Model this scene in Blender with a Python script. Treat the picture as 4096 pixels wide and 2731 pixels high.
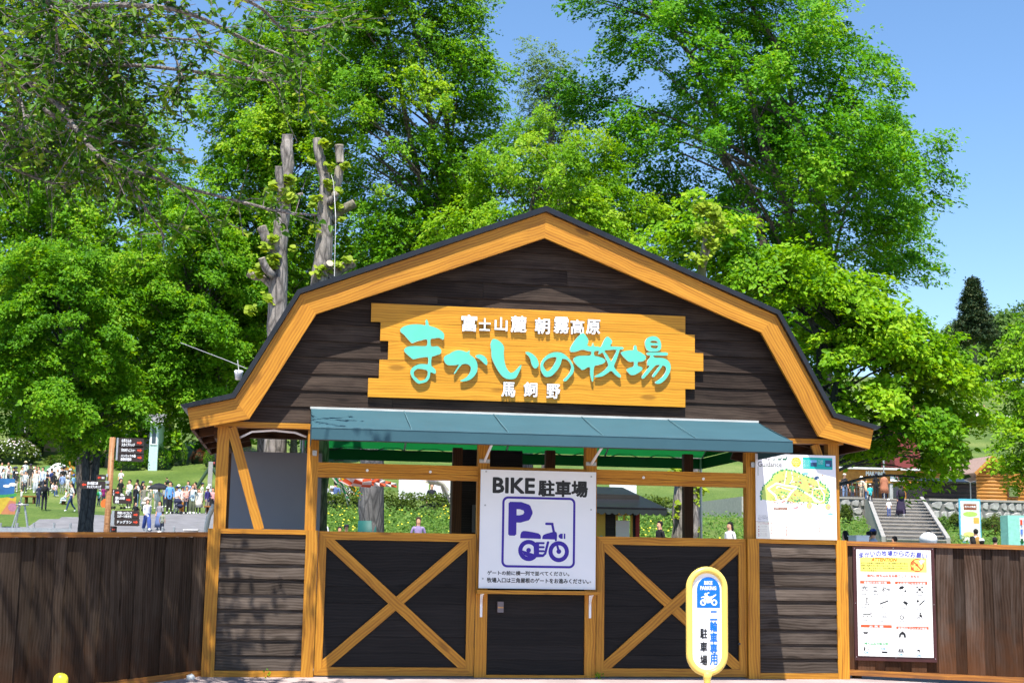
import bpy, bmesh, math, random
import numpy as np
from mathutils import Matrix, Vector

# ------------------------------------------------------------------ clear
for _o in list(bpy.data.objects):
    bpy.data.objects.remove(_o)
SC = bpy.context.scene
COL = SC.collection
rng = np.random.default_rng(7)
random.seed(7)

# ------------------------------------------------------------------ camera (fitted to the gate's verticals and horizontals)
YAW, PITCH, ROLL = (math.radians(a) for a in (8.63, 8.74, 0.92))
CAMP = np.array([0.0, -13.5, 1.13])
PW, PH = 4096.0, 2731.0                      # pixel frame used when measuring real positions
FPX = PW * 50.0 / 36.0
_cy, _sy, _cp, _sp, _cr, _sr = math.cos(YAW), math.sin(YAW), math.cos(PITCH), math.sin(PITCH), math.cos(ROLL), math.sin(ROLL)
FW = np.array([_sy * _cp, _cy * _cp, _sp])
_r0 = np.array([_cy, -_sy, 0.0]); _u0 = np.cross(_r0, FW)
RT = _cr * _r0 + _sr * _u0
UP = -_sr * _r0 + _cr * _u0
cam_d = bpy.data.cameras.new('camera'); cam = bpy.data.objects.new('camera', cam_d); COL.objects.link(cam)
cam_d.lens = 50; cam_d.sensor_width = 36; cam_d.clip_end = 5000; cam_d.clip_start = 0.05
cam.matrix_world = Matrix(((RT[0], UP[0], -FW[0], CAMP[0]), (RT[1], UP[1], -FW[1], CAMP[1]), (RT[2], UP[2], -FW[2], CAMP[2]), (0, 0, 0, 1)))
cam_d.dof.use_dof = True; cam_d.dof.focus_distance = 14.0; cam_d.dof.aperture_fstop = 9.0
SC.camera = cam

# ------------------------------------------------------------------ sky, sun, exposure
SUN_L = Vector((0.26, 1.0, -2.25)).normalized()          # direction the light travels
SUN_EL = math.asin(-SUN_L.z)
wd = bpy.data.worlds.new('World'); SC.world = wd; wd.use_nodes = True
_nt = wd.node_tree; _bg = _nt.nodes['Background']
_sky = _nt.nodes.new('ShaderNodeTexSky'); _sky.sky_type = 'NISHITA'; _sky.sun_disc = False
_sky.sun_elevation = SUN_EL
_sky.sun_rotation = math.atan2(-SUN_L.x, -SUN_L.y)
_sky.air_density = 1.0; _sky.dust_density = 0.1; _sky.ozone_density = 1.7; _sky.altitude = 700
_hs = _nt.nodes.new('ShaderNodeHueSaturation'); _hs.inputs['Saturation'].default_value = 1.13; _nt.links.new(_sky.outputs[0], _hs.inputs['Color']); _nt.links.new(_hs.outputs[0], _bg.inputs[0]); _bg.inputs[1].default_value = 0.125
sun_d = bpy.data.lights.new('sun', 'SUN'); sun_d.energy = 5.0; sun_d.angle = math.radians(0.53); sun_d.color = (1.0, 0.955, 0.88)
sun = bpy.data.objects.new('sun', sun_d); COL.objects.link(sun)
sun.rotation_euler = SUN_L.to_track_quat('-Z', 'Y').to_euler(); sun.location = (-6, -20, 40)
SC.view_settings.view_transform = 'Standard'; SC.view_settings.look = 'None'
SC.view_settings.exposure = 0.9; SC.view_settings.gamma = 1.0; SC.view_settings.use_curve_mapping = False
SC.render.engine = 'CYCLES'
SC.cycles.max_bounces = 5; SC.cycles.diffuse_bounces = 4; SC.cycles.glossy_bounces = 2; SC.cycles.transmission_bounces = 3
SC.cycles.transparent_max_bounces = 8; SC.cycles.sample_clamp_indirect = 6.0
SC.cycles.use_denoising = True; SC.cycles.use_light_tree = False; SC.cycles.use_adaptive_sampling = True; SC.cycles.adaptive_threshold = 0.02
SC.cycles.caustics_reflective = False; SC.cycles.caustics_refractive = False

# ------------------------------------------------------------------ measuring helpers
def ray(x, y):
    return FW * FPX + RT * (x - PW / 2) - UP * (y - PH / 2)
def A(x, y, Y=0.0):
    """point of the place seen at photo pixel (x, y) standing Y metres behind the gate front"""
    d = ray(x, y); return CAMP + d * ((Y - CAMP[1]) / d[1])
def px_of(p):
    d = np.asarray(p, float) - CAMP; z = d @ FW
    return PW / 2 + FPX * (d @ RT) / z, PH / 2 - FPX * (d @ UP) / z
K = 1.7415                                    # 2352-wide view -> 4096-wide photo
def D(x, y, Y=0.0):
    return A(x * K, y * K, Y)

# ------------------------------------------------------------------ object helpers
WM = {}
def link(o, parent=None, world=None):
    COL.objects.link(o)
    M = Matrix(world) if world is not None else Matrix.Identity(4)
    WM[o.name] = M
    if parent is not None:
        o.parent = parent
        o.matrix_basis = WM[parent.name].inverted() @ M
    else:
        o.matrix_basis = M
    return o
def tag(o, label=None, cat=None, group=None, kind=None):
    if label: o['label'] = label
    if cat: o['category'] = cat
    if group: o['group'] = group
    if kind: o['kind'] = kind
    return o
def thing(name, label, cat, loc=(0, 0, 0), group=None, rz=0.0):
    o = bpy.data.objects.new(name, None); o.empty_display_size = 0.2
    link(o, None, Matrix.Translation(Vector(loc)) @ Matrix.Rotation(rz, 4, 'Z'))
    return tag(o, label, cat, group)

class MB:
    """collects shapes into one mesh"""
    def __init__(s): s.v = []; s.f = []; s.m = []
    def add(s, v, f, mi=0):
        b = len(s.v); s.v += [tuple(map(float, p)) for p in v]; s.f += [tuple(i + b for i in q) for q in f]; s.m += [mi] * len(f)
    def box(s, a, b, mi=0):
        x0, y0, z0 = a; x1, y1, z1 = b
        s.add([(x0, y0, z0), (x1, y0, z0), (x1, y1, z0), (x0, y1, z0), (x0, y0, z1), (x1, y0, z1), (x1, y1, z1), (x0, y1, z1)],
              [(0, 3, 2, 1), (4, 5, 6, 7), (0, 1, 5, 4), (1, 2, 6, 5), (2, 3, 7, 6), (3, 0, 4, 7)], mi)
    def prism(s, pts, y0, y1, mi=0, side=None):
        """polygon in x,z extruded along y (front is y0)"""
        n = len(pts)
        v = [(p[0], y0, p[1]) for p in pts] + [(p[0], y1, p[1]) for p in pts]
        s.add(v, [tuple(range(n)), tuple(range(2 * n - 1, n - 1, -1))], mi)
        b = len(s.v) - 2 * n
        for i in range(n):
            j = (i + 1) % n
            s.f.append((b + i, b + n + i, b + n + j, b + j)); s.m.append(mi if side is None else side)
    def tube(s, path, rad, seg=8, mi=0, cap=True):
        path = [Vector(p) for p in path]; n = len(path)
        if not hasattr(rad, '__len__'): rad = [rad] * n
        rings = []
        t0 = (path[1] - path[0]).normalized()
        ref = Vector((0, 0, 1)) if abs(t0.z) < 0.9 else Vector((1, 0, 0))
        b0 = len(s.v)
        for i, p in enumerate(path):
            t = (path[min(i + 1, n - 1)] - path[max(i - 1, 0)]).normalized()
            u = t.cross(ref).normalized(); w = u.cross(t)
            for k in range(seg):
                a = 2 * math.pi * k / seg
                s.v.append(tuple(p + (u * math.cos(a) + w * math.sin(a)) * rad[i]))
        for i in range(n - 1):
            for k in range(seg):
                a = b0 + i * seg + k; b = b0 + i * seg + (k + 1) % seg
                s.f.append((a, b, b + seg, a + seg)); s.m.append(mi)
        if cap:
            s.f.append(tuple(b0 + k for k in range(seg - 1, -1, -1))); s.m.append(mi)
            s.f.append(tuple(b0 + (n - 1) * seg + k for k in range(seg))); s.m.append(mi)
    def lathe(s, prof, c=(0, 0, 0), seg=16, mi=0):
        b0 = len(s.v)
        for r, z in prof:
            for k in range(seg):
                a = 2 * math.pi * k / seg
                s.v.append((c[0] + r * math.cos(a), c[1] + r * math.sin(a), c[2] + z))
        for i in range(len(prof) - 1):
            for k in range(seg):
                a = b0 + i * seg + k; b = b0 + i * seg + (k + 1) % seg
                s.f.append((a, b, b + seg, a + seg)); s.m.append(mi)
        s.f.append(tuple(b0 + k for k in range(seg - 1, -1, -1))); s.m.append(mi)
        s.f.append(tuple(b0 + (len(prof) - 1) * seg + k for k in range(seg))); s.m.append(mi)
    def ell(s, c, r, mi=0, nu=10, nv=6, jit=0.0):
        prof = []
        b0 = len(s.v)
        for i in range(nv + 1):
            th = math.pi * i / nv
            for k in range(nu):
                ph = 2 * math.pi * k / nu
                q = 1 + jit * (random.random() - .5)
                s.v.append((c[0] + r[0] * q * math.sin(th) * math.cos(ph), c[1] + r[1] * q * math.sin(th) * math.sin(ph), c[2] - r[2] * q * math.cos(th)))
        for i in range(nv):
            for k in range(nu):
                a = b0 + i * nu + k; b = b0 + i * nu + (k + 1) % nu
                s.f.append((a, b, b + nu, a + nu)); s.m.append(mi)
    def mesh(s, name, mats):
        me = bpy.data.meshes.new(name)
        me.from_pydata(s.v, [], s.f)
        for m in (mats if isinstance(mats, (list, tuple)) else [mats]): me.materials.append(m)
        if any(s.m): me.polygons.foreach_set('material_index', s.m)
        me.update(); return me
    def build(s, name, mats, parent=None, smooth=False, world=None, origin=None):
        """verts are world coordinates; origin moves the object's own origin there"""
        me = s.mesh(name, mats)
        M = Matrix(world) if world is not None else (Matrix.Translation(Vector(origin)) if origin is not None else Matrix.Identity(4))
        if parent is not None and world is None and origin is None:
            M = Matrix.Translation(WM[parent.name].to_translation())
        if world is None: me.transform(M.inverted())
        if smooth: me.polygons.foreach_set('use_smooth', [True] * len(me.polygons))
        o = bpy.data.objects.new(name, me)
        return link(o, parent, M)

def frame(a, b, n):
    """world matrix with X along a->b, Z along n"""
    a = Vector(a); x = (Vector(b) - a).normalized(); z = Vector(n); z = (z - x * z.dot(x)).normalized(); y = z.cross(x)
    return Matrix(((x.x, y.x, z.x, a.x), (x.y, y.y, z.y, a.y), (x.z, y.z, z.z, a.z), (0, 0, 0, 1)))
def plank(name, mt, parent, a, b, w, t, n=(0, -1, 0)):
    """board from a to b (centre line on its back face), w wide, t thick towards n; grain along its own X"""
    M = frame(a, b, n); L = (Vector(b) - Vector(a)).length
    m = MB(); m.box((0, -w / 2, 0), (L, w / 2, t))
    return m.build(name, mt, parent, world=M)
def poly_plank(name, mt, parent, pts, y0, y1, along=(1, 0)):
    """polygon in facade x,z with thickness y0..y1 whose grain runs along direction 'along'"""
    a = Vector((pts[0][0], y0, pts[0][1])); M = frame(a, a + Vector((along[0], 0, along[1])), (0, -1, 0)); I = M.inverted()
    m = MB(); m.prism(pts, y0, y1)
    m.v = [tuple(I @ Vector(p)) for p in m.v]
    return m.build(name, mt, parent, world=M)
def chaikin(p, n=1):
    for _ in range(n):
        q = []
        for i in range(len(p)):
            a, b = p[i], p[(i + 1) % len(p)]
            q += [(a[0] * .75 + b[0] * .25, a[1] * .75 + b[1] * .25), (a[0] * .25 + b[0] * .75, a[1] * .25 + b[1] * .75)]
        p = q
    return p
def outline_mesh(loops, extrude):
    """flat shape from closed loops (holes too), in local x,y, thickness +-extrude in z -> (verts, faces)"""
    cu = bpy.data.curves.new('tmp', 'CURVE'); cu.dimensions = '2D'; cu.fill_mode = 'BOTH'; cu.extrude = extrude
    for lp in loops:
        sp = cu.splines.new('POLY'); sp.points.add(len(lp) - 1)
        for i, p in enumerate(lp): sp.points[i].co = (p[0], p[1], 0, 1)
        sp.use_cyclic_u = True
    return _eval_curve(cu)
def _eval_curve(cu):
    o = bpy.data.objects.new('tmp', cu); COL.objects.link(o)
    dg = bpy.context.evaluated_depsgraph_get(); dg.update()
    me = bpy.data.meshes.new_from_object(o.evaluated_get(dg))
    v = [tuple(x.co) for x in me.vertices]; f = [tuple(p.vertices) for p in me.polygons]
    bpy.data.objects.remove(o); bpy.data.curves.remove(cu); bpy.data.meshes.remove(me)
    return v, f
_TXT = {}
def text_mesh(body, bold=0.0, extrude=0.0, shear=0.0):
    key = (body, bold, extrude, shear)
    if key not in _TXT:
        cu = bpy.data.curves.new('tmp', 'FONT'); cu.body = body; cu.size = 1; cu.offset = bold; cu.extrude = extrude; cu.fill_mode = 'BOTH' if extrude else 'FRONT'; cu.shear = shear
        cu.resolution_u = 2
        _TXT[key] = _eval_curve(cu)
    return _TXT[key]
def put_text(m, body, M, x, y, w=None, h=None, bold=0.0, mi=0, z=0.0, shear=0.0, extrude=0.0, rot=0.0, fat=0.0):
    """text box with lower-left (x, y), scaled to width w and/or height h in the plane M (x right, y up, z out)"""
    v, f = text_mesh(body, bold, extrude, shear)
    if not v: return
    xs = [p[0] for p in v]; ys = [p[1] for p in v]
    sw, sh = max(xs) - min(xs), max(ys) - min(ys)
    kx = (w / sw) if w else (h / sh); ky = (h / sh) if h else kx
    c, s = math.cos(rot), math.sin(rot)
    out = []
    for p in v:
        qx, qy = (p[0] - min(xs)) * kx, (p[1] - min(ys)) * ky
        out.append(tuple(M @ Vector((x + qx * c - qy * s, y + qx * s + qy * c, z + p[2] * ky))))
    if not fat: m.add(out, f, mi); return
    b = fat * (h or kx)                       # heavier strokes: the same glyph laid several times a hair apart
    nn = 8 if b > .0012 else 4
    for i in range(nn + 1):
        a = 2 * math.pi * (i + .5) / nn; dx, dy = (0, 0) if i == nn else (b * math.cos(a), b * math.sin(a))
        dv = (M.to_3x3() @ Vector((dx, dy, i * .00012)))
        m.add([(p[0] + dv.x, p[1] + dv.y, p[2] + dv.z) for p in out], f, mi)
def plane_M(org, ux=(1, 0, 0), n=(0, -1, 0)):
    return frame(org, Vector(org) + Vector(ux), n)
def flat(m, M, pts, z, mi=0):
    m.add([tuple(M @ Vector((p[0], p[1], z))) for p in pts], [tuple(range(len(pts)))], mi)
def rectp(x0, y0, x1, y1): return [(x0, y0), (x1, y0), (x1, y1), (x0, y1)]
def circ(cx, cy, r, n=20, ry=None): return [(cx + r * math.cos(2 * math.pi * i / n), cy + (ry or r) * math.sin(2 * math.pi * i / n)) for i in range(n)]
def ring(m, M, cx, cy, r0, r1, z, mi=0, n=28, a0=0, a1=2 * math.pi):
    for i in range(n):
        a = a0 + (a1 - a0) * i / n; b = a0 + (a1 - a0) * (i + 1) / n
        flat(m, M, [(cx + r0 * math.cos(a), cy + r0 * math.sin(a)), (cx + r1 * math.cos(a), cy + r1 * math.sin(a)), (cx + r1 * math.cos(b), cy + r1 * math.sin(b)), (cx + r0 * math.cos(b), cy + r0 * math.sin(b))], z, mi)
def bar(m, M, a, b, w, z, mi=0, capn=0):
    ax, ay = a; bx, by = b; l = math.hypot(bx - ax, by - ay); nx, ny = -(by - ay) / l * w / 2, (bx - ax) / l * w / 2
    flat(m, M, [(ax - nx, ay - ny), (bx - nx, by - ny), (bx + nx, by + ny), (ax + nx, ay + ny)], z, mi)
    if capn:
        flat(m, M, circ(ax, ay, w / 2, 12), z + 0.0001, mi); flat(m, M, circ(bx, by, w / 2, 12), z + 0.0001, mi)
def rrect(x0, y0, x1, y1, r, n=6):
    o = []
    for cx, cy, a in ((x1 - r, y0 + r, -90), (x1 - r, y1 - r, 0), (x0 + r, y1 - r, 90), (x0 + r, y0 + r, 180)):
        for i in range(n + 1):
            t = math.radians(a + 90 * i / n); o.append((cx + r * math.cos(t), cy + r * math.sin(t)))
    return o

# ------------------------------------------------------------------ materials
def srgb(r, g, b):
    f = lambda c: (c / 255 / 12.92) if c <= 10 else ((c / 255 + .055) / 1.055) ** 2.4
    return (f(r), f(g), f(b))
def newmat(name):
    m = bpy.data.materials.new(name); m.use_nodes = True
    return m, m.node_tree, m.node_tree.nodes, m.node_tree.nodes['Principled BSDF'], m.node_tree.links.new
def plain(name, col, rough=0.6, var=0.12, scale=6.0, metal=0.0, spec=0.4, bump=0.0, bscale=60.0):
    m, nt, N, B, L = newmat(name)
    tc = N.new('ShaderNodeTexCoord'); nz = N.new('ShaderNodeTexNoise'); nz.inputs['Scale'].default_value = scale; nz.inputs['Detail'].default_value = 5
    L(tc.outputs['Object'], nz.inputs['Vector'])
    mp = N.new('ShaderNodeMapRange'); mp.inputs[1].default_value = .3; mp.inputs[2].default_value = .7; mp.inputs[3].default_value = 1 - var; mp.inputs[4].default_value = 1 + var
    L(nz.outputs['Fac'], mp.inputs[0])
    hs = N.new('ShaderNodeHueSaturation'); hs.inputs['Color'].default_value = (*col, 1); L(mp.outputs[0], hs.inputs['Value'])
    L(hs.outputs[0], B.inputs['Base Color'])
    B.inputs['Roughness'].default_value = rough; B.inputs['Metallic'].default_value = metal; B.inputs['Specular IOR Level'].default_value = spec
    if bump:
        n2 = N.new('ShaderNodeTexNoise'); n2.inputs['Scale'].default_value = bscale; n2.inputs['Detail'].default_value = 4; L(tc.outputs['Object'], n2.inputs['Vector'])
        bp = N.new('ShaderNodeBump'); bp.inputs['Strength'].default_value = bump; bp.inputs['Distance'].default_value = .01
        L(n2.outputs['Fac'], bp.inputs['Height']); L(bp.outputs[0], B.inputs['Normal'])
    return m
def ramp(N, stops):
    r = N.new('ShaderNodeValToRGB'); e = r.color_ramp.elements
    while len(e) < len(stops): e.new(0.5)
    for i, (p, c) in enumerate(stops): e[i].position = p; e[i].color = (*c, 1)
    return r
def wood(name, dark, mid, light, rough=0.55, grain=1.0, wear=None, wearamt=0.0, knots=True, rnd=0.18, bump=0.35, spec=0.3, foot=None):
    """grain along object X"""
    m, nt, N, B, L = newmat(name)
    tc = N.new('ShaderNodeTexCoord'); oi = N.new('ShaderNodeObjectInfo')
    ofs = N.new('ShaderNodeVectorMath'); ofs.operation = 'MULTIPLY_ADD'
    cmb = N.new('ShaderNodeCombineXYZ')
    for i, k in enumerate((37.0, 11.0, 23.0)):
        q = N.new('ShaderNodeMath'); q.operation = 'MULTIPLY'; q.inputs[1].default_value = k; L(oi.outputs['Random'], q.inputs[0]); L(q.outputs[0], cmb.inputs[i])
    ad = N.new('ShaderNodeVectorMath'); ad.operation = 'ADD'; L(tc.outputs['Object'], ad.inputs[0]); L(cmb.outputs[0], ad.inputs[1])
    warp = N.new('ShaderNodeTexNoise'); warp.inputs['Scale'].default_value = 1.6; warp.inputs['Detail'].default_value = 2; L(ad.outputs[0], warp.inputs['Vector'])
    wv = N.new('ShaderNodeVectorMath'); wv.operation = 'MULTIPLY_ADD'; wv.inputs[1].default_value = (.10, .10, .10)
    L(warp.outputs['Color'], wv.inputs[0]); L(ad.outputs[0], wv.inputs[2])
    mp = N.new('ShaderNodeMapping'); mp.inputs['Scale'].default_value = (1.1 * grain, 26 * grain, 26 * grain); L(wv.outputs[0], mp.inputs['Vector'])
    g1 = N.new('ShaderNodeTexNoise'); g1.inputs['Scale'].default_value = 1.0; g1.inputs['Detail'].default_value = 7; g1.inputs['Roughness'].default_value = .6; L(mp.outputs[0], g1.inputs['Vector'])
    mp2 = N.new('ShaderNodeMapping'); mp2.inputs['Scale'].default_value = (.7 * grain, 9 * grain, 9 * grain); L(wv.outputs[0], mp2.inputs['Vector'])
    wa = N.new('ShaderNodeTexWave'); wa.wave_type = 'BANDS'; wa.bands_direction = 'Y'; wa.inputs['Scale'].default_value = 1.3; wa.inputs['Distortion'].default_value = 3.0; wa.inputs['Detail'].default_value = 2.5; wa.inputs['Detail Scale'].default_value = .6; L(mp2.outputs[0], wa.inputs['Vector'])
    mx = N.new('ShaderNodeMath'); mx.operation = 'MULTIPLY_ADD'; mx.inputs[1].default_value = .20; L(wa.outputs['Fac'], mx.inputs[0])
    sc = N.new('ShaderNodeMath'); sc.operation = 'MULTIPLY'; sc.inputs[1].default_value = .82; L(g1.outputs['Fac'], sc.inputs[0]); L(sc.outputs[0], mx.inputs[2])
    cr = ramp(N, [(.25, dark), (.5, mid), (.78, light)]); L(mx.outputs[0], cr.inputs[0])
    col = cr.outputs[0]
    if knots:
        vo = N.new('ShaderNodeTexVoronoi'); vo.inputs['Scale'].default_value = 1.0
        mk = N.new('ShaderNodeMapping'); mk.inputs['Scale'].default_value = (1.7, 5.0, 5.0); L(ad.outputs[0], mk.inputs['Vector']); L(mk.outputs[0], vo.inputs['Vector'])
        kr = ramp(N, [(0.0, (1, 1, 1)), (.10, (1, 1, 1)), (.17, (0, 0, 0))]); L(vo.outputs['Distance'], kr.inputs[0])
        kf = N.new('ShaderNodeMath'); kf.operation = 'MULTIPLY'; kf.inputs[1].default_value = .6; L(kr.outputs[0], kf.inputs[0])
        mxk = N.new('ShaderNodeMixRGB'); mxk.inputs['Color2'].default_value = (*[c * .45 for c in dark], 1); L(kf.outputs[0], mxk.inputs['Fac']); L(col, mxk.inputs['Color1']); col = mxk.outputs[0]
    if wear:
        wn = N.new('ShaderNodeTexNoise'); wn.inputs['Scale'].default_value = 2.2; wn.inputs['Detail'].default_value = 6; wn.inputs['Roughness'].default_value = .65
        mw = N.new('ShaderNodeMapping'); mw.inputs['Scale'].default_value = (.8, 3.5, 3.5); L(ad.outputs[0], mw.inputs['Vector']); L(mw.outputs[0], wn.inputs['Vector'])
        wr = ramp(N, [(.45, (0, 0, 0)), (.75, (1, 1, 1))]); L(wn.outputs['Fac'], wr.inputs[0])
        wm = N.new('ShaderNodeMath'); wm.operation = 'MULTIPLY'; wm.inputs[1].default_value = wearamt; L(wr.outputs[0], wm.inputs[0])
        mxw = N.new('ShaderNodeMixRGB'); mxw.inputs['Color2'].default_value = (*wear, 1); L(wm.outputs[0], mxw.inputs['Fac']); L(col, mxw.inputs['Color1']); col = mxw.outputs[0]
    if foot:      # worn stain near the ground end: stain colour, height
        sx = N.new('ShaderNodeSeparateXYZ'); L(tc.outputs['Object'], sx.inputs[0])
        fn = N.new('ShaderNodeTexNoise'); fn.inputs['Scale'].default_value = 9; fn.inputs['Detail'].default_value = 5; L(ad.outputs[0], fn.inputs['Vector'])
        fa = N.new('ShaderNodeMath'); fa.operation = 'MULTIPLY_ADD'; fa.inputs[1].default_value = .8; L(fn.outputs['Fac'], fa.inputs[0]); L(sx.outputs['X'], fa.inputs[2])
        fr = N.new('ShaderNodeMapRange'); fr.inputs[1].default_value = foot[1] + .62; fr.inputs[2].default_value = foot[1] + .02; fr.inputs[3].default_value = 0; fr.inputs[4].default_value = .75; L(fa.outputs[0], fr.inputs[0])
        mf = N.new('ShaderNodeMixRGB'); mf.inputs['Color2'].default_value = (*foot[0], 1); L(fr.outputs[0], mf.inputs['Fac']); L(col, mf.inputs['Color1']); col = mf.outputs[0]
    hs = N.new('ShaderNodeHueSaturation'); L(col, hs.inputs['Color'])
    rv = N.new('ShaderNodeMapRange'); rv.inputs[3].default_value = 1 - rnd; rv.inputs[4].default_value = 1 + rnd; L(oi.outputs['Random'], rv.inputs[0]); L(rv.outputs[0], hs.inputs['Value'])
    L(hs.outputs[0], B.inputs['Base Color'])
    B.inputs['Roughness'].default_value = rough; B.inputs['Specular IOR Level'].default_value = spec
    bp = N.new('ShaderNodeBump'); bp.inputs['Strength'].default_value = bump; bp.inputs['Distance'].default_value = .004; L(mx.outputs[0], bp.inputs['Height']); L(bp.outputs[0], B.inputs['Normal'])
    return m
def leafmat(name, c1, c2, c3, trans=0.45, rough=0.5):
    """leaf colours vary leaf by leaf through the mesh attribute 'tint'; light passes through"""
    m, nt, N, B, L = newmat(name)
    at = N.new('ShaderNodeAttribute'); at.attribute_name = 'tint'
    cr = ramp(N, [(0.0, c1), (.55, c2), (1.0, c3)]); L(at.outputs['Fac'], cr.inputs[0])
    L(cr.outputs[0], B.inputs['Base Color']); B.inputs['Roughness'].default_value = rough; B.inputs['Specular IOR Level'].default_value = .14
    tr = N.new('ShaderNodeBsdfTranslucent'); hs = N.new('ShaderNodeHueSaturation'); hs.inputs['Value'].default_value = 1.15; hs.inputs['Hue'].default_value = .488; hs.inputs['Saturation'].default_value = 1.1
    L(cr.outputs[0], hs.inputs['Color']); L(hs.outputs[0], tr.inputs['Color'])
    mx = N.new('ShaderNodeMixShader'); mx.inputs[0].default_value = trans
    L(B.outputs[0], mx.inputs[1]); L(tr.outputs[0], mx.inputs[2]); L(mx.outputs[0], N['Material Output'].inputs['Surface'])
    return m
def barkmat(name, c1, c2, scale=6.0, stretch=0.25, bump=.8, moss=None):
    m, nt, N, B, L = newmat(name)
    tc = N.new('ShaderNodeTexCoord'); mp = N.new('ShaderNodeMapping'); mp.inputs['Scale'].default_value = (scale, scale, scale * stretch); L(tc.outputs['Object'], mp.inputs['Vector'])
    nz = N.new('ShaderNodeTexNoise'); nz.inputs['Scale'].default_value = 2.2; nz.inputs['Detail'].default_value = 8; nz.inputs['Roughness'].default_value = .7; nz.inputs['Distortion'].default_value = .6; L(mp.outputs[0], nz.inputs['Vector'])
    vo = N.new('ShaderNodeTexVoronoi'); vo.feature = 'DISTANCE_TO_EDGE'; vo.inputs['Scale'].default_value = 2.6; L(mp.outputs[0], vo.inputs['Vector'])
    vr = ramp(N, [(0, (0, 0, 0)), (.16, (1, 1, 1))]); L(vo.outputs['Distance'], vr.inputs[0])
    mu = N.new('ShaderNodeMath'); mu.operation = 'MULTIPLY'; L(nz.outputs['Fac'], mu.inputs[0])
    a2 = N.new('ShaderNodeMath'); a2.operation = 'MULTIPLY_ADD'; a2.inputs[1].default_value = .45; a2.inputs[2].default_value = .6; L(vr.outputs[0], a2.inputs[0]); L(a2.outputs[0], mu.inputs[1])
    cr = ramp(N, [(.22, c1), (.62, c2)]); L(mu.outputs[0], cr.inputs[0]); col = cr.outputs[0]
    if moss:
        mn = N.new('ShaderNodeTexNoise'); mn.inputs['Scale'].default_value = 1.6; mn.inputs['Detail'].default_value = 6; L(tc.outputs['Object'], mn.inputs['Vector'])
        mr = ramp(N, [(.56, (0, 0, 0)), (.7, (1, 1, 1))]); L(mn.outputs['Fac'], mr.inputs[0])
        mm = N.new('ShaderNodeMixRGB'); mm.inputs['Color2'].default_value = (*moss, 1); L(mr.outputs[0], mm.inputs['Fac']); L(col, mm.inputs['Color1']); col = mm.outputs[0]
    L(col, B.inputs['Base Color']); B.inputs['Roughness'].default_value = .85; B.inputs['Specular IOR Level'].default_value = .15
    bp = N.new('ShaderNodeBump'); bp.inputs['Strength'].default_value = bump; bp.inputs['Distance'].default_value = .03; L(mu.outputs[0], bp.inputs['Height']); L(bp.outputs[0], B.inputs['Normal'])
    return m
def fabric_trans(name, col, trans=.5, rough=.6):
    m, nt, N, B, L = newmat(name)
    tc = N.new('ShaderNodeTexCoord'); nz = N.new('ShaderNodeTexNoise'); nz.inputs['Scale'].default_value = 3; nz.inputs['Detail'].default_value = 6; L(tc.outputs['Object'], nz.inputs['Vector'])
    hs = N.new('ShaderNodeHueSaturation'); hs.inputs['Color'].default_value = (*col, 1)
    mr = N.new('ShaderNodeMapRange'); mr.inputs[3].default_value = .85; mr.inputs[4].default_value = 1.15; L(nz.outputs['Fac'], mr.inputs[0]); L(mr.outputs[0], hs.inputs['Value'])
    L(hs.outputs[0], B.inputs['Base Color']); B.inputs['Roughness'].default_value = rough; B.inputs['Specular IOR Level'].default_value = .12
    tr = N.new('ShaderNodeBsdfTranslucent'); L(hs.outputs[0], tr.inputs['Color'])
    mx = N.new('ShaderNodeMixShader'); mx.inputs[0].default_value = trans; L(B.outputs[0], mx.inputs[1]); L(tr.outputs[0], mx.inputs[2]); L(mx.outputs[0], N['Material Output'].inputs['Surface'])
    return m

M_YEL = wood('stained_pine', (.25, .088, .008), (.46, .195, .016), (.58, .275, .030), rough=.5, knots=True, rnd=.13, wear=(.30, .115, .012), wearamt=.45, spec=.3)
M_YELSIGN = wood('sign_pine', (.40, .165, .010), (.56, .250, .016), (.68, .335, .030), rough=.45, rnd=.06, spec=.3)
M_RAIL = wood('weathered_rail', (.22, .075, .018), (.33, .125, .025), (.52, .22, .03), rough=.6, wear=(.08, .04, .025), wearamt=.8, rnd=.1)
M_DARK = wood('dark_siding', (.013, .009, .007), (.029, .019, .0145), (.058, .040, .031), rough=.65, wear=(.11, .080, .060), wearamt=.45, rnd=.28, bump=.6, spec=.12)
M_PANEL = wood('weathered_louvre', (.024, .017, .012), (.056, .042, .033), (.105, .084, .070), rough=.65, wear=(.17, .135, .11), wearamt=.5, rnd=.25, bump=.6, spec=.08)
M_DOOR = wood('black_stained_board', (.008, .007, .007), (.013, .011, .011), (.021, .018, .017), rough=.6, rnd=.2, bump=.4, spec=.15)
M_FENCE = wood('fence_board', (.021, .014, .009), (.044, .030, .021), (.074, .054, .040), rough=.7, wear=(.11, .082, .06), wearamt=.5, rnd=.35, bump=.6, foot=((.060, .026, .013), .30), spec=.05)
M_FENCER = wood('fence_board_brown', (.020, .012, .008), (.046, .027, .018), (.078, .053, .040), rough=.65, wear=(.13, .105, .09), wearamt=.45, rnd=.4, bump=.6, foot=((.085, .034, .014), .35), spec=.05)
M_SOFFIT = wood('soffit_wood', (.05, .022, .01), (.09, .04, .016), (.13, .06, .022), rough=.7)
M_ROOF = plain('charcoal_roof', (.012, .013, .018), .35, .25, 9, spec=.4)
M_AWN = fabric_trans('awning_cloth', srgb(60, 92, 102), .06, .85)
M_WHITE = plain('white_panel', (.80, .81, .84), .35, .03, 2)
M_WHITEP = plain('white_paint', (.85, .85, .85), .4, .04, 4)
M_GREYPANEL = plain('grey_board', (.24, .26, .32), .5, .06, 1.5)
M_STEEL = plain('galvanised_steel', (.42, .43, .44), .45, .15, 8, metal=.6)
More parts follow.
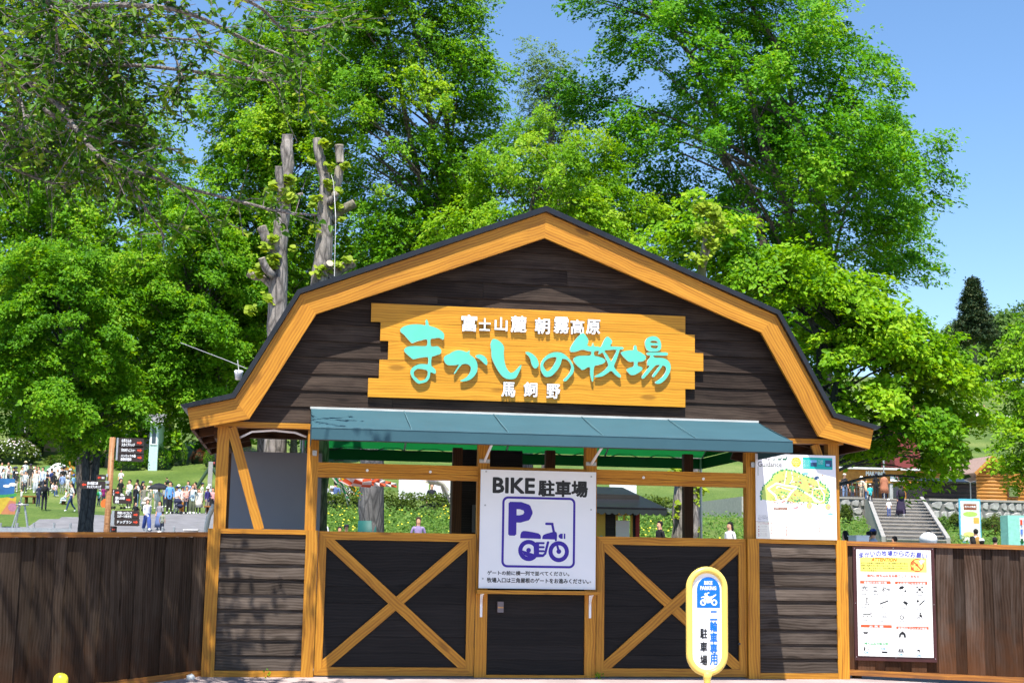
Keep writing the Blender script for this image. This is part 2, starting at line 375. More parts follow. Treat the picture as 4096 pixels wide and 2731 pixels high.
M_DKSTEEL = plain('dark_steel', (.04, .045, .05), .5, .2, 8)
M_BLACK = plain('black_print', (.012, .012, .014), .5, .05)
M_PURPLE = plain('violet_print', srgb(48, 20, 150), .45, .03)
M_MINT = plain('mint_paint', srgb(96, 196, 172), .4, .06, 3)
M_ROPE = plain('white_rope', (.7, .7, .68), .8)

# ================================================================== GROUND
_PY = np.array([-60, -40, -2.2, -.6, 0, 4, 20, 40, 55, 60, 70, 80, 92, 105, 130, 200, 300, 500, 900.])
_PZ = np.array([-.9, -.7, -.2, -.05, 0, 0, .28, .85, 1.75, 2.2, 3.4, 4.15, 5.0, 6.6, 11.0, 26.5, 45, 62, 75.])
def zg(x, y):
    x = np.asarray(x, float); y = np.asarray(y, float)
    z = np.interp(y, _PY, _PZ)
    # a little unevenness away from the gate
    k = np.clip((y - 25) / 40, 0, 1)
    return z + k * (.18 * np.sin(x * .21 + 1.3) * np.sin(y * .17) + .08 * np.sin(x * .55 + y * .4))
def terrain_hit(x, y):
    """where the line of sight through photo pixel (x, y) meets the ground"""
    d = ray(x, y)
    for t in np.linspace(18, 260, 1600):
        q = CAMP + d * ((t + 13.5) / d[1])
        if q[2] <= float(zg(q[0], q[1])): return q
    return CAMP + d * (90 / d[1])
def grid_mesh(xs, ys, zf, dz=0.0, keep=None):
    X, Y = np.meshgrid(xs, ys); Z = zf(X, Y) + dz
    v = np.stack([X, Y, Z], -1).reshape(-1, 3).tolist(); nx = len(xs); f = []
    for j in range(len(ys) - 1):
        for i in range(nx - 1):
            if keep and not keep((xs[i] + xs[i + 1]) / 2, (ys[j] + ys[j + 1]) / 2): continue
            a = j * nx + i; f.append((a, a + 1, a + nx + 1, a + nx))
    m = MB(); m.v = [tuple(p) for p in v]; m.f = f; m.m = [0] * len(f); return m
def grassmat(name, c1, c2, c3, s=1.0):
    m, nt, N, B, L = newmat(name)
    tc = N.new('ShaderNodeTexCoord'); n1 = N.new('ShaderNodeTexNoise'); n1.inputs['Scale'].default_value = .16 * s; n1.inputs['Detail'].default_value = 6; L(tc.outputs['Object'], n1.inputs['Vector'])
    n2 = N.new('ShaderNodeTexNoise'); n2.inputs['Scale'].default_value = 5 * s; n2.inputs['Detail'].default_value = 6; n2.inputs['Roughness'].default_value = .7; L(tc.outputs['Object'], n2.inputs['Vector'])
    mm = N.new('ShaderNodeMath'); mm.operation = 'MULTIPLY_ADD'; mm.inputs[1].default_value = .5; L(n2.outputs['Fac'], mm.inputs[0])
    hf = N.new('ShaderNodeMath'); hf.operation = 'MULTIPLY'; hf.inputs[1].default_value = .5; L(n1.outputs['Fac'], hf.inputs[0]); L(hf.outputs[0], mm.inputs[2])
    cr = ramp(N, [(.36, c1), (.5, c2), (.64, c3)]); L(mm.outputs[0], cr.inputs[0]); L(cr.outputs[0], B.inputs['Base Color'])
    B.inputs['Roughness'].default_value = .8; B.inputs['Specular IOR Level'].default_value = .2
    bp = N.new('ShaderNodeBump'); bp.inputs['Strength'].default_value = .7; bp.inputs['Distance'].default_value = .08; L(n2.outputs['Fac'], bp.inputs['Height']); L(bp.outputs[0], B.inputs['Normal'])
    return m
M_GRASS = grassmat('lawn_grass', (.045, .085, .014), (.092, .145, .025), (.175, .205, .055))
M_ASPH = plain('asphalt_path', (.17, .165, .17), .85, .18, 1.5, bump=.4, bscale=40)
M_PAVE = plain('pink_pavement', (.36, .29, .28), .85, .2, 3.0, bump=.5, bscale=80)
ys = np.concatenate([np.array([-60, -40, -20, -2.2, -.6, 0, 4]), np.linspace(8, 120, 70), np.linspace(130, 300, 18), np.linspace(350, 900, 10)])
xs = np.concatenate([np.linspace(-500, -110, 8), np.linspace(-90, 90, 91), np.linspace(110, 500, 8)])
g = grid_mesh(xs, ys, zg).build('ground', M_GRASS); tag(g, kind='structure')
# front apron: pinkish worn concrete
def pave_z(x, y): return np.interp(y, [-40, -2.2, -.6, 0, 5], [-.62, -.15, 0, .045, .06]) + 0 * x
m = grid_mesh(np.linspace(-30, 30, 13), np.array([-40, -20, -10, -5, -2.2, -1.4, -.6, -.3, 0, 1, 3, 5]), pave_z)
tag(m.build('pavement', M_PAVE), kind='structure')
# asphalt yard behind the gate and the path to the left
def in_path(x, y):
    if y < 50: return -34 < x < 40
    if x < -13.2: return y < 52 + (x + 34) * .42
    return y < 71.0 - max(0, -x - 7) * 1.3 and x < 6
m = grid_mesh(np.linspace(-36, 40, 77), np.linspace(5, 84, 100), zg, .03, in_path)
tag(m.build('path', M_ASPH), kind='structure')

# ================================================================== GATE HOUSE
XC = 2.326
GATE = thing('gate_house', 'barn-shaped dark wooden gate house with orange barge boards and gambrel roof', 'gate house', (XC, 0, 0.02))
ZB = 0.02
# --- posts: lower casings stand proud of the tall posts
def vpost(x0, x1, z0, z1, y0, y1, mt=M_YEL, name='post', parent=GATE):
    M = frame((((x0 + x1) / 2), y1, z0), (((x0 + x1) / 2), y1, z1), (0, -1, 0)); mm = MB()
    mm.box((0, -(x1 - x0) / 2, 0), (z1 - z0, (x1 - x0) / 2, y1 - y0)); return mm.build(name, mt, parent, world=M)
def hrail(x0, x1, z0, z1, y0, y1, mt=M_YEL, name='rail', parent=GATE):
    return plank(name, mt, parent, (x0, y1, (z0 + z1) / 2), (x1, y1, (z0 + z1) / 2), z1 - z0, y1 - y0)
for x0, x1 in ((-.713, -.603), (.122, .228), (4.40, 4.505), (5.245, 5.355)):
    vpost(x0, x1, ZB, 2.34, 0.0, .11)
for x0, x1 in ((-.757, -.643), (.137, .250), (4.397, 4.510), (5.297, 5.413)):
    vpost(x0, x1, ZB, 1.377, -.034, -.001)
for x0, x1 in ((1.741, 1.853), (2.789, 2.899)):
    vpost(x0, x1, ZB, 2.34, -.004, .105)
# back posts
for x0 in (-.72, .13, 1.75, 2.80, 4.40, 5.25):
    vpost(x0, x0 + .105, ZB, 2.36, 2.25, 2.355, M_SOFFIT)
# rails
hrail(-.642, .136, 1.335, 1.379, -.031, -.002); hrail(4.511, 5.296, 1.335, 1.377, -.031, -.002)
hrail(-.642, .136, .03, .10, -.030, -.002); hrail(4.511, 5.296, .03, .10, -.030, -.002)
hrail(1.853, 2.789, .028, .07, -.012, .03)
hrail(-.75, 5.40, 2.32, 2.369, -.02, .10)
# the long opening beam, two boards with a joint line
hrail(.228, 4.40, 1.928, 2.012, .004, .09); hrail(.228, 4.40, 1.873, 1.925, .006, .09)
for x, z in ((.687, 1.946), (1.284, 1.947), (3.361, 1.944), (3.961, 1.947)):
    mm = MB(); mm.tube([(x, -.012, z), (x, .02, z)], .013, 12); mm.build('bolt_cap', M_WHITEP, GATE)
# diagonal brace left, knee brace right
def brace(a, b, w, y0, y1, mt=M_YEL, name='brace', parent=GATE):
    return plank(name, mt, parent, (a[0], y1, a[1]), (b[0], y1, b[1]), w, y1 - y0)
brace((-.585, 2.315), (-.293, 1.375), .092, -.012, .03)
brace((5.30, 1.80), (5.12, 2.315), .08, .02, .06)
plank('beam', M_SOFFIT, GATE, (-.65, .12, 2.27), (-.65, 2.3, 2.27), .1, .1, (-1, 0, 0)); plank('beam', M_SOFFIT, GATE, (5.3, .12, 2.27), (5.3, 2.3, 2.27), .1, .1, (1, 0, 0))
plank('beam', M_SOFFIT, GATE, (-.75, 2.355, 2.455), (5.4, 2.355, 2.455), .10, .1)
plank('beam', M_SOFFIT, GATE, (.228, 2.355, 1.72), (4.4, 2.355, 1.72), .0 + .1, .1) if False else None
mm = MB(); mm.tube([(-.52, .05, 2.22), (-.40, .06, 2.285), (-.2, .07, 2.305), (0, .07, 2.29), (.11, .06, 2.25)], .011, 8); mm.build('conduit', M_WHITEP, GATE, smooth=True)

# --- clapboard rows
def lap_board(x0, x1, z0, z1, y_top, y_bot, th, mt, parent, name='board', cut=None):
    """lapped board: bottom edge leans out; cut(z) gives (xmin, xmax)"""
    zs = [z0, z1]
    if cut:
        zs = sorted(set([z0, z1] + [k for k in (2.53, 3.52) if z0 < k < z1]))
    L = []; R = []
    for z in zs:
        a, b = (x0, x1)
        if cut: c = cut(z); a, b = max(a, c[0]), min(b, c[1])
        if b - a < .01: b = a + .01
        L.append((a, z)); R.append((b, z))
    pts = L + R[::-1]
    yo = lambda z: y_bot + (y_top - y_bot) * (z - z0) / (z1 - z0)
    n = len(pts); cx, cz = (x0 + x1) / 2, (z0 + z1) / 2
    M = Matrix(((1, 0, 0, cx), (0, 0, -1, 0), (0, 1, 0, cz), (0, 0, 0, 1)))
    I = M.inverted(); mm = MB()
    pts = pts[::-1]
    v = [(p[0], yo(p[1]), p[1]) for p in pts] + [(p[0], yo(p[1]) + th, p[1]) for p in pts]
    f = [tuple(range(n - 1, -1, -1)), tuple(range(n, 2 * n))] + [(i, (i + 1) % n, n + (i + 1) % n, n + i) for i in range(n)]
    mm.add([tuple(I @ Vector(p)) for p in v], f)
    return mm.build(name, mt, parent, world=M)
def gable_cut(z):
    hw = float(np.interp(z, [2.37, 2.53, 3.52, 4.43], [2.80, 2.86, 2.29, 0.02])); return (XC - hw, XC + hw)
z = 2.371; k = 0
while z < 4.40:
    z1 = min(z + .158, 4.42)
    c = gable_cut(z)
    joints = [c[0]] + ([random.uniform(c[0] + 1.2, c[1] - 1.2)] if c[1] - c[0] > 3.2 else []) + [c[1]]
    for a, b in zip(joints[:-1], joints[1:]):
        lap_board(a + .0015, b - .0015, z, z1 + .012, -.003, -.019 - random.uniform(0, .006), .016, M_DARK, GATE, cut=gable_cut)
    z = z1; k += 1
# louvre-like side panels
for x0, x1 in ((-.642, .136), (4.511, 5.296)):
    for i in range(9):
        z0 = .102 + i * .1375
        lap_board(x0, x1, z0, z0 + .165 if i < 8 else 1.334, -.002, -.026 - random.uniform(0, .006), .014, M_PANEL, GATE)
    mm = MB(); mm.box((x0, .115, .03), (x1, .13, 1.34)); mm.build('backing_panel', M_DOOR, GATE)
# centre panel
mm = MB(); mm.box((1.853, .03, .07), (2.789, .04, 1.16)); mm.build('backing_panel', M_DOOR, GATE)
for i in range(8):
    z0 = .072 + i * .1365
    lap_board(1.855, 2.787, z0, z0 + .1355, .014, .010, .016, M_DOOR, GATE)
# --- doors
def door(x0, x1, first_over):
    dt = bpy.data.objects.new('gate_door', None); link(dt, GATE, Matrix.Translation(((x0 + x1) / 2, .03, .06)))
    z0, z1, w = .058, 1.372, .076
    fy0, fy1 = .004, .04
    poly_plank('frame_rail', M_YEL, dt, [(x0, z1), (x0 + w, z1 - w), (x1 - w, z1 - w), (x1, z1)][::-1], fy0, fy1, (1, 0))
    poly_plank('frame_rail', M_YEL, dt, [(x0, z0), (x1, z0), (x1 - w, z0 + w), (x0 + w, z0 + w)], fy0, fy1, (1, 0))
    poly_plank('frame_rail', M_YEL, dt, [(x0, z0), (x0 + w, z0 + w), (x0 + w, z1 - w), (x0, z1)], fy0, fy1, (0, 1))
    poly_plank('frame_rail', M_YEL, dt, [(x1, z0), (x1, z1), (x1 - w, z1 - w), (x1 - w, z0 + w)], fy0, fy1, (0, 1))
    ix0, ix1, iz0, iz1 = x0 + w, x1 - w, z0 + w, z1 - w
    bw = .05
    def diag(ax, az, bx, bz, full):
        # corner to corner strip clipped to the frame
        sx = 1 if bx > ax else -1; sz = 1 if bz > az else -1
        L = math.hypot(bx - ax, bz - az); u = bw * L / abs(bz - az) * .95; v = bw * L / abs(bx - ax) * .95
        P = [(ax, az), (ax + sx * u, az), (bx, bz - sz * v), (bx, bz), (bx - sx * u, bz), (ax, az + sz * v)]
        if full: return [P]
        c = ((ax + bx) / 2, (az + bz) / 2); d = Vector(((bx - ax) / L, (bz - az) / L)); return [P, c, d]
    A1 = diag(ix0, iz1, ix1, iz0, True)[0]; A2 = diag(ix0, iz0, ix1, iz1, True)[0]
    over, under = (A1, A2) if first_over else (A2, A1)
    def ccw(p):
        a = sum(p[i][0] * p[(i + 1) % len(p)][1] - p[(i + 1) % len(p)][0] * p[i][1] for i in range(len(p)))
        return p if a > 0 else p[::-1]
    do = (over[3][0] - over[0][0], over[3][1] - over[0][1]); du = (under[3][0] - under[0][0], under[3][1] - under[0][1])
    poly_plank('cross_brace', M_YEL, dt, ccw(over), .0075, .03, do)
    # the lower brace is cut in two at the crossing
    nrm = Vector((-do[1], do[0])).normalized(); cx, cz = (over[0][0] + over[3][0]) / 2, (over[0][1] + over[3][1]) / 2
    for sgn in (-1, 1):
        Q = []; n = len(under)
        dist = lambda p: sgn * ((p[0] - cx) * nrm.x + (p[1] - cz) * nrm.y) - bw * .96
        for i in range(n):
            p, q = under[i], under[(i + 1) % n]; dp, dq = dist(p), dist(q)
            if dp >= 0: Q.append(p)
            if dp * dq < 0: t = dp / (dp - dq); Q.append((p[0] + (q[0] - p[0]) * t, p[1] + (q[1] - p[1]) * t))
        poly_plank('cross_brace', M_YEL, dt, ccw(Q), .008, .03, du)
    n = 8; hh = (iz1 - iz0 + .06) / n
    for i in range(n):
        lap_board(ix0 - .02, ix1 + .02, iz0 - .03 + i * hh, iz0 - .03 + (i + 1) * hh - .0025, .030, .0285 + random.uniform(0, .003), .016, M_DOOR, dt, name='plank')
    mm = MB(); mm.box((x0 + .01, .0475, z0 + .01), (x1 - .01, .053, z1 - .01)); mm.build('backing_panel', M_DOOR, dt)  # added behind the planks to block light, so the gaps stay dark
    return dt
door(.254, 1.735, True); dr = door(2.905, 4.392, False)
mm = MB(); mm.tube([(4.315, -.001, .37), (4.315, .02, .37)], .012, 10); mm.build('latch', M_DKSTEEL, dr)
# intercom box on the centre panel
mm = MB(); a = D(1135, 1386); mm.box((1.948, -.03, .645), (2.005, .02, .745)); o = mm.build('meter_box', plain('meter_grey', (.16, .14, .15), .5), GATE)
mm = MB(); mm.box((1.95, -.0325, .685), (2.003, -.028, .698)); mm.build('label_strip', plain('amber', (.5, .25, .08), .5), o)

# --- barge boards and roof
PO = [(0, 4.477), (2.326, 3.56), (2.884, 2.562), (3.312, 2.458)]
PI = [(0, 4.226), (2.17, 3.387), (2.748, 2.380), (3.27, 2.268)]
for s in (-1, 1):
    for i in range(3):
        q = [PO[i], PO[i + 1], PI[i + 1], PI[i]]
        pts = [(XC + s * p[0], p[1]) for p in q]
        if s > 0: pts = pts[::-1]
        d = (s * (PO[i + 1][0] - PO[i][0]), PO[i + 1][1] - PO[i][1])
        poly_plank('barge_board', M_YEL, GATE, pts, -.205, -.165, d)
# roof: charcoal sheet with its edge over the barge boards, running back 3.3 m
RO = [(0, 4.535), (2.353, 3.603), (2.912, 2.608), (3.375, 2.488)]
RI = [(0, 4.480), (2.328, 3.564), (2.886, 2.566), (3.335, 2.455)]
for s in (-1, 1):
    for i in range(3):
        q = [RO[i], RO[i + 1], RI[i + 1], RI[i]]
        pts = [(XC + s * p[0], p[1]) for p in q]
        if s > 0: pts = pts[::-1]
        mm = MB(); mm.prism(pts, -.252, 3.1); mm.build('roof_slope', M_ROOF, GATE)
        # rafters seen from below at the eaves
    pts = [(XC + s * 2.80, 2.36), (XC + s * 3.26, 2.25), (XC + s * 3.29, 2.43), (XC + s * 2.86, 2.54)]
    for y in (.55, 1.3, 2.05, 2.8):
        mm = MB(); mm.prism(pts if s < 0 else pts[::-1], y, y + .045); mm.build('rafter', M_SOFFIT, GATE)
    q = [(XC + s * 3.24, 2.262), (XC + s * 3.27, 2.262), (XC + s * 3.30, 2.452), (XC + s * 3.27, 2.452)]
    mm = MB(); mm.prism(q if s > 0 else q[::-1], -.16, 3.08); mm.build('fascia', M_SOFFIT, GATE)
# back gable
pts = [(XC - 2.82, 2.46), (XC + 2.82, 2.46), (XC + 2.84, 2.55), (XC + 2.27, 3.51), (XC, 4.42), (XC - 2.27, 3.51), (XC - 2.84, 2.55)]
poly_plank('back_wall', M_DOOR, GATE, pts, 2.36, 2.40)

# --- grey board standing inside the left bay
o = thing('display_board', 'plain grey board standing behind the diagonal brace of the gate', 'board', (-.2, 2.0, 0))
mm = MB(); mm.box((-.66, 1.98, .75), (.30, 2.0, 2.235)); mm.build('panel', M_GREYPANEL, o)
for x in (-.6, .24):
    mm = MB(); mm.box((x, 2.0, .0), (x + .06, 2.05, 2.2)); mm.build('leg', M_SOFFIT, o)

# ================================================================== AWNING
AW = thing('awning', 'teal blue fabric awning below the gate sign', 'awning', (2.32, 0, 2.143))
AX0, AX1, AYW, AYF = .143, 4.505, -.028, -1.032
mm = MB()
def slab(m, p, t=.004, mi=0):
    p = [Vector(q) for q in p]; n = (p[1] - p[0]).cross(p[2] - p[0]).normalized() * t; k = len(p)
    m.add([tuple(q + n / 2) for q in p] + [tuple(q - n / 2) for q in p], [tuple(range(k)), tuple(range(2 * k - 1, k - 1, -1))] + [(i, k + i, k + (i + 1) % k, (i + 1) % k) for i in range(k)], mi)
nx, ny = 24, 6
for i in range(nx):
    for j in range(ny):
        def pt(i, j):
            x = AX0 + (AX1 - AX0) * i / nx; t = j / ny; sag = -.012 * math.sin(math.pi * t) * (1 + .5 * math.sin(x * 7))
            return (x, AYW + (AYF - AYW) * t, 2.515 + (2.248 - 2.515) * t + sag)
        q = [pt(i, j), pt(i, j + 1), pt(i + 1, j + 1), pt(i + 1, j)]
        mm.add(q, [(0, 1, 2, 3)])
mm.build('canopy', M_AWN, AW, smooth=True)
mm = MB(); slab(mm, [(AX0, AYF, 2.248), (AX0, AYF, 2.143), (AX1, AYF, 2.143), (AX1, AYF, 2.248)]); mm.build('valance', M_AWN, AW)
for x in (AX0, AX1):
    mm = MB(); slab(mm, [(x, AYW, 2.515), (x, AYF, 2.248), (x, AYF, 2.143), (x, AYW, 2.143)]); mm.build('side_panel', M_AWN, AW)
M_SEAM = plain('awning_seam', srgb(72, 108, 118), .6)
for x in (1.015, 1.875, 2.735, 3.595):
    mm = MB(); slab(mm, [(x - .004, AYW - .01, 2.518), (x - .004, AYF - .003, 2.252), (x + .004, AYF - .003, 2.252), (x + .004, AYW - .01, 2.518)], .003); mm.build('seam', M_SEAM, AW)
mm = MB(); mm.box((AX0, AYF - .006, 2.243), (AX1, AYF - .002, 2.252)); mm.build('seam', M_SEAM, AW)
mm = MB(); mm.box((AX0 - .01, -.05, 2.508), (AX1 + .01, -.022, 2.528)); mm.build('wall_cleat', plain('cleat_grey', (.5, .5, .48), .7), AW)
for x in (1.80, 2.84):
    mm = MB(); mm.tube([(x, -.01, 2.06), (x, -.55, 2.20), (x, -1.0, 2.235)], .013, 8); o = mm.build('arm', M_WHITEP, AW)
    mm = MB(); mm.box((x - .05, -.02, 2.045), (x + .05, -.006, 2.08)); mm.build('bracket', M_STEEL, AW)
mm = MB(); mm.tube([(AX0 + .02, AYF + .02, 2.15), (AX1 - .02, AYF + .02, 2.15)], .014, 8); mm.build('front_bar', M_DKSTEEL, AW)
for x in (.19, 4.46):
    mm = MB(); mm.box((x - .02, -.03, 2.07), (x + .02, -.004, 2.12)); mm.build('bracket', M_STEEL, AW)

# ================================================================== NAME SIGN ON THE GABLE
SG = thing('name_sign', 'orange plank sign with mint green brush lettering on the gable', 'sign', (2.23, -.05, 2.64))
rows = [((1486, 1213), (1484, 1286), (2741, 1338), (2741, 1269)), ((1524, 1289), (1521, 1362), (2779, 1413), (2779, 1342)), ((1553, 1366), (1552, 1439), (2813, 1488), (2813, 1416)),
        ((1517, 1439), (1514, 1514), (2779, 1560), (2779, 1490)), ((1472, 1514), (1471, 1587), (2741, 1633), (2741, 1563))]
rows = [((1486, 1213), (1484, 1286), (2741, 1338), (2741, 1269)), ((1523, 1290), (1520, 1361), (2779, 1413), (2779, 1343)), ((1554, 1366), (1551, 1439), (2813, 1488), (2813, 1415)),
        ((1518, 1440), (1515, 1512), (2779, 1560), (2779, 1488)), ((1473, 1515), (1471, 1587), (2741, 1633), (2741, 1560))]
zr = np.linspace(3.543, 2.638, 6)
SY0, SY1 = -.060, -.034
for i, q in enumerate(rows):
    xa = (A(*q[0], SY0)[0] + A(*q[1], SY0)[0]) / 2; xb = (A(*q[2], SY0)[0] + A(*q[3], SY0)[0]) / 2
    z1, z0 = A(*q[0], SY0)[2], A(*q[1], SY0)[2]
    z1 = 3.538 - i * .1805; z0 = z1 - .1785
    plank('plank', M_YELSIGN, SG, (xa, SY1, (z0 + z1) / 2), (xb, SY1, (z0 + z1) / 2), z1 - z0, SY1 - SY0 + random.uniform(0, .003))
c7 = lambda p: (1560 + p[0] / 3.92, 1200 + p[1] / 3.92)
c8 = lambda p: (2160 + p[0] / 3.7333, 1200 + p[1] / 3.7333)
GL = [
 (c7, [[(568,302),(585,312),(602,350),(608,395),(640,410),(700,425),(750,448),(800,478),(840,515),(852,545),(848,600),(838,620),(815,615),(780,592),(740,590),(700,602),(660,600),(640,612),(632,650),(638,700),(645,725),(690,730),(730,718),(770,735),(800,770),(808,810),(795,840),(760,855),(720,865),(690,878),(658,882),(650,920),(645,980),(650,1035),(680,1055),(710,1085),(722,1120),(715,1155),(690,1150),(650,1130),(632,1130),(630,1180),(610,1240),(570,1285),(500,1300),(460,1312),(420,1295),(380,1255),(345,1210),(322,1165),(318,1120),(335,1075),(375,1040),(430,1012),(490,1000),(550,1002),(595,1012),(602,960),(600,890),(550,892),(500,900),(450,905),(410,918),(365,930),(330,905),(280,860),(240,825),(220,795),(225,765),(260,735),(320,722),(400,718),(500,722),(570,720),(585,700),(588,650),(585,615),(540,615),(490,632),(440,640),(400,655),(350,680),(320,655),(270,600),(215,535),(175,510),(158,480),(165,450),(200,420),(260,395),(340,380),(420,378),(500,382),(550,398),(562,380),(552,330)],
      [(440,1072),(500,1078),(560,1090),(590,1110),(595,1150),(575,1210),(540,1248),(490,1262),(455,1258),(420,1222),(380,1190),(372,1155),(375,1120),(405,1090)]]),
 (c7, [[(1245,780),(1252,800),(1245,850),(1290,880),(1335,920),(1365,975),(1375,1030),(1370,1110),(1340,1170),(1290,1225),(1230,1258),(1160,1275),(1110,1272),(1102,1258),(1150,1240),(1210,1200),(1260,1130),(1272,1060),(1250,1020),(1210,1000),(1140,998),(1100,1040),(1060,1090),(1030,1140),(1010,1158),(1000,1150),(1030,1100),(1060,1050),(1088,1005),(1040,1018),(960,1022),(900,1018),(865,985),(840,930),(848,890),(880,862),(930,845),(960,820),(1020,792),(1080,782),(1140,792),(1200,815),(1225,805)]]),
 (c7, [[(1338,868),(1370,855),(1400,848),(1450,860),(1495,890),(1520,930),(1530,980),(1520,1022),(1490,1005),(1440,955),(1400,920),(1355,895)]]),
 (c7, [[(1625,605),(1660,612),(1700,630),(1745,665),(1780,710),(1792,760),(1785,820),(1788,900),(1800,990),(1825,1060),(1860,1115),(1895,1142),(1940,1125),(1990,1080),(2040,1020),(2062,1010),(2055,1060),(2020,1140),(1975,1225),(1920,1238),(1850,1240),(1790,1215),(1740,1170),(1690,1100),(1640,1010),(1605,930),(1588,870),(1590,790),(1575,720),(1585,650),(1600,620)]]),
 (c7, [[(2118,815),(2160,808),(2220,830),(2280,880),(2320,940),(2335,1000),(2325,1040),(2285,1075),(2255,1060),(2220,1010),(2205,930),(2180,880),(2140,848)]]),
 (c8, [[(245,775),(310,780),(370,810),(430,865),(480,930),(508,1000),(508,1050),(490,1100),(450,1145),(400,1200),(385,1212),(350,1210),(348,1185),(400,1140),(445,1080),(468,1020),(460,960),(430,910),(380,878),(330,872),(320,920),(300,980),(260,1045),(230,1075),(210,1100),(170,1135),(110,1148),(70,1140),(30,1090),(8,1030),(5,970),(25,910),(70,850),(130,805),(190,780)],
      [(250,848),(245,890),(215,955),(170,1020),(135,1055),(100,1062),(75,1030),(48,985),(50,950),(80,905),(130,868),(190,850)]]),
 (c8, [[(640,480),(680,520),(720,580),(725,625),(705,670),(720,688),(778,690),(785,640),(797,632),(803,660),(808,690),(870,692),(905,705),(935,650),(960,590),(990,550),(1015,543),(1055,575),(1082,615),(1070,650),(1040,690),(1120,692),(1200,695),(1240,700),(1255,725),(1235,735),(1192,735),(1175,800),(1140,900),(1110,960),(1105,1000),(1150,1060),(1210,1120),(1208,1155),(1180,1155),(1120,1110),(1065,1045),(1010,1090),(940,1135),(870,1150),(815,1148),(820,1130),(880,1100),(960,1050),(1020,985),(1022,960),(985,870),(945,790),(930,780),(890,808),(868,805),(885,765),(875,755),(808,760),(805,830),(870,842),(940,865),(980,895),(975,925),(930,955),(860,970),(812,980),(800,1050),(800,1130),(797,1215),(775,1215),(758,1150),(748,1100),(752,1000),(720,1000),(690,1015),(660,1038),(620,1042),(600,1015),(560,985),(520,935),(495,895),(510,860),(560,835),(640,828),(740,828),(765,820),(772,765),(720,760),(680,748),(660,738),(600,745),(540,770),(490,775),(455,770),(445,730),(470,680),(520,600),(580,530)],
      [(970,748),(1050,742),(1140,735),(1142,760),(1110,830),(1065,918),(1050,900),(1020,840),(985,790),(962,770)]]),
 (c8, [[(1410,675),(1435,672),(1445,700),(1450,755),(1500,775),(1560,815),(1585,845),(1580,880),(1545,912),(1500,918),(1460,918),(1455,985),(1500,990),(1535,1012),(1525,1045),(1480,1080),(1420,1115),(1365,1122),(1335,1100),(1290,1045),(1300,1025),(1350,1005),(1402,992),(1408,930),(1395,915),(1350,922),(1320,915),(1270,870),(1215,810),(1207,780),(1240,765),(1320,748),(1395,750),(1400,700)]]),
 (c8, [[(1690,535),(1740,545),(1785,580),(1810,640),(1812,710),(1795,750),(1750,766),(1680,768),(1630,764),(1595,740),(1570,680),(1568,620),(1590,575),(1635,545)],
      [(1650,610),(1700,603),(1745,608),(1765,630),(1760,642),(1650,640)], [(1648,675),(1770,675),(1765,700),(1735,722),(1690,718),(1655,705)]]),
 (c8, [[(1590,785),(1640,778),(1700,780),(1820,778),(1895,780),(1915,800),(1905,825),(1860,828),(1760,825),(1690,825),(1700,845),(1715,862),(1790,858),(1860,870),(1915,900),(1950,955),(1955,1020),(1940,1080),(1905,1140),(1875,1185),(1840,1215),(1800,1245),(1750,1250),(1720,1240),(1720,1220),(1780,1185),(1840,1135),(1880,1070),(1890,1020),(1870,985),(1835,970),(1810,1010),(1760,1080),(1715,1140),(1685,1155),(1675,1125),(1710,1080),(1760,1010),(1800,965),(1730,970),(1700,1000),(1650,1060),(1590,1130),(1545,1175),(1520,1170),(1518,1140),(1560,1085),(1610,1020),(1640,985),(1628,970),(1605,985),(1600,950),(1605,900),(1640,860),(1655,830),(1610,822),(1592,805)]]),
]
LY = -.098
for conv, loops in GL:
    LP = []
    for lp in loops:
        w = [A(*conv(p), LY) for p in lp]; LP.append(chaikin([(q[0], q[2]) for q in w]))
    c = (sum(p[0] for p in LP[0]) / len(LP[0]), sum(p[1] for p in LP[0]) / len(LP[0]))
    LP = [[(p[0] - c[0], p[1] - c[1]) for p in lp] for lp in LP]
    v, f = outline_mesh(LP, .013)
    M = plane_M((c[0], LY + .013, c[1])); mm = MB(); mm.add(v, f)
    for i, q in enumerate(f):
        zz = [v[k][2] for k in q]; mm.m[i] = 1 if max(zz) - min(zz) > .005 else 0
    o = mm.build('letter', [M_MINT, M_WHITEP], SG, world=M)
cs = lambda p: (1366 + p[0] / 1.6402, 1150 + p[1] / 1.6402)
for ch, x, y, s in [('富',838,233,112),('士',940,242,84),('山',1047,240,92),('麓',1163,240,112),('朝',1318,252,108),('霧',1443,247,112),('高',1548,258,100),('原',1652,258,100),('馬',1095,668,98),('飼',1240,668,98),('野',1390,680,98)]:
    q = A(*cs((x, y)), -.09); M = plane_M((q[0], -.077, q[2])); mm = MB()
    h = s / 1.6402 / 420 * .96
    put_text(mm, ch, M, -h * .47, -h / 2, w=h * .94, h=h, bold=.004, extrude=.085, fat=.022)
    mm.build('letter', M_WHITEP, SG)

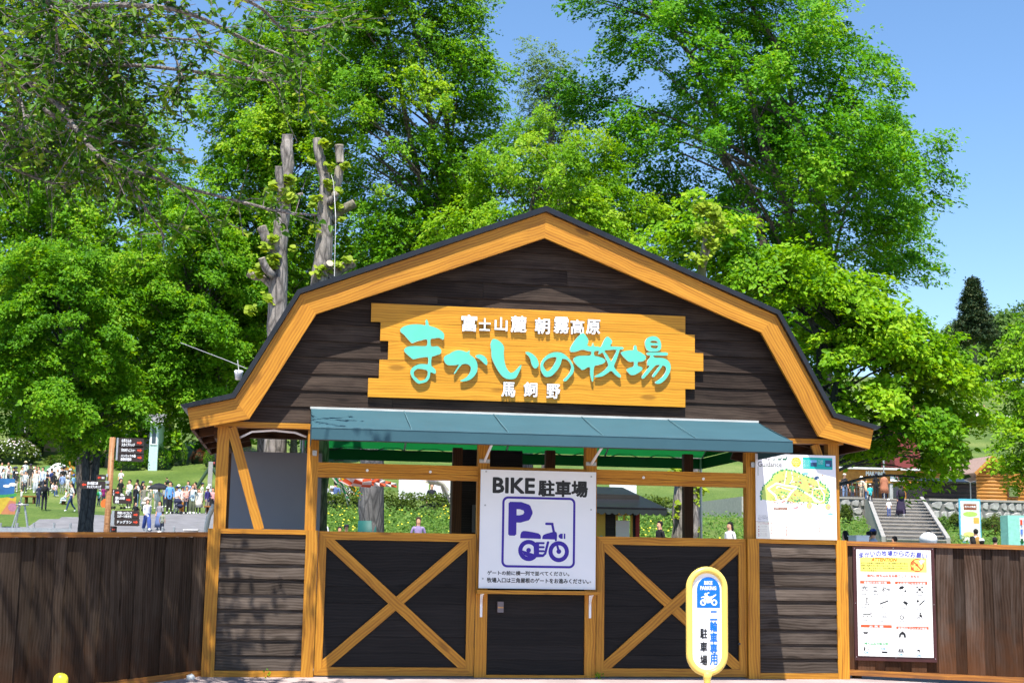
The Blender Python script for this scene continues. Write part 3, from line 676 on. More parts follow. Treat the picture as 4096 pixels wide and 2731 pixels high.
# ================================================================== FENCES
def fence(name, label, p0, p1, z0a, z0b, zt_a, zt_b, w, bmat, over_first):
    F = thing(name, label, 'fence', (p0[0], p0[1], z0a))
    p0 = Vector((p0[0], p0[1], 0)); p1 = Vector((p1[0], p1[1], 0)); L = (p1 - p0).length; d = (p1 - p0) / L
    n = Vector((d.y, -d.x, 0));
    if n.y > 0: n = -n
    lerp = lambda a, b, t: a + (b - a) * t
    at_ = lambda s, z, o=0: p0 + d * s + n * o + Vector((0, 0, z))
    plank('top_rail', M_RAIL, F, at_(0, lerp(zt_a, zt_b, 0) - .022, -.06), at_(L, zt_b - .022, -.06), .044, .125, n)
    plank('bottom_rail', M_RAIL, F, at_(0, z0a + .045, -.03), at_(L, z0b + .045, -.03), .055, .07, n)
    s = 0; i = 0
    while s < L - .02:
        bw = w * random.uniform(.9, 1.1); e = min(s + bw, L)
        t = (s + e) / 2 / L; zt = lerp(zt_a, zt_b, t) - .044; zb = lerp(z0a, z0b, t) + .073
        off = .018 if (i % 2 == 0) == over_first else 0.0
        a = at_((s + e) / 2, zb, off); b = at_((s + e) / 2, zt, off)
        M = frame(a, b, n); Lb = zt - zb; mm = MB()
        ov = .012 if off else 0
        j1, j2 = random.uniform(-.004, .004), random.uniform(-.004, .004)
        W2 = (e - s) / 2 + ov
        mm.add([(0, -W2, 0), (Lb, -W2 + j1, 0), (Lb, W2 + j2, 0), (0, W2, 0), (0, -W2, .017), (Lb, -W2 + j1, .017), (Lb, W2 + j2, .017), (0, W2, .017)],
               [(0, 1, 2, 3), (4, 7, 6, 5), (0, 4, 5, 1), (1, 5, 6, 2), (2, 6, 7, 3), (3, 7, 4, 0)])
        mm.build('board', bmat, F, world=M)
        s = e; i += 1
    for k in range(int(L / 1.7) + 1):
        s_ = .1 + k * 1.7
        if s_ > L: break
        plank('post', M_SOFFIT, F, at_(s_, lerp(z0a, z0b, s_ / L) - .05, -.06), at_(s_, lerp(zt_a, zt_b, s_ / L) - .05, -.06), .09, .09, -n)
    return F
fence('board_fence', 'blackish board fence with russet foot left of the gate', (-.762, .06), (-3.1, -2.1), .03, -.13, 1.345, 1.265, .168, M_FENCE, True)
fence('board_fence', 'brown weathered board fence right of the gate carrying the white notice', (5.42, .06), (8.6, -1.0), .06, .0, 1.372, 1.335, .128, M_FENCER, False)
# small white stone and weeds at the foot
for k, (x, y, sz) in enumerate(((-.84, -.16, .03),)):
    mm = MB(); mm.ell((x, y, .05), (sz * 1.4, sz, sz), 0, 8, 6, .5); o = mm.build('stone', plain('white_stone', (.6, .6, .58), .8, .2), None, True)
    tag(o, 'small white stone lying at the foot of the left fence end', 'stone')

# ================================================================== WHITE BIKE PARKING BOARD (centre)
PYY = -.10
bl, tr = A(1914.5, 2351, PYY), A(2385, 1888, PYY)
bx0, bx1, bz0, bz1 = (A(1914.1, 2351, PYY)[0] + A(1923.7, 1877, PYY)[0]) / 2, (A(2385.2, 1888, PYY)[0] + A(2381, 2358, PYY)[0]) / 2, A(2150, 2354, PYY)[2], A(2150, 1882, PYY)[2]
BW, BH = bx1 - bx0, bz1 - bz0
PS = thing('parking_board', 'white square bike parking board with violet motorcycle and P in gate centre', 'sign', (bx0 + BW / 2, PYY, bz0))
mm = MB(); mm.box((bx0, PYY, bz0), (bx1, PYY + .012, bz1)); mm.build('panel', M_WHITE, PS)
M = plane_M((bx0, PYY, bz0)); s = BH
U = lambda x, y: ((x - 108) / 1355 * BW, (1465 - y) / 1375 * BH)       # from the zoomed view of the board
Z = .0012
mm = MB()
p = U(257, 355); put_text(mm, 'BIKE', M, *p, w=(735 - 257) / 1355 * BW, h=170 / 1375 * BH, fat=.055, z=Z)
p = U(788, 385); put_text(mm, '駐車場', M, *p, w=(1358 - 788) / 1355 * BW, h=182 / 1375 * BH, fat=.045, z=Z)
p = U(205, 1312); put_text(mm, 'ゲートの前に横一列で並べてください。', M, *p, w=(1155 - 205) / 1355 * BW, h=50 / 1375 * BH, fat=.03, z=Z)
p = U(203, 1398); put_text(mm, '牧場入口は三角屋根のゲートをお進みください。', M, *p, w=(1382 - 203) / 1355 * BW, h=56 / 1375 * BH, fat=.03, z=Z)
mm.build('lettering', M_BLACK, PS)
mm = MB()
x0, y0 = U(364, 1222); x1, y1 = U(1220, 398); t = 26 / 1355 * BW
ro = rrect(x0, y0, x1, y1, .055); ri = rrect(x0 + t, y0 + t, x1 - t, y1 - t, .035)
for i in range(len(ro)):
    j = (i + 1) % len(ro); flat(mm, M, [ro[i], ro[j], ri[j], ri[i]], Z)
p = U(457, 835); put_text(mm, 'P', M, *p, w=(700 - 457) / 1355 * BW, h=(835 - 480) / 1375 * BH, bold=.0, fat=.06, z=Z)
k = BW / 1355
def cub(pts, z=Z): flat(mm, M, [U(*q) for q in pts][::-1], z)
cub([(578, 882), (580, 840), (590, 812), (612, 798), (640, 797), (720, 808), (790, 822), (812, 840), (820, 862), (818, 886)])
cub([(835, 888), (837, 858), (850, 838), (880, 825), (955, 803), (985, 797), (1003, 810), (1008, 840), (1005, 905), (985, 912), (982, 890)])
cub([(1024, 850), (1032, 832), (1050, 820), (1074, 820), (1074, 880), (1050, 880), (1032, 868)]); cub([(1086, 820), (1104, 820), (1104, 880), (1086, 880)])
bar(mm, M, U(880, 709), U(952, 709), 28 * k, Z, 0, 1); bar(mm, M, U(948, 706), U(972, 812), 28 * k, Z + .0002, 0, 0)
c = U(678, 1022); ring(mm, M, *c, 72 * k, 121 * k, Z); flat(mm, M, circ(*U(678, 1020), 27 * k), Z)
cub([(604, 1030), (606, 1022), (740, 1062), (752, 1060), (735, 1092), (678, 1098), (625, 1075)], Z + .0002)
cub([(735, 960), (760, 925), (800, 935), (800, 1060), (840, 1065), (870, 1040), (885, 1060), (850, 1095), (780, 1100), (740, 1090)], Z + .0003)
for yy in (935, 982, 1028): bar(mm, M, U(770, yy), U(852, yy), 24 * k, Z + .0004, 0, 1)
bar(mm, M, U(903, 925), U(872, 1050), 28 * k, Z + .0005, 0, 1)
c = U(1029, 1030); ring(mm, M, *c, 72 * k, 120 * k, Z); flat(mm, M, circ(*U(1030, 1028), 28 * k), Z); bar(mm, M, U(1000, 920), U(1030, 1028), 26 * k, Z + .0003)
mm.build('pictogram', M_PURPLE, PS)
for x, y in ((170, 114), (1405, 143), (165, 507), (1405, 533), (154, 1355), (1402, 1378)):
    a, b = U(x, y); q = M @ Vector((a, b, 0)); mm = MB(); mm.tube([(q.x, q.y - .006, q.z), (q.x, q.y + .004, q.z)], .0085, 12); mm.build('screw', M_STEEL, PS)
# shelf with brackets under the board
SH = thing('counter_shelf', 'narrow wooden shelf on white metal brackets under the parking board', 'shelf', (2.32, 0, .82))
plank('shelf_board', M_YEL, SH, (1.735, -.015, .836), (2.905, -.015, .836), .034, .125)
for x in (1.795, 2.84):
    mm = MB(); mm.box((x - .011, -.012, .60), (x + .011, -.005, .818)); mm.box((x - .011, -.12, .811), (x + .011, -.005, .818))
    mm.tube([(x, -.01, .72), (x, -.05, .765), (x, -.105, .812)], .006, 6); mm.build('bracket', M_WHITEP, SH)

# ================================================================== MAP BOARD (right bay)
MY = -.048
MX0, MX1, MZ0, MZ1 = 4.478, 5.302, 1.378, 2.205
MBD = thing('map_board', 'white guidance board with green illustrated ranch map in the right bay', 'sign', ((MX0 + MX1) / 2, MY, MZ0))
zsplit = 1.545
mm = MB(); mm.box((MX0, MY, zsplit), (MX1, MY + .01, MZ1)); mm.build('panel', M_WHITE, MBD)
mm = MB(); mm.box((MX0, MY - .001, MZ0), (MX1, MY + .01, zsplit - .003)); mm.build('lower_panel', plain('cream_panel', (.82, .81, .72), .4, .03), MBD)
M = plane_M((MX0, MY, MZ0)); W_, H_ = MX1 - MX0, MZ1 - MZ0
def V(x, y):      # zoomed view pixels (1490x1568 crop), sheared by perspective
    u = (x - 68 - (y - 150) * .006) / 1280; v = 1 - (y - 145 - (x - 68) * .018) / 1330
    return (u * W_, v * H_)
def cm(n, c, r=.5): return plain(n, srgb(*c), r, .05, 20)
cols = [cm('map_lime', (188, 212, 110)), cm('map_white', (240, 240, 238)), cm('map_tree', (60, 150, 95)), cm('map_teal', (0, 172, 165)), cm('map_yellow', (250, 190, 10)), cm('map_dgreen', (35, 95, 60)), cm('map_brown', (140, 90, 60)), cm('map_red', (190, 70, 60)), cm('map_blue', (120, 180, 225)), cm('map_grey', (150, 155, 160)), cm('map_peach', (228, 170, 140)), cm('map_violet', (40, 70, 110))]
mm = MB()
def vp(pts, z, mi): flat(mm, M, [V(*q) for q in pts][::-1], z, mi)
out = [(150, 860), (150, 780), (170, 700), (230, 620), (300, 540), (370, 450), (450, 405), (540, 395), (640, 400), (740, 440), (840, 480), (960, 520), (1080, 570), (1170, 630), (1225, 720), (1240, 810), (1215, 880), (1150, 930), (1010, 930), (860, 900), (700, 910), (540, 880), (400, 890), (260, 880)]
vp(out, .0008, 0)
random.seed(11)
for i in range(len(out)):
    a, b = out[i], out[(i + 1) % len(out)]
    if i > 16: continue
    for t in (0, .33, .66):
        x, y = a[0] + (b[0] - a[0]) * t + random.uniform(-10, 22), a[1] + (b[1] - a[1]) * t + random.uniform(-5, 14)
        flat(mm, M, circ(*V(x, y), .0095, 8), .0014 + random.uniform(0, .0004), 2)
for x, y, r in ((1010, 800, 8), (1000, 715, 7), (1050, 745, 7), (1085, 770, 8), (1120, 810, 8), (1040, 830, 7), (1090, 850, 8), (1130, 850, 7), (1190, 830, 8), (1200, 780, 8), (1185, 870, 8), (1215, 720, 7), (740, 690, 8), (770, 705, 8), (800, 720, 8), (830, 740, 8), (480, 750, 7), (520, 760, 7), (550, 780, 7), (690, 880, 9), (730, 890, 9), (760, 870, 9)):
    flat(mm, M, circ(*V(x, y), r * .0011 + .001, 8), .0014 + random.uniform(0, .0004), 2)
def road(pts, w=.009):
    for i in range(len(pts) - 1): bar(mm, M, V(*pts[i]), V(*pts[i + 1]), w, .0011 + i * .00002, 1, 1)
road([(260, 700), (400, 610), (560, 650), (700, 660), (860, 760), (980, 830), (1080, 900)], .016); road([(560, 420), (540, 540), (520, 640)]); road([(640, 420), (660, 540), (600, 640)]); road([(980, 700), (960, 800), (1000, 890), (1080, 910), (1150, 880), (1160, 780), (1100, 690), (1000, 690)])
road([(280, 720), (380, 800), (400, 880), (560, 860), (640, 740), (700, 700)], .02); road([(1060, 580), (1080, 660), (1160, 700)]); road([(420, 660), (560, 700), (640, 720)])
for _ in range(190):
    x, y = random.uniform(280, 1140), random.uniform(460, 930); w = random.uniform(8, 34); h = random.uniform(6, 20)
    if x < 420 and y < 620: continue
    vp([(x, y), (x + w, y + 2), (x + w, y + h), (x, y + h)], .0016 + random.uniform(0, .0004), random.choice((6, 6, 7, 10, 9, 1, 5, 10)))
for x0, x1 in ((280, 560), (600, 760)):
    for _ in range(28):
        x, y = random.uniform(x0, x1), random.uniform(830, 935); w = random.uniform(10, 30); h = random.uniform(5, 12); vp([(x, y), (x + w, y + 1), (x + w, y + h), (x, y + h)], .002 + random.uniform(0, .0004), random.choice((6, 7, 10, 10, 2, 4)))
flat(mm, M, circ(*V(715, 277), .050, 28), .001, 4)
vp([(822, 198), (1296, 206), (1298, 392), (824, 376)], .001, 3)
vp([(945, 238), (1045, 240), (1045, 345), (945, 342)], .0014, 11); vp([(945, 238), (1045, 240), (1045, 280), (945, 280)], .0016, 8); vp([(1180, 240), (1288, 242), (1288, 350), (1180, 346)], .0014, 11); vp([(1195, 300), (1250, 302), (1250, 335), (1195, 332)], .0016, 8)
vp([(354, 988), (568, 992), (566, 1030), (354, 1026)], .001, 6)
for cx, cy in ((918, 960), (1218, 976)): flat(mm, M, circ(*V(cx, cy), .029, 18), .0019, 0); flat(mm, M, circ(*V(cx + 8, cy + 10), .018, 12), .0021, 10)
vp([(1000, 545), (1010, 510), (1050, 488), (1085, 520), (1090, 560)], .0018, 11); vp([(830, 440), (905, 440), (900, 470), (820, 470)], .0018, 8)
vp([(1205, 1102), (1245, 1072), (1270, 1075), (1310, 1105)], .001, 8); vp([(640, 1010), (740, 975), (735, 1000)], .001, 7)
for x in (340, 590, 730, 900):
    vp([(x, 1180), (x + 120, 1182), (x + 120, 1186), (x, 1184)], .001, 9)
# ruled green lines and small horses of the heading
vp([(330, 186), (560, 190), (560, 193), (330, 189)], .001, 5); vp([(105, 345), (565, 352), (565, 356), (105, 349)], .001, 5); vp([(105, 350), (111, 350), (111, 490), (105, 490)], .001, 5)
for x, k_ in ((345, .6), (425, 1.0), (500, 1.3)):
    vp([(x, 245), (x + 45 * k_, 246), (x + 45 * k_, 246 - 22 * k_), (x, 245 - 20 * k_)], .001, 5); bar(mm, M, V(x + 5, 248), V(x + 5, 262), .003, .001, 5); bar(mm, M, V(x + 38 * k_, 248), V(x + 38 * k_, 262), .003, .001, 5)
    vp([(x + 38 * k_, 246 - 18 * k_), (x + 50 * k_, 246 - 44 * k_), (x + 62 * k_, 246 - 36 * k_), (x + 48 * k_, 246 - 10 * k_)], .0012, 5)
mm.build('map_print', cols, MBD)
mm = MB()
a = V(150, 262); put_text(mm, 'Map', M, *a, w=.10, h=.055, z=.001); a = V(105, 345); put_text(mm, 'Guidance', M, *a, w=.245, h=.047, z=.001)
for i, ln in enumerate(('マリンちゃん乗り場', '公共の乗り物はございません', '園内マップ、駐車場案内はこちら', '掲載しています。')):
    a = V(105, 1125 + i * 20); put_text(mm, ln, M, *a, w=.08 if i == 0 else .11, h=.008, z=.001)
tag(mm.build('lettering', M_BLACK, MBD), kind='stuff')
mm = MB()
for i, ln in enumerate(('受付中の為', '園内をめぐる乗り物', '時刻は案内所まで', 'お問い合わせを', 'ご確認')):
    c = V(715, 222 + i * 28); wd_ = (.035, .075, .08, .075, .03)[i]; put_text(mm, ln, M, c[0] - wd_ / 2, c[1] - .006, w=wd_, h=.011, z=.0014)
for i in range(7):
    a = V(832, 250 + i * 18); put_text(mm, 'ご案内いたします' if i % 2 else '園内バスのりば', M, *a, w=.062, h=.007, z=.0014)
    a = V(1062, 250 + i * 18); put_text(mm, 'のりもの案内所', M, *a, w=.055, h=.007, z=.0014) if i < 4 else None
a = V(368, 1012); put_text(mm, 'お食事処 バーベキュー', M, *a, w=.115, h=.013, z=.0014); a = V(368, 1026); put_text(mm, '園内のご案内図です', M, *a, w=.115, h=.006, z=.0014)
tag(mm.build('lettering', M_WHITEP, MBD), kind='stuff')
mm = MB(); a = V(105, 1252); put_text(mm, 'アニマルふれあい', M, *a, w=.16, h=.02, z=.002)
for r, rows_ in ((105, (1290, 1332, 1360, 1402, 1432)), (300, (1292, 1320, 1348, 1396)), (540, (1300, 1340, 1368, 1400, 1424)), (820, (1305, 1332, 1360)), (1070, (1308, 1336, 1364, 1416))):
    for y in rows_: flat(mm, M, circ(*V(r + 10, y), .0055, 10), .002)
tag(mm.build('lettering', plain('red_print', srgb(175, 60, 60), .5), MBD), kind='stuff')
mm = MB()
for r, rows_, w_ in ((135, (1296, 1338, 1366, 1408, 1438), .07), (325, (1298, 1326, 1354, 1402), .055), (565, (1306, 1346, 1374, 1406, 1430), .09), (845, (1311, 1338, 1366), .09), (1095, (1314, 1342, 1370, 1422), .1)):
    for i, y in enumerate(rows_): a = V(r, y); put_text(mm, ('ふれあい牧場', 'おさんぽやぎ', 'うまのえさ', '羊の館', 'まきばの教室')[i % 5], M, *a, w=w_, h=.011, z=.002)
tag(mm.build('lettering', plain('pale_print', (.45, .42, .40), .5), MBD), kind='stuff')

# ================================================================== NOTICE ON THE RIGHT FENCE
fp0 = Vector((5.42, .06, 0)); fdir = (Vector((8.6, -1.0, 0)) - fp0).normalized(); fn = Vector((fdir.y, -fdir.x, 0)); fn = fn if fn.y < 0 else -fn
def on_fence(x, y, off=.07):
    d = Vector(ray(x, y)); o = Vector(CAMP); pl = fp0 + fn * off; t = (pl - o).dot(fn) / d.dot(fn); return o + d * t
q = [on_fence(*c) for c in ((3414, 2182), (3742, 2191), (3744, 2657), (3417, 2630))]
nz0, nz1 = (q[2].z + q[3].z) / 2, (q[0].z + q[1].z) / 2
na = (q[0] + q[3]) / 2; nb = (q[1] + q[2]) / 2; NW = (Vector((nb.x - na.x, nb.y - na.y, 0))).length; NH = nz1 - nz0
NO = Vector((na.x, na.y, nz0)); M = frame(NO, NO + fdir, fn); I4 = M
NT = thing('rules_notice', 'white rules notice with yellow heading box in maroon frame on the right fence', 'notice', tuple(NO))
def lbox(m, x0, y0, z0, x1, y1, z1, mi=0):
    k = MB(); k.box((x0, y0, z0), (x1, y1, z1), mi); m.add([tuple(I4 @ Vector(p)) for p in k.v], k.f, mi)
mm = MB(); lbox(mm, 0, 0, -.03, NW, NH, -.008); mm.build('backing', plain('maroon_paint', (.055, .014, .014), .45, .2), NT)
fwx = 38 / 888 * NW; px0, px1, py0, py1 = fwx, NW - fwx * 1.0, .10 / 2.75 * NH * 1.1, NH - .028
mm = MB(); lbox(mm, px0, py0, -.008, px1, py1, 0); mm.build('panel', plain('notice_white', (.85, .85, .82), .4, .02), NT)
for a, b in ((.02, .03), (.5, .03), (.98, .03), (.02, .5), (.98, .5), (.02, .98), (.5, .99), (.98, .985)):
    mm = MB(); p = I4 @ Vector((a * NW, b * NH, -.004)); mm.ell(p, (.004, .004, .004), 0, 8, 4); mm.build('screw', M_STEEL, NT)
PWd, PHt = px1 - px0, py1 - py0
def T(x, y):       # zoomed notice view: panel spans x 98..1075(+), y 55..1485 with a slight shear
    u = (x - 98 - (y - 55) * .008) / 975; v = 1 - (y - 55 - (x - 98) * .03) / 1395
    return (px0 + u * PWd, py0 + v * PHt)
nc = [plain('notice_yellow', srgb(250, 240, 110), .5, .03), plain('notice_red', srgb(225, 85, 45), .5, .03), plain('notice_blue', srgb(35, 40, 165), .5, .03), plain('notice_orange', srgb(225, 95, 15), .5, .03), plain('notice_olive', srgb(95, 92, 40), .5), M_BLACK, plain('notice_green', srgb(35, 165, 80), .5), plain('notice_sky', srgb(60, 140, 230), .5), M_WHITEP, plain('notice_grey', (.22, .22, .22), .5), plain('notice_pink', (.75, .5, .5), .5)]
mm = MB()
def tp(pts, z, mi): flat(mm, M, [T(*q) for q in pts][::-1], z, mi)
tp([(145, 160), (1018, 185), (1018, 375), (145, 348)], .0008, 0)
for i, ch in enumerate('まかいの牧場からのお願い'):
    t = i / 11; x = 140 + t * 815; y = 172 - 30 * math.sin(math.pi * t) + t * 12; a = T(x, y); put_text(mm, ch, M, *a, w=.052 / .82 * PWd, h=.055 / 1.1 * PHt, fat=.022, mi=2, z=.0014, rot=math.radians(10 - 22 * t))
a = T(295, 214); put_text(mm, 'ATTENTION', M, *a, w=335 / 975 * PWd, h=45 / 1395 * PHt, fat=.05, mi=3, z=.0014, shear=.25)
for i, ln in enumerate(('まかいの牧場には動物が多く、特に車輪付の乗り物は', '動物の視界を妨げ恐れがあります。多くの方がのんび', 'り楽しく過ごせるよう、下記の物を持ち込み禁止とさ', 'せていただきます。')):
    a = T(160, 246 + i * 33); put_text(mm, ln, M, *a, w=(610 if i < 3 else 205) / 975 * PWd, h=20 / 1395 * PHt, mi=4, z=.0014, fat=.03)
c = T(893, 278); ring(mm, M, *c, .062 / .82 * PWd, .074 / .82 * PWd, .0014, 1); bar(mm, M, T(840, 220), T(945, 335), .013, .0016, 1)
for ch, x, y in (('持', 806, 282), ('込', 866, 288), ('禁', 806, 346), ('止', 866, 352)):
    a = T(x, y); put_text(mm, ch, M, *a, w=46 / 975 * PWd, h=50 / 1395 * PHt, fat=.03, mi=1, z=.002)
for k_ in range(5): bar(mm, M, T(945, 265), T(925 + k_ * 16, 205 + abs(k_ - 2) * 7), .012, .0022 + k_ * .0001, 10, 1)
a = T(235, 420); put_text(mm, '場内に持ち込みをお断りしているもの', M, *a, w=685 / 975 * PWd, h=34 / 1395 * PHt, mi=1, fat=.045, z=.0014)
for x0, x1, y, tx in ((142, 545, 488, '車輪付きの乗り物'), (602, 1020, 503, '人の迷惑になる玩具等'), (145, 550, 1062, '火 気 類'), (608, 1028, 1088, '本格的なアウトドア用品')):
    tp([(x0, y - 18), (x1, y - 8), (x1, y + 30), (x0, y + 18)], .0008, 1)
    n_ = len(tx); w_ = min((x1 - x0) * .9, n_ * 37); a = T((x0 + x1) / 2 - w_ / 2, y + 20); put_text(mm, tx, M, *a, w=w_ / 975 * PWd, h=29 / 1395 * PHt, mi=8, fat=.025, z=.0014)
def pc(x, y): return T(x, y)
q_ = PWd / 975
for cx in (173, 228): ring(mm, M, *pc(cx, 577), 17 * q_, 24 * q_, .001, 5, 14)
bar(mm, M, pc(173, 577), pc(195, 552), 7 * q_, .001, 5); bar(mm, M, pc(195, 552), pc(228, 577), 7 * q_, .001, 5); bar(mm, M, pc(185, 545), pc(215, 548), 8 * q_, .001, 5)
for cx, cy in ((325, 560), (350, 560), (328, 608), (352, 608)): ring(mm, M, *pc(cx, cy), 5 * q_, 12 * q_, .001, 5, 10)
bar(mm, M, pc(322, 545), pc(358, 575), 5 * q_, .001, 5); bar(mm, M, pc(322, 598), pc(355, 602), 5 * q_, .001, 5)
ring(mm, M, *pc(447, 598), 9 * q_, 17 * q_, .001, 5, 12); ring(mm, M, *pc(520, 596), 9 * q_, 17 * q_, .001, 5, 12); bar(mm, M, pc(450, 562), pc(515, 594), 9 * q_, .001, 5); bar(mm, M, pc(447, 598), pc(455, 550), 8 * q_, .001, 5)
tp([(650, 575), (668, 550), (705, 545), (722, 560), (700, 585), (660, 590)], .001, 5); tp([(722, 600), (745, 600), (745, 625), (722, 625)], .001, 5)
flat(mm, M, circ(*pc(920, 595), 17 * q_, 12), .001, 5)
for dx, dy in ((-33, -33), (33, -33), (-33, 33), (33, 33)): bar(mm, M, pc(920, 595), pc(920 + dx, 595 + dy), 6 * q_, .001, 5); flat(mm, M, circ(*pc(920 + dx, 595 + dy), 11 * q_, 10), .0012, 5)
flat(mm, M, circ(*pc(230, 703), 11 * q_, 10), .001, 5); bar(mm, M, pc(230, 712), pc(228, 745), 13 * q_, .001, 5); bar(mm, M, pc(228, 745), pc(255, 782), 7 * q_, .001, 5); bar(mm, M, pc(228, 745), pc(215, 780), 6 * q_, .001, 5); bar(mm, M, pc(200, 782), pc(268, 784), 5 * q_, .0012, 5); bar(mm, M, pc(205, 780), pc(205, 735), 4 * q_, .001, 5)
bar(mm, M, pc(402, 776), pc(505, 738), 16 * q_, .001, 5, 1); bar(mm, M, pc(655, 722), pc(705, 755), 5 * q_, .001, 5); tp([(700, 765), (720, 738), (768, 768), (748, 798)], .001, 5); bar(mm, M, pc(750, 790), pc(745, 815), 8 * q_, .001, 5)
flat(mm, M, circ(*pc(893, 745), 17 * q_, 12), .001, 5); bar(mm, M, pc(912, 800), pc(982, 735), 15 * q_, .001, 5)
bar(mm, M, pc(175, 914), pc(255, 914), 13 * q_, .001, 5); bar(mm, M, pc(255, 914), pc(290, 898), 13 * q_, .001, 5)
for x in (185, 232, 285): flat(mm, M, circ(*pc(x, 937), 8 * q_, 8), .001, 5)
for x in (432, 455, 480): ring(mm, M, *pc(x, 945), 7 * q_, 13 * q_, .001, 9, 10)
ring(mm, M, *pc(455, 915), 20 * q_, 27 * q_, .001, 9, 14, 0, math.pi)
ring(mm, M, *pc(682, 955), 18 * q_, 28 * q_, .001, 5, 14); bar(mm, M, pc(705, 968), pc(748, 905), 5 * q_, .0012, 9)
flat(mm, M, circ(*pc(923, 903), 11 * q_, 10), .001, 5); tp([(908, 918), (938, 918), (948, 950), (915, 955)], .001, 5); ring(mm, M, *pc(898, 965), 9 * q_, 16 * q_, .0012, 5, 12); bar(mm, M, pc(935, 950), pc(955, 970), 9 * q_, .001, 5)
tp([(172, 1140), (243, 1140), (228, 1165), (190, 1165)], .001, 5); ring(mm, M, *pc(207, 1130), 20 * q_, 25 * q_, .001, 5, 12, 0, math.pi)
for a_, b_ in (((190, 1165), (178, 1205)), ((225, 1165), (235, 1205))): bar(mm, M, pc(*a_), pc(*b_), 5 * q_, .001, 5)
bar(mm, M, pc(275, 1165), pc(308, 1135), 6 * q_, .001, 9)
tp([(638, 1215), (645, 1170), (685, 1132), (725, 1165), (735, 1218), (708, 1218), (700, 1180), (668, 1180), (662, 1217)], .001, 5)
a = T(130, 1258); put_text(mm, 'その他にもスタッフがお客様の迷惑になると判断し、持ち込みをお断りする事もございます', M, *a, w=905 / 975 * PWd, h=18 / 1395 * PHt, mi=1, z=.001)
a = T(188, 1308); put_text(mm, '持ち込み可能な物', M, *a, w=310 / 975 * PWd, h=36 / 1395 * PHt, mi=6, fat=.022, z=.001)
a = T(525, 1325); put_text(mm, 'Items that can be brought into the ranch', M, *a, w=490 / 975 * PWd, h=14 / 1395 * PHt, mi=6, z=.001)
for x, y in ((185, 1420), (405, 1375), (628, 1450), (862, 1462)): a = T(x, y); put_text(mm, 'OK', M, *a, w=64 / 975 * PWd, h=30 / 1395 * PHt, mi=7, fat=.03, z=.0018)
tp([(175, 1380), (190, 1325), (205, 1345), (195, 1385)], .001, 5); tp([(235, 1345), (240, 1370), (262, 1395)], .001, 5); tp([(415, 1393), (490, 1397), (488, 1420), (415, 1416)], .001, 5); tp([(627, 1408), (635, 1370), (662, 1352), (690, 1370), (702, 1412)], .001, 5); bar(mm, M, pc(650, 1408), pc(660, 1355), 5 * q_, .0013, 8); bar(mm, M, pc(678, 1410), pc(668, 1355), 5 * q_, .0013, 8)
tp([(868, 1395), (880, 1372), (905, 1372), (916, 1400), (905, 1425), (900, 1395)], .001, 5)
for r_, yy in ((160, 640), (320, 645), (435, 652), (645, 655), (890, 662), (160, 808), (380, 820), (675, 832), (870, 842), (175, 985), (375, 995), (655, 1005), (905, 1022)):
    a = T(r_, yy + 12); put_text(mm, '持込禁止', M, *a, w=80 / 975 * PWd, h=15 / 1395 * PHt, mi=9, z=.001, fat=.03)
for yy in (1125, 1150, 1190, 1210): a = T(345, yy); put_text(mm, '炭火・花火など火の気', M, *a, w=150 / 975 * PWd, h=14 / 1395 * PHt, mi=9, z=.001); a = T(785, yy + 22); put_text(mm, 'テント・タープ・寝袋など', M, *a, w=210 / 975 * PWd, h=14 / 1395 * PHt, mi=9, z=.001)
mm.build('notice_print', nc, NT)

# ================================================================== YELLOW POLE SIGN
M_YPL = plain('yellow_plastic', srgb(238, 205, 100), .35, .04, 5)
SYY = -3.0
cen = A(2827, 2470, SYY); sc_ = (SYY + 13.5) / FPX * 1.0
PO_ = thing('pole_sign', 'yellow framed oval bike parking sign on a pole before the right door', 'sign', (cen[0], SYY, -.165))
# dims from zoomed view (scale 3.193, origin 2680,2240)
zz = lambda x, y: A(2680 + x / 3.193, 2240 + y / 3.193, SYY)
ol, orr = zz(204, 800)[0], zz(738, 800)[0]; cx = (ol + orr) / 2; RW = (orr - ol) / 2
ztop = zz(470, 78)[2]; zbot = zz(470, 1480)[2]; zc1 = ztop - RW; zc0 = zbot + RW
il = zz(304, 800)[0]; ir = zz(672, 800)[0]; rI = (ir - il) / 2
def stad(r, n=16, c0=zc0, c1=zc1):
    return [(cx + r * math.cos(math.pi * i / n), c1 + r * math.sin(math.pi * i / n)) for i in range(n + 1)] + [(cx - r * math.cos(math.pi * i / n), c0 - r * math.sin(math.pi * i / n)) for i in range(n + 1)]
mm = MB(); S = 16; prof = []
R0 = (RW + rI) / 2; rt = (RW - rI) / 2
path = stad(R0); n = len(path)
for i, p in enumerate(path):
    c0_ = zc1 if i <= 16 else zc0; d = Vector((p[0] - cx, 0, p[1] - c0_)).normalized()
    for k_ in range(12):
        a = 2 * math.pi * k_ / 12; q = Vector((p[0], SYY, p[1])) + d * (rt * math.cos(a)) + Vector((0, -1, 0)) * (rt * 1.15 * math.sin(a))
        mm.v.append(tuple(q))
for i in range(n):
    for k_ in range(12):
        a, b = i * 12 + k_, i * 12 + (k_ + 1) % 12; c, d = ((i + 1) % n) * 12 + k_, ((i + 1) % n) * 12 + (k_ + 1) % 12
        mm.f.append((a, b, d, c)); mm.m.append(0)
mm.build('frame', M_YPL, PO_, True)
mm = MB(); mm.prism(stad(rI + .01), SYY - .004, SYY + .01); mm.build('panel', M_WHITEP, PO_)
mm = MB(); mm.lathe([(.085, 0), (.085, .02), (.03, .03), (.024, .06), (.024, zbot + .125), (.03, zbot + .155), (.045, zbot + .195)], (cx, SYY, -.165), 18); mm.build('pole', M_YPL, PO_, True)
M = plane_M((cx, SYY - .004, zc0)); kq = RW * 2 / (738 - 204)
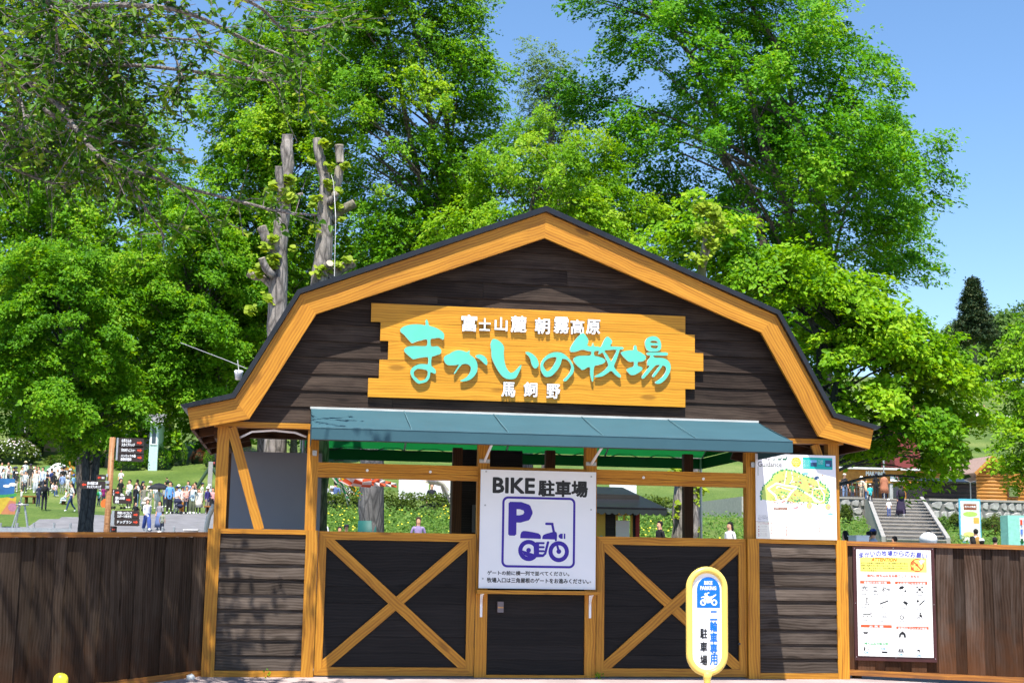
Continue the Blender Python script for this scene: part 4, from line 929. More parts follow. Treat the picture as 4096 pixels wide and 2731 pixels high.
def Q(x, y): p = zz(x, y); return (p[0] - cx, p[2] - zc0)
mm = MB(); b0, b1 = Q(342, 610), Q(637, 602); h = zz(490, 605)[2] - zc0; rr = (b1[0] - b0[0]) / 2; ccx = (b0[0] + b1[0]) / 2; ctop = Q(490, 212)[1]
flat(mm, M, [(b0[0], h), (b1[0], h)] + [(ccx + rr * math.cos(math.pi * i / 16), ctop - rr * 1.05 + rr * 1.05 * math.sin(math.pi * i / 16)) for i in range(17)], .001)
M_SBLUE = plain('sign_blue', srgb(0, 105, 215), .4, .02); mm.build('blue_field', M_SBLUE, PO_)
mm = MB()
a = Q(435, 308); put_text(mm, 'BIKE', M, *a, w=103 * kq, h=44 * kq, fat=.05, z=.002); a = Q(385, 375); put_text(mm, 'PARKING', M, *a, w=202 * kq, h=45 * kq, fat=.05, z=.002)
for x, y in ((420, 536), (562, 536)): ring(mm, M, *Q(x, y), 19 * kq, 39 * kq, .002)
def sp(pts, z=.0022): flat(mm, M, [Q(*q) for q in pts][::-1], z)
sp([(435, 425), (450, 412), (468, 430), (480, 450), (500, 462), (530, 458), (578, 432), (590, 438), (580, 452), (535, 485), (515, 540), (470, 545), (452, 500), (445, 470)]); sp([(392, 468), (425, 455), (452, 470), (450, 482), (420, 470), (395, 480)], .0024); bar(mm, M, Q(440, 470), Q(420, 536), 9 * kq, .0026); sp([(462, 425), (480, 406), (500, 408), (500, 420), (485, 420), (472, 435)], .0028)
mm.build('pictogram', M_WHITEP, PO_)
for i, ch in enumerate('二輪車専用'):
    mm = MB(); y1_ = (760, 905, 1050, 1190, 1330)[i]; a = Q(510, y1_); put_text(mm, ch, M, *a, w=92 * kq, h=(108 if i == 0 else 122) * kq, fat=.03, z=.0015); mm.build('letter', M_SBLUE, PO_)
for i, ch in enumerate('駐車場'):
    mm = MB(); y1_ = (992, 1165, 1335)[i]; a = Q(385, y1_); put_text(mm, ch, M, *a, w=88 * kq, h=118 * kq, fat=.03, z=.0015); mm.build('letter', M_BLACK, PO_)

# ================================================================== YELLOW BOLLARD
c = A(242, 2731, -2.4); r = 28 / FPX * 11.1
zt = A(242, 2689, -2.4)[2]
o = thing('bollard', 'yellow round-topped bollard in front of the left fence', 'bollard', (c[0], -2.4, -.155))
mm = MB(); mm.lathe([(r, 0), (r, zt + .155 - r * .95)] + [(r * math.cos(t), zt + .155 - r * .95 + r * .95 * math.sin(t)) for t in np.linspace(.2, 1.5, 7)], (c[0], -2.4, -.155), 20)
mm.build('post', plain('bollard_yellow', (.72, .66, .04), .4, .1), o, True)
mm = MB(); mm.lathe([(r * 1.5, 0), (r * 1.5, .015), (r * 1.1, .02)], (c[0], -2.4, -.155), 20); mm.build('base_plate', M_DKSTEEL, o)

# weeds at the foot of the gate
def weed(label, px, n, seed):
    q = A(*px, -.07); R = np.random.default_rng(seed); root = thing('weed', label, 'weed', (q[0], -.07, .04)); c = np.array([q[0], -.07, .075]) + R.normal(0, 1, (n, 3)) * np.array([.022, .012, .02]); s_ = R.uniform(.015, .03, n)
    add_mesh('leaves', leaf_mesh('leaves', c, R.normal(0, 1, (n, 3)) + UPV, R.normal(0, .6, (n, 3)) + np.array([0, -.6, .6]), s_, s_ * .5, R.random(n), .1, 1, M_LF_B), root)

# ================================================================== FOLIAGE
UPV = np.array([0, 0, 1.0]); SUNV = -np.array(SUN_L)
def nrm(a): return a / np.maximum(np.linalg.norm(a, axis=-1, keepdims=True), 1e-9)
def leaf_mesh(name, c, axis, normal, length, width, tint, fold=.18, shape=0, mats=None):
    """one small folded blade per row"""
    n = len(c); normal = nrm(normal); axis = nrm(axis - normal * np.sum(axis * normal, -1, keepdims=True)); side = np.cross(normal, axis)
    length = np.broadcast_to(length, (n,))[:, None]; width = np.broadcast_to(width, (n,))[:, None]
    base = c - axis * length * .5; tip = c + axis * length * .5 - normal * length * .08
    if shape == 0:
        V_ = np.stack([base, c - axis * length * .05 + side * width * .5 + normal * width * fold, tip, c - axis * length * .05 - side * width * .5 + normal * width * fold], 1)
        F_ = np.array([[0, 1, 2], [0, 2, 3]]); nv = 4
    else:
        l1 = c - axis * length * .22 + normal * width * fold; l2 = c + axis * length * .15 + normal * width * fold
        V_ = np.stack([base, l1 + side * width * .46, l2 + side * width * .42, tip, l2 - side * width * .42, l1 - side * width * .46], 1)
        F_ = np.array([[0, 1, 2, 3], [0, 3, 4, 5]]); nv = 6
    k = F_.shape[1]
    idx = (np.arange(n)[:, None, None] * nv + F_[None]).reshape(-1)
    me = bpy.data.meshes.new(name); me.vertices.add(n * nv); me.vertices.foreach_set('co', V_.reshape(-1).astype(np.float32))
    me.loops.add(len(idx)); me.loops.foreach_set('vertex_index', idx.astype(np.int32))
    me.polygons.add(n * 2); me.polygons.foreach_set('loop_start', np.arange(0, len(idx), k, dtype=np.int32))
    at_ = me.attributes.new('tint', 'FLOAT', 'POINT'); at_.data.foreach_set('value', np.repeat(np.clip(tint, 0, 1), nv).astype(np.float32))
    me.materials.append(mats); me.update(calc_edges=True); me.validate()
    return me
def add_mesh(name, me, parent, origin=None):
    o = bpy.data.objects.new(name, me)
    M = Matrix.Translation(WM[parent.name].to_translation()) if parent is not None else Matrix.Identity(4)
    me.transform(M.inverted()); return link(o, parent, M)
def bez(p0, p1, p2, t):
    return p0 * (1 - t) ** 2 + 2 * p1 * t * (1 - t) + p2 * t ** 2

def tree(name, label, profile, Y, leaves, lsize, mt, bark, seed, trunk_r=.28, stems=1, base=None, nprim=60, clump=.16, flat_=.5, droop=.3, rise=.7, arch=.12, ky=.9, shape=0, tintb=0.0, upn=1.0, tb_top=.9, inner=.35, sweep=(0, 0, 0), cat='tree', group=None, blade=.62, feather=.5, tuft=14):
    """trunk stems, limbs to leaf clumps spread through the crown, leaves shingled over each clump"""
    R = np.random.default_rng(seed)
    rows = []
    for dy, xl, xr in profile:
        a, b = D(xl, dy, Y), D(xr, dy, Y); rows.append(((a[2] + b[2]) / 2, (a[0] + b[0]) / 2, (b[0] - a[0]) / 2))
    rows.sort(); pz, pc, pr = (np.array(k) for k in zip(*rows))
    if base is None: base = pc[0]
    zb = float(zg(base, Y)); ztop = pz[-1]; wmax = pr.max()
    stem = []
    for k in range(stems):
        sp = (k - (stems - 1) / 2); hh = zb + (ztop - zb) * tb_top * R.uniform(.9, 1.0)
        zs = np.linspace(zb, hh, 12); f = (zs - zb) / (hh - zb)
        cx = base + (np.interp(zs, pz, pc) - base) * f + sp * .22 * wmax * f ** .8 + R.normal(0, .05, 12) * f * wmax * .25
        cy = Y + sp * .1 * wmax * f * R.uniform(-1, 1) + R.normal(0, .05, 12) * f * wmax * .25
        stem.append((zs, cx, cy, trunk_r * (1 - .86 * f ** .9) + .015))
    # clump centres through the crown, denser towards its skin
    ncl = int(2.1 / clump ** 2 * (ztop - pz[0]) / (2 * wmax) + 20)
    w = (np.interp(np.linspace(pz[0], pz[-1], 80), pz, pr) + .1 * wmax) ** 1.4; cdf = np.cumsum(w); cdf /= cdf[-1]
    zt = np.interp((np.arange(ncl) + R.uniform(0, 1, ncl)) / ncl, cdf, np.linspace(pz[0], pz[-1], 80)); ph = (np.arange(ncl) * 2.399963 + R.uniform(-.5, .5, ncl)) % (2 * np.pi)
    rho = (inner + (1.0 - inner) * R.random(ncl) ** .55) * R.choice([1, 1, 1, 1.1, .9], ncl)
    ca = clump * wmax * np.clip(np.exp(R.normal(-.05, .38, ncl)), .4, 2.0)
    rr_ = np.maximum(np.interp(zt, pz, pr) - ca * .85, .05 * wmax) * rho; cc = np.interp(zt, pz, pc)
    CC = np.stack([cc + rr_ * np.cos(ph), Y + ky * rr_ * np.sin(ph), zt], -1)
    outd = np.stack([np.cos(ph), ky * np.sin(ph), np.zeros(ncl)], -1); outd = nrm(outd * rho[:, None] + R.normal(0, .42, (ncl, 3)) * np.array([1, 1, .45]) + np.array(sweep))
    lat = nrm(np.cross(outd, UPV))
    # tufts of leaves, several tiers per clump
    per = tuft; wgt = ca ** 2; cnt = np.maximum(2, (wgt / wgt.sum() * leaves / per).astype(int)); ci = np.repeat(np.arange(ncl), cnt); n = len(ci)
    u = R.uniform(-.75, 1.0, n); v = R.uniform(-1, 1, n)                       # along / across the clump
    edge = np.sqrt(np.clip(1 - (np.clip(u, -1, 1) * .55) ** 2, .05, 1)); v = v * edge * (1 - feather * np.clip(u, 0, 1))
    lay = R.integers(0, 4, n) / 3.0
    h = (lay - .5) * 2 * flat_ + R.normal(0, .07, n) - droop * np.clip(u, 0, 1) ** 2 - .25 * droop * v ** 2
    sc_ = 1 - .35 * np.abs(lay - .35)
    T_ = CC[ci] + outd[ci] * (u * sc_ * ca[ci] * 1.55)[:, None] + lat[ci] * (v * sc_ * ca[ci] * .85)[:, None] + UPV * (h * ca[ci])[:, None] + R.normal(0, .10, (n, 3)) * ca[ci][:, None]
    tn = UPV * .55 * upn + SUNV * .45 + outd[ci] * (.25 + .4 * droop * np.clip(u, 0, 1))[:, None] + R.normal(0, .28, (n, 3)); tn = nrm(tn)
    td = nrm(outd[ci] + lat[ci] * (v * .9)[:, None] + R.normal(0, .35, (n, 3))); td = nrm(td - tn * np.sum(td * tn, -1, keepdims=True)); tl = np.cross(tn, td)
    tt = .40 + tintb + .12 * R.normal(0, 1, ncl)[ci] + .13 * R.normal(0, 1, n) + .10 * u
    ti = np.repeat(np.arange(n), per); m_ = len(ti); ts = lsize * R.uniform(.7, 1.3, n)
    a1 = R.uniform(-1, 1, m_); a2 = R.uniform(-1, 1, m_)
    C = T_[ti] + td[ti] * (a1 * 2.1 * ts[ti])[:, None] + tl[ti] * (a2 * 1.35 * ts[ti] * (1 - .4 * a1))[:, None] + tn[ti] * (R.normal(0, .32, m_) * ts[ti] - (a2 ** 2 + np.clip(a1, 0, 1) ** 2) * .35 * ts[ti])[:, None]
    ax = td[ti] * .8 + tl[ti] * (np.sign(a2) * .8)[:, None] + R.normal(0, .4, (m_, 3)) - UPV * .25
    nm = tn[ti] + R.normal(0, .42, (m_, 3)) + np.array([0, -.18, 0])
    tint = np.clip(tt[ti] + .12 * R.normal(0, 1, m_), 0, 1); sz = ts[ti] * R.uniform(.65, 1.2, m_)
    root = thing(name, label, cat, (base, Y, zb), group)
    add_mesh('crown', leaf_mesh('crown', C, ax, nm, sz, sz * blade, tint, .16, shape, mt), root)
    mm = MB()
    for zs, cx, cy, rr in stem:
        rr = rr.copy(); rr[0] *= 1.35
        mm.tube([(cx[i], cy[i], zs[i] - (.1 if i == 0 else 0)) for i in range(12)], list(rr), 9)
    mm.build('trunk', bark, root, True)
    mm = MB()
    order = R.permutation(ncl)[:max(nprim, 10)]
    prim = []
    for i in order:
        e = CC[i]; s0 = stem[R.integers(0, stems)]
        z0 = float(np.clip(e[2] - rise * rr_[i] * R.uniform(.6, 1.2) - .03 * (ztop - zb), zb + (pz[0] - zb) * .7, ztop * .97))
        a = np.array([np.interp(z0, s0[0], s0[1]), np.interp(z0, s0[0], s0[2]), z0]); l = np.linalg.norm(e - a)
        c = a + (e - a) * .5 + UPV * arch * l + R.normal(0, .04, 3) * l
        r0 = max(.012, min(.28 * trunk_r, .010 * l + .010)); pts = np.array([bez(a, c, e, q) for q in np.linspace(0, 1, 6)])
        mm.tube([tuple(p) for p in pts], list(r0 * np.linspace(1, .25, 6)), 5, cap=False); prim.append(pts)
    PP = np.concatenate(prim) if prim else CC
    for i in range(ncl):
        d = np.linalg.norm(PP - (CC[i] - UPV * ca[i] * .5), axis=1); j = int(np.argmin(d)); r0 = .007 * d[j] + .006
        mm.tube([tuple(PP[j]), tuple((PP[j] + CC[i]) / 2 + UPV * .05 * d[j]), tuple(CC[i])], [r0, r0 * .7, r0 * .4], 4, cap=False)
        for q in (-.6, 0, .6):
            e = CC[i] + outd[i] * ca[i] * 1.1 + lat[i] * q * ca[i] - UPV * droop * ca[i]
            mm.tube([tuple(CC[i]), tuple(e)], [r0 * .45, r0 * .15], 3, cap=False)
    mm.build('branches', bark, root, True)
    return root

M_LF_A = leafmat('leaf_mid_green', (.040, .150, .006), (.150, .360, .010), (.360, .520, .034), .44)
M_LF_B = leafmat('leaf_fresh_green', (.055, .170, .006), (.180, .385, .010), (.370, .520, .034), .45)
M_LF_E = leafmat('leaf_deep_green', (.032, .150, .007), (.122, .350, .010), (.330, .505, .030), .44)
M_LF_G = leafmat('leaf_lime', (.070, .210, .007), (.200, .410, .010), (.370, .530, .026), .42)
M_LF_C = leafmat('leaf_cherry', (.026, .090, .008), (.085, .205, .012), (.280, .370, .040), .42, .42)
M_LF_S = leafmat('leaf_sprout', (.20, .31, .02), (.31, .42, .03), (.42, .52, .06), .45)
M_LF_CON = leafmat('leaf_conifer', (.020, .045, .022), (.040, .072, .030), (.085, .095, .035), .15)
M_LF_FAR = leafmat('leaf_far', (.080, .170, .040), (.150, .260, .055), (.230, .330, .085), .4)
M_LF_GOLD = leafmat('leaf_gold', (.10, .11, .01), (.20, .19, .015), (.32, .28, .03), .35)
M_LF_HEDGE = leafmat('leaf_hedge', (.045, .085, .012), (.095, .150, .018), (.17, .22, .03), .35)
M_LF_RED = leafmat('leaf_azalea_red', (.10, .03, .015), (.22, .05, .03), (.10, .14, .02), .35)
M_LF_RAPE = leafmat('leaf_rape', (.075, .17, .035), (.15, .28, .05), (.26, .38, .08), .45)
M_FLOWER = plain('rape_flower', (.75, .62, .02), .6, .1)
M_BARK = barkmat('grey_bark', (.035, .030, .026), (.20, .175, .155))
M_BARKL = barkmat('pale_bark', (.075, .066, .060), (.36, .32, .285), 5.0, moss=(.12, .12, .05))
M_BARKD = barkmat('dark_wet_bark', (.014, .017, .018), (.060, .066, .066), 5.0)
M_BARKC = barkmat('cherry_bark', (.05, .042, .038), (.30, .27, .25), 7.0, 1.6)
M_CUT = plain('sawn_wood', (.40, .34, .26), .8, .25, 12)

# --- big trees behind the gate (outline rows: view y, left x, right x)
tree('tall_tree', 'tall broad tree with feathery right side rising behind the gate roof to the right',
     [(-260, 1560, 1780), (-120, 1400, 1900), (0, 1262, 1925), (60, 1300, 1930), (120, 1330, 1990), (200, 1290, 2080), (300, 1240, 2160), (400, 1250, 2215), (470, 1330, 2225), (540, 1420, 2190), (620, 1480, 2160), (700, 1560, 2110), (760, 1640, 2040)],
     25, 205000, .12, M_LF_E, M_BARK, 11, .26, stems=3, nprim=60, clump=.15, flat_=.42, droop=.25, rise=.5, sweep=(.16, 0, .06), feather=.75, tintb=-.02)
tree('tall_tree', 'tall dense tree left of the gate peak reaching the top edge',
     [(-200, 800, 1000), (-100, 760, 1080), (0, 720, 1140), (100, 705, 1175), (200, 690, 1178), (300, 690, 1160), (400, 700, 1150), (500, 720, 1140), (600, 760, 1100), (680, 800, 1040)],
     24, 145000, .099, M_LF_A, M_BARK, 12, .2, stems=3, base=D(1180, 1100, 24)[0], nprim=90, clump=.185, flat_=.5, droop=.15, rise=.9, feather=.6, tintb=.05)
tree('tall_tree', 'tall tree directly behind the two sawn trunks',
     [(-60, 640, 720), (20, 600, 770), (120, 500, 790), (210, 440, 800), (320, 430, 800), (430, 440, 790), (540, 450, 780), (640, 470, 760), (720, 500, 740)],
     27, 112000, .106, M_LF_A, M_BARK, 13, .16, stems=2, nprim=70, clump=.23, flat_=.55, droop=.15, rise=.9, tintb=.10)
tree('tall_tree', 'large tree at the far left behind the overhanging cherry',
     [(185, 150, 330), (240, 60, 400), (320, -40, 425), (420, -80, 430), (540, -110, 420), (660, -120, 400), (760, -90, 360)],
     31, 98000, .122, M_LF_A, M_BARK, 14, .15, stems=2, base=D(215, 1100, 31)[0], nprim=70, clump=.17, flat_=.5, droop=.2, tintb=.06)
tree('poplar_tree', 'slender pale poplar in the sky gap between the two tallest trees',
     [(120, 1270, 1290), (160, 1195, 1330), (230, 1185, 1345), (320, 1190, 1340), (420, 1200, 1330), (520, 1200, 1320)],
     45, 18000, .13, M_LF_FAR, M_BARK, 15, .2, nprim=40, clump=.28, flat_=.8, droop=-.6, rise=1.6, arch=.3, tintb=.1, sweep=(0, 0, .8))
tree('mid_tree', 'bright green lower tree showing just above the gate peak',
     [(270, 1190, 1310), (330, 1110, 1400), (400, 1040, 1470), (470, 1000, 1500), (540, 990, 1510), (600, 960, 1500), (680, 930, 1480), (760, 960, 1440)],
     22, 88000, .094, M_LF_B, M_BARK, 16, .2, stems=2, nprim=60, clump=.18, flat_=.42, droop=.3, tintb=.06)
tree('mid_tree', 'rounded leafy tree left of the gate between the sawn trunks and the left edge',
     [(440, 350, 520), (500, 290, 590), (580, 240, 620), (680, 220, 640), (780, 230, 640), (880, 270, 610), (960, 330, 560)],
     26, 98000, .10, M_LF_A, M_BARK, 17, stems=2, nprim=60, clump=.19, flat_=.3, droop=.4, base=D(548, 1050, 26)[0], tintb=.04, trunk_r=.11)
tree('mid_tree', 'maple-like tree on the left with dark grey trunk beside the signpost',
     [(560, 60, 230), (620, 0, 300), (700, -40, 345), (790, -60, 355), (880, -50, 350), (950, -10, 345), (1000, 40, 335), (1040, 130, 320)],
     24, 86000, .096, M_LF_A, M_BARKD, 18, .13, stems=2, base=D(192, 1200, 24)[0], nprim=60, clump=.19, flat_=.27, droop=.5, rise=.35, tintb=-.02)
tree('mid_tree', 'low dense tree filling the middle left above the grey building',
     [(640, 480, 600), (700, 440, 640), (780, 420, 660), (860, 420, 650), (940, 430, 620), (1000, 450, 600)],
     28, 52000, .1, M_LF_A, M_BARK, 19, .15, nprim=40, clump=.24, flat_=.4, droop=.35)
tree('layered_tree', 'lime green layered tree arching over the fence right of the gate',
     [(470, 1560, 1700), (530, 1490, 1800), (600, 1540, 1930), (680, 1640, 2070), (740, 1700, 2190), (820, 1720, 2225), (900, 1740, 2255), (960, 1800, 2295), (1010, 1880, 2275), (1060, 2010, 2235), (1110, 2090, 2195)],
     9.5, 52000, .095, M_LF_G, M_BARKD, 20, .17, stems=2, base=D(1690, 1230, 9.5)[0], nprim=60, clump=.21, flat_=.20, droop=.6, rise=.5, arch=.2, shape=1, tintb=.05, upn=1.5, ky=.7, feather=.3)
tree('layered_tree', 'drooping lime branch tree at the right edge with dark slanting trunk',
     [(720, 2330, 2420), (790, 2285, 2500), (880, 2280, 2520), (960, 2265, 2520), (1030, 2275, 2500), (1085, 2290, 2480), (1125, 2310, 2460)],
     15, 16000, .088, M_LF_G, M_BARKD, 21, .13, base=D(2370, 1230, 15)[0], nprim=40, clump=.22, flat_=.26, droop=.5, rise=.4, shape=1, tintb=.03, upn=1.5)

# --- sawn-off ginkgo trunks
def sawn_tree(label, Y, trunk, forks, sprouts, conv, bark=M_BARKL, seed=1, zg0=None):
    b = D(*conv(*trunk[0][:2]), Y)
    root = thing('sawn_tree', label, 'tree', (b[0], Y, float(zg(b[0], Y))))
    R = np.random.default_rng(seed)
    def limb(pts, name):
        P = [D(*conv(x, y), Y + (o if len(p) > 3 else 0)) for p in pts for (x, y, o) in [(p[0], p[1], p[3] if len(p) > 3 else 0)]]
        rr = [p[2] * conv.k * (Y + 13.5) / 3267 for p in pts]
        if name == 'trunk':
            P = [np.array([P[0][0], P[0][1], float(zg(P[0][0], Y)) - .1])] + P; rr = [rr[0] * 1.35] + rr
        # resample with wobble
        Q, q = [], []
        for i in range(len(P) - 1):
            n = max(2, int(np.linalg.norm(P[i + 1] - P[i]) / .18))
            for k in range(n):
                t = k / n; Q.append(P[i] * (1 - t) + P[i + 1] * t + R.normal(0, .008, 3)); q.append((rr[i] * (1 - t) + rr[i + 1] * t) * R.uniform(.94, 1.06))
        Q.append(P[-1]); q.append(rr[-1])
        mm = MB(); mm.tube([tuple(x) for x in Q], q, 12, cap=False)
        o = mm.build(name, bark, root, True)
        d = Vector(Q[-1] - Q[-2]).normalized(); mm = MB(); e = Vector(Q[-1])
        mm.tube([tuple(e - d * .01), tuple(e + d * .006)], [q[-1] * 1.0, q[-1] * .97], 12); mm.build('sawn_end', M_CUT, o)
    limb(trunk, 'trunk')
    for f in forks: limb(f, 'stub')
    C, NN, AX = [], [], []
    for x, y, n, rad in sprouts:
        c = D(*conv(x, y), Y - .12); s = rad * conv.k * (Y + 13.5) / 3267
        p = c + R.normal(0, .5, (n, 3)) * s * np.array([1, .6, .8]); C.append(p); NN.append(np.array([.1, -.8, .9]) + R.normal(0, .4, (n, 3))); AX.append(R.normal(0, 1, (n, 3)))
    C, NN, AX = map(np.concatenate, (C, NN, AX)); sz = R.uniform(.06, .10, len(C))
    tag(add_mesh('sprouts', leaf_mesh('sprouts', C, AX, NN, sz, sz * 1.0, R.uniform(0, 1, len(C)), .08, 1, M_LF_S), root), kind='stuff')
    return root
def cpz(x, y): return ((960 + x / 2.2407) / K, (480 + y / 2.2407) / K)
cpz.k = 1 / 2.2407 / K
TR1 = sawn_tree('sawn-off bare trunk with pale cut top, left one of the pair behind the roof', 4.2,
    [(330, 2700, 95), (335, 1568, 88), (345, 1300, 84), (365, 1000, 72), (380, 800, 66), (425, 500, 52), (425, 300, 56), (428, 200, 50), (425, 132, 48)],
    [[(360, 640, 36, -.1), (352, 520, 36, -.14), (352, 420, 36, -.16)], [(320, 1180, 50), (245, 1060, 46), (195, 965, 46)], [(290, 1390, 36, -.1), (240, 1330, 34, -.16), (195, 1240, 32, -.2)], [(300, 1480, 40), (200, 1420, 34), (72, 1375, 32)], [(460, 690, 24), (560, 668, 22)]],
    [(440, 540, 26, 60), (300, 620, 34, 70), (430, 680, 40, 70), (300, 1060, 22, 40), (240, 1140, 16, 50), (310, 1220, 28, 45), (290, 1300, 26, 45), (170, 1340, 22, 50), (180, 1400, 12, 40), (100, 1700, 14, 50), (470, 1160, 10, 30), (250, 1600, 14, 50)], cpz, seed=31)
TR2 = sawn_tree('sawn-off forked trunk with two bare prongs, right one of the pair behind the roof', 4.6,
    [(700, 2700, 100), (720, 1480, 86), (745, 1250, 84), (770, 900, 76), (775, 700, 70), (775, 600, 62)],
    [[(770, 620, 58), (755, 520, 50), (730, 400, 46), (700, 300, 44), (692, 175, 40)], [(820, 680, 50), (865, 580, 44), (890, 490, 42), (890, 380, 40), (890, 228, 42)], [(820, 900, 50), (900, 820, 42), (1022, 748, 40)], [(800, 1420, 60), (880, 1350, 48), (1020, 1275, 46)], [(800, 740, 44, -.1), (838, 690, 36, -.16), (845, 668, 34, -.18)], [(790, 1310, 40, -.1), (805, 1285, 34, -.2)]],
    [(760, 210, 26, 45), (640, 370, 12, 40), (800, 560, 22, 40), (870, 640, 24, 50), (700, 700, 16, 40), (870, 770, 22, 45), (650, 780, 12, 40), (770, 1330, 20, 60), (880, 1300, 16, 45), (970, 1250, 20, 40), (700, 1380, 14, 40), (950, 400, 16, 45), (820, 420, 12, 50), (900, 900, 10, 40), (650, 990, 12, 40)], cpz, seed=32)
def cd(x, y): return (x, y)
cd.k = 1.0
TR3 = sawn_tree('stout sawn trunk with yellow sprouts seen through the right opening of the gate', 7.0,
    [(1573, 1300, 34), (1574, 1235, 33), (1578, 1120, 31), (1590, 900, 28), (1600, 740, 22), (1610, 650, 12), (1618, 560, 6), (1622, 510, 4)],
    [[(1612, 620, 5), (1636, 540, 4), (1642, 505, 3)]],
    [(1560, 1085, 40, 16), (1590, 1080, 36, 16), (1605, 1125, 55, 18), (1590, 1150, 40, 16), (1560, 1165, 22, 14), (1556, 1185, 10, 8), (1604, 1215, 12, 8), (1600, 1240, 8, 8), (1610, 480, 90, 24), (1640, 490, 90, 24), (1650, 520, 70, 24), (1612, 530, 70, 24), (1630, 560, 60, 26), (1605, 590, 50, 24)], cd, seed=33)
TR4 = sawn_tree('plain grey trunk with teal wrap behind the left gate door', 8.0,
    [(852, 1300, 30), (852, 1230, 29), (853, 1120, 28), (856, 950, 26), (858, 790, 24)], [], [(858, 800, 20, 20)], cd, barkmat('ashy_bark', (.045, .045, .046), (.19, .185, .18), 5), seed=34)
b = D(852, 1200, 8.0); mm = MB(); zt_ = D(852, 1196, 8.0)[2]; zb_ = D(852, 1225, 8.0)[2] - .3; mm.lathe([(.19, 0), (.188, zt_ - zb_)], (b[0] - .005, 8.0, zb_), 16); mm.build('trunk_wrap', plain('teal_net', (.008, .085, .075), .6), TR4, True)
# rope hanging from the forked trunk and cable with hanging cup
o = thing('rope', 'white rope hanging down the forked sawn trunk', 'rope', tuple(D(*cpz(850, 1390), 4.2)))
mm = MB(); mm.tube([tuple(D(*cpz(x, y), 4.3)) for x, y in ((818, 490), (838, 560), (843, 640))] + [tuple(D(*cpz(x, y), 4.15)) for x, y in ((858, 870), (852, 1150), (846, 1400))], .004, 5); mm.build('cord', M_ROPE, o)
o = thing('cable', 'thin pale cable running from the left trees to the gate roof', 'cable', tuple(D(560, 825, 3)))
mm = MB(); P = [D(415, 787, 8), D(470, 808, 6), D(520, 827, 4), D(566, 846, 2.4)]; mm.tube([tuple(p) for p in P], .0045, 5); mm.build('wire', plain('grey_wire', (.4, .4, .4), .6), o)
o = thing('hanging_cup', 'small white cup lamp hanging from the cable beside the left roof', 'lamp', tuple(D(548, 868, 3.2)))
c = D(548, 862, 3.2); mm = MB(); mm.lathe([(.035, -.05), (.045, .02), (.055, .05), (.04, .06)], c, 12); mm.build('shade', M_WHITEP, o, True); mm = MB(); mm.tube([tuple(c + np.array([0, 0, .06])), tuple(c + np.array([-.02, 0, .18]))], .004, 4); mm.build('hanger', M_ROPE, o)

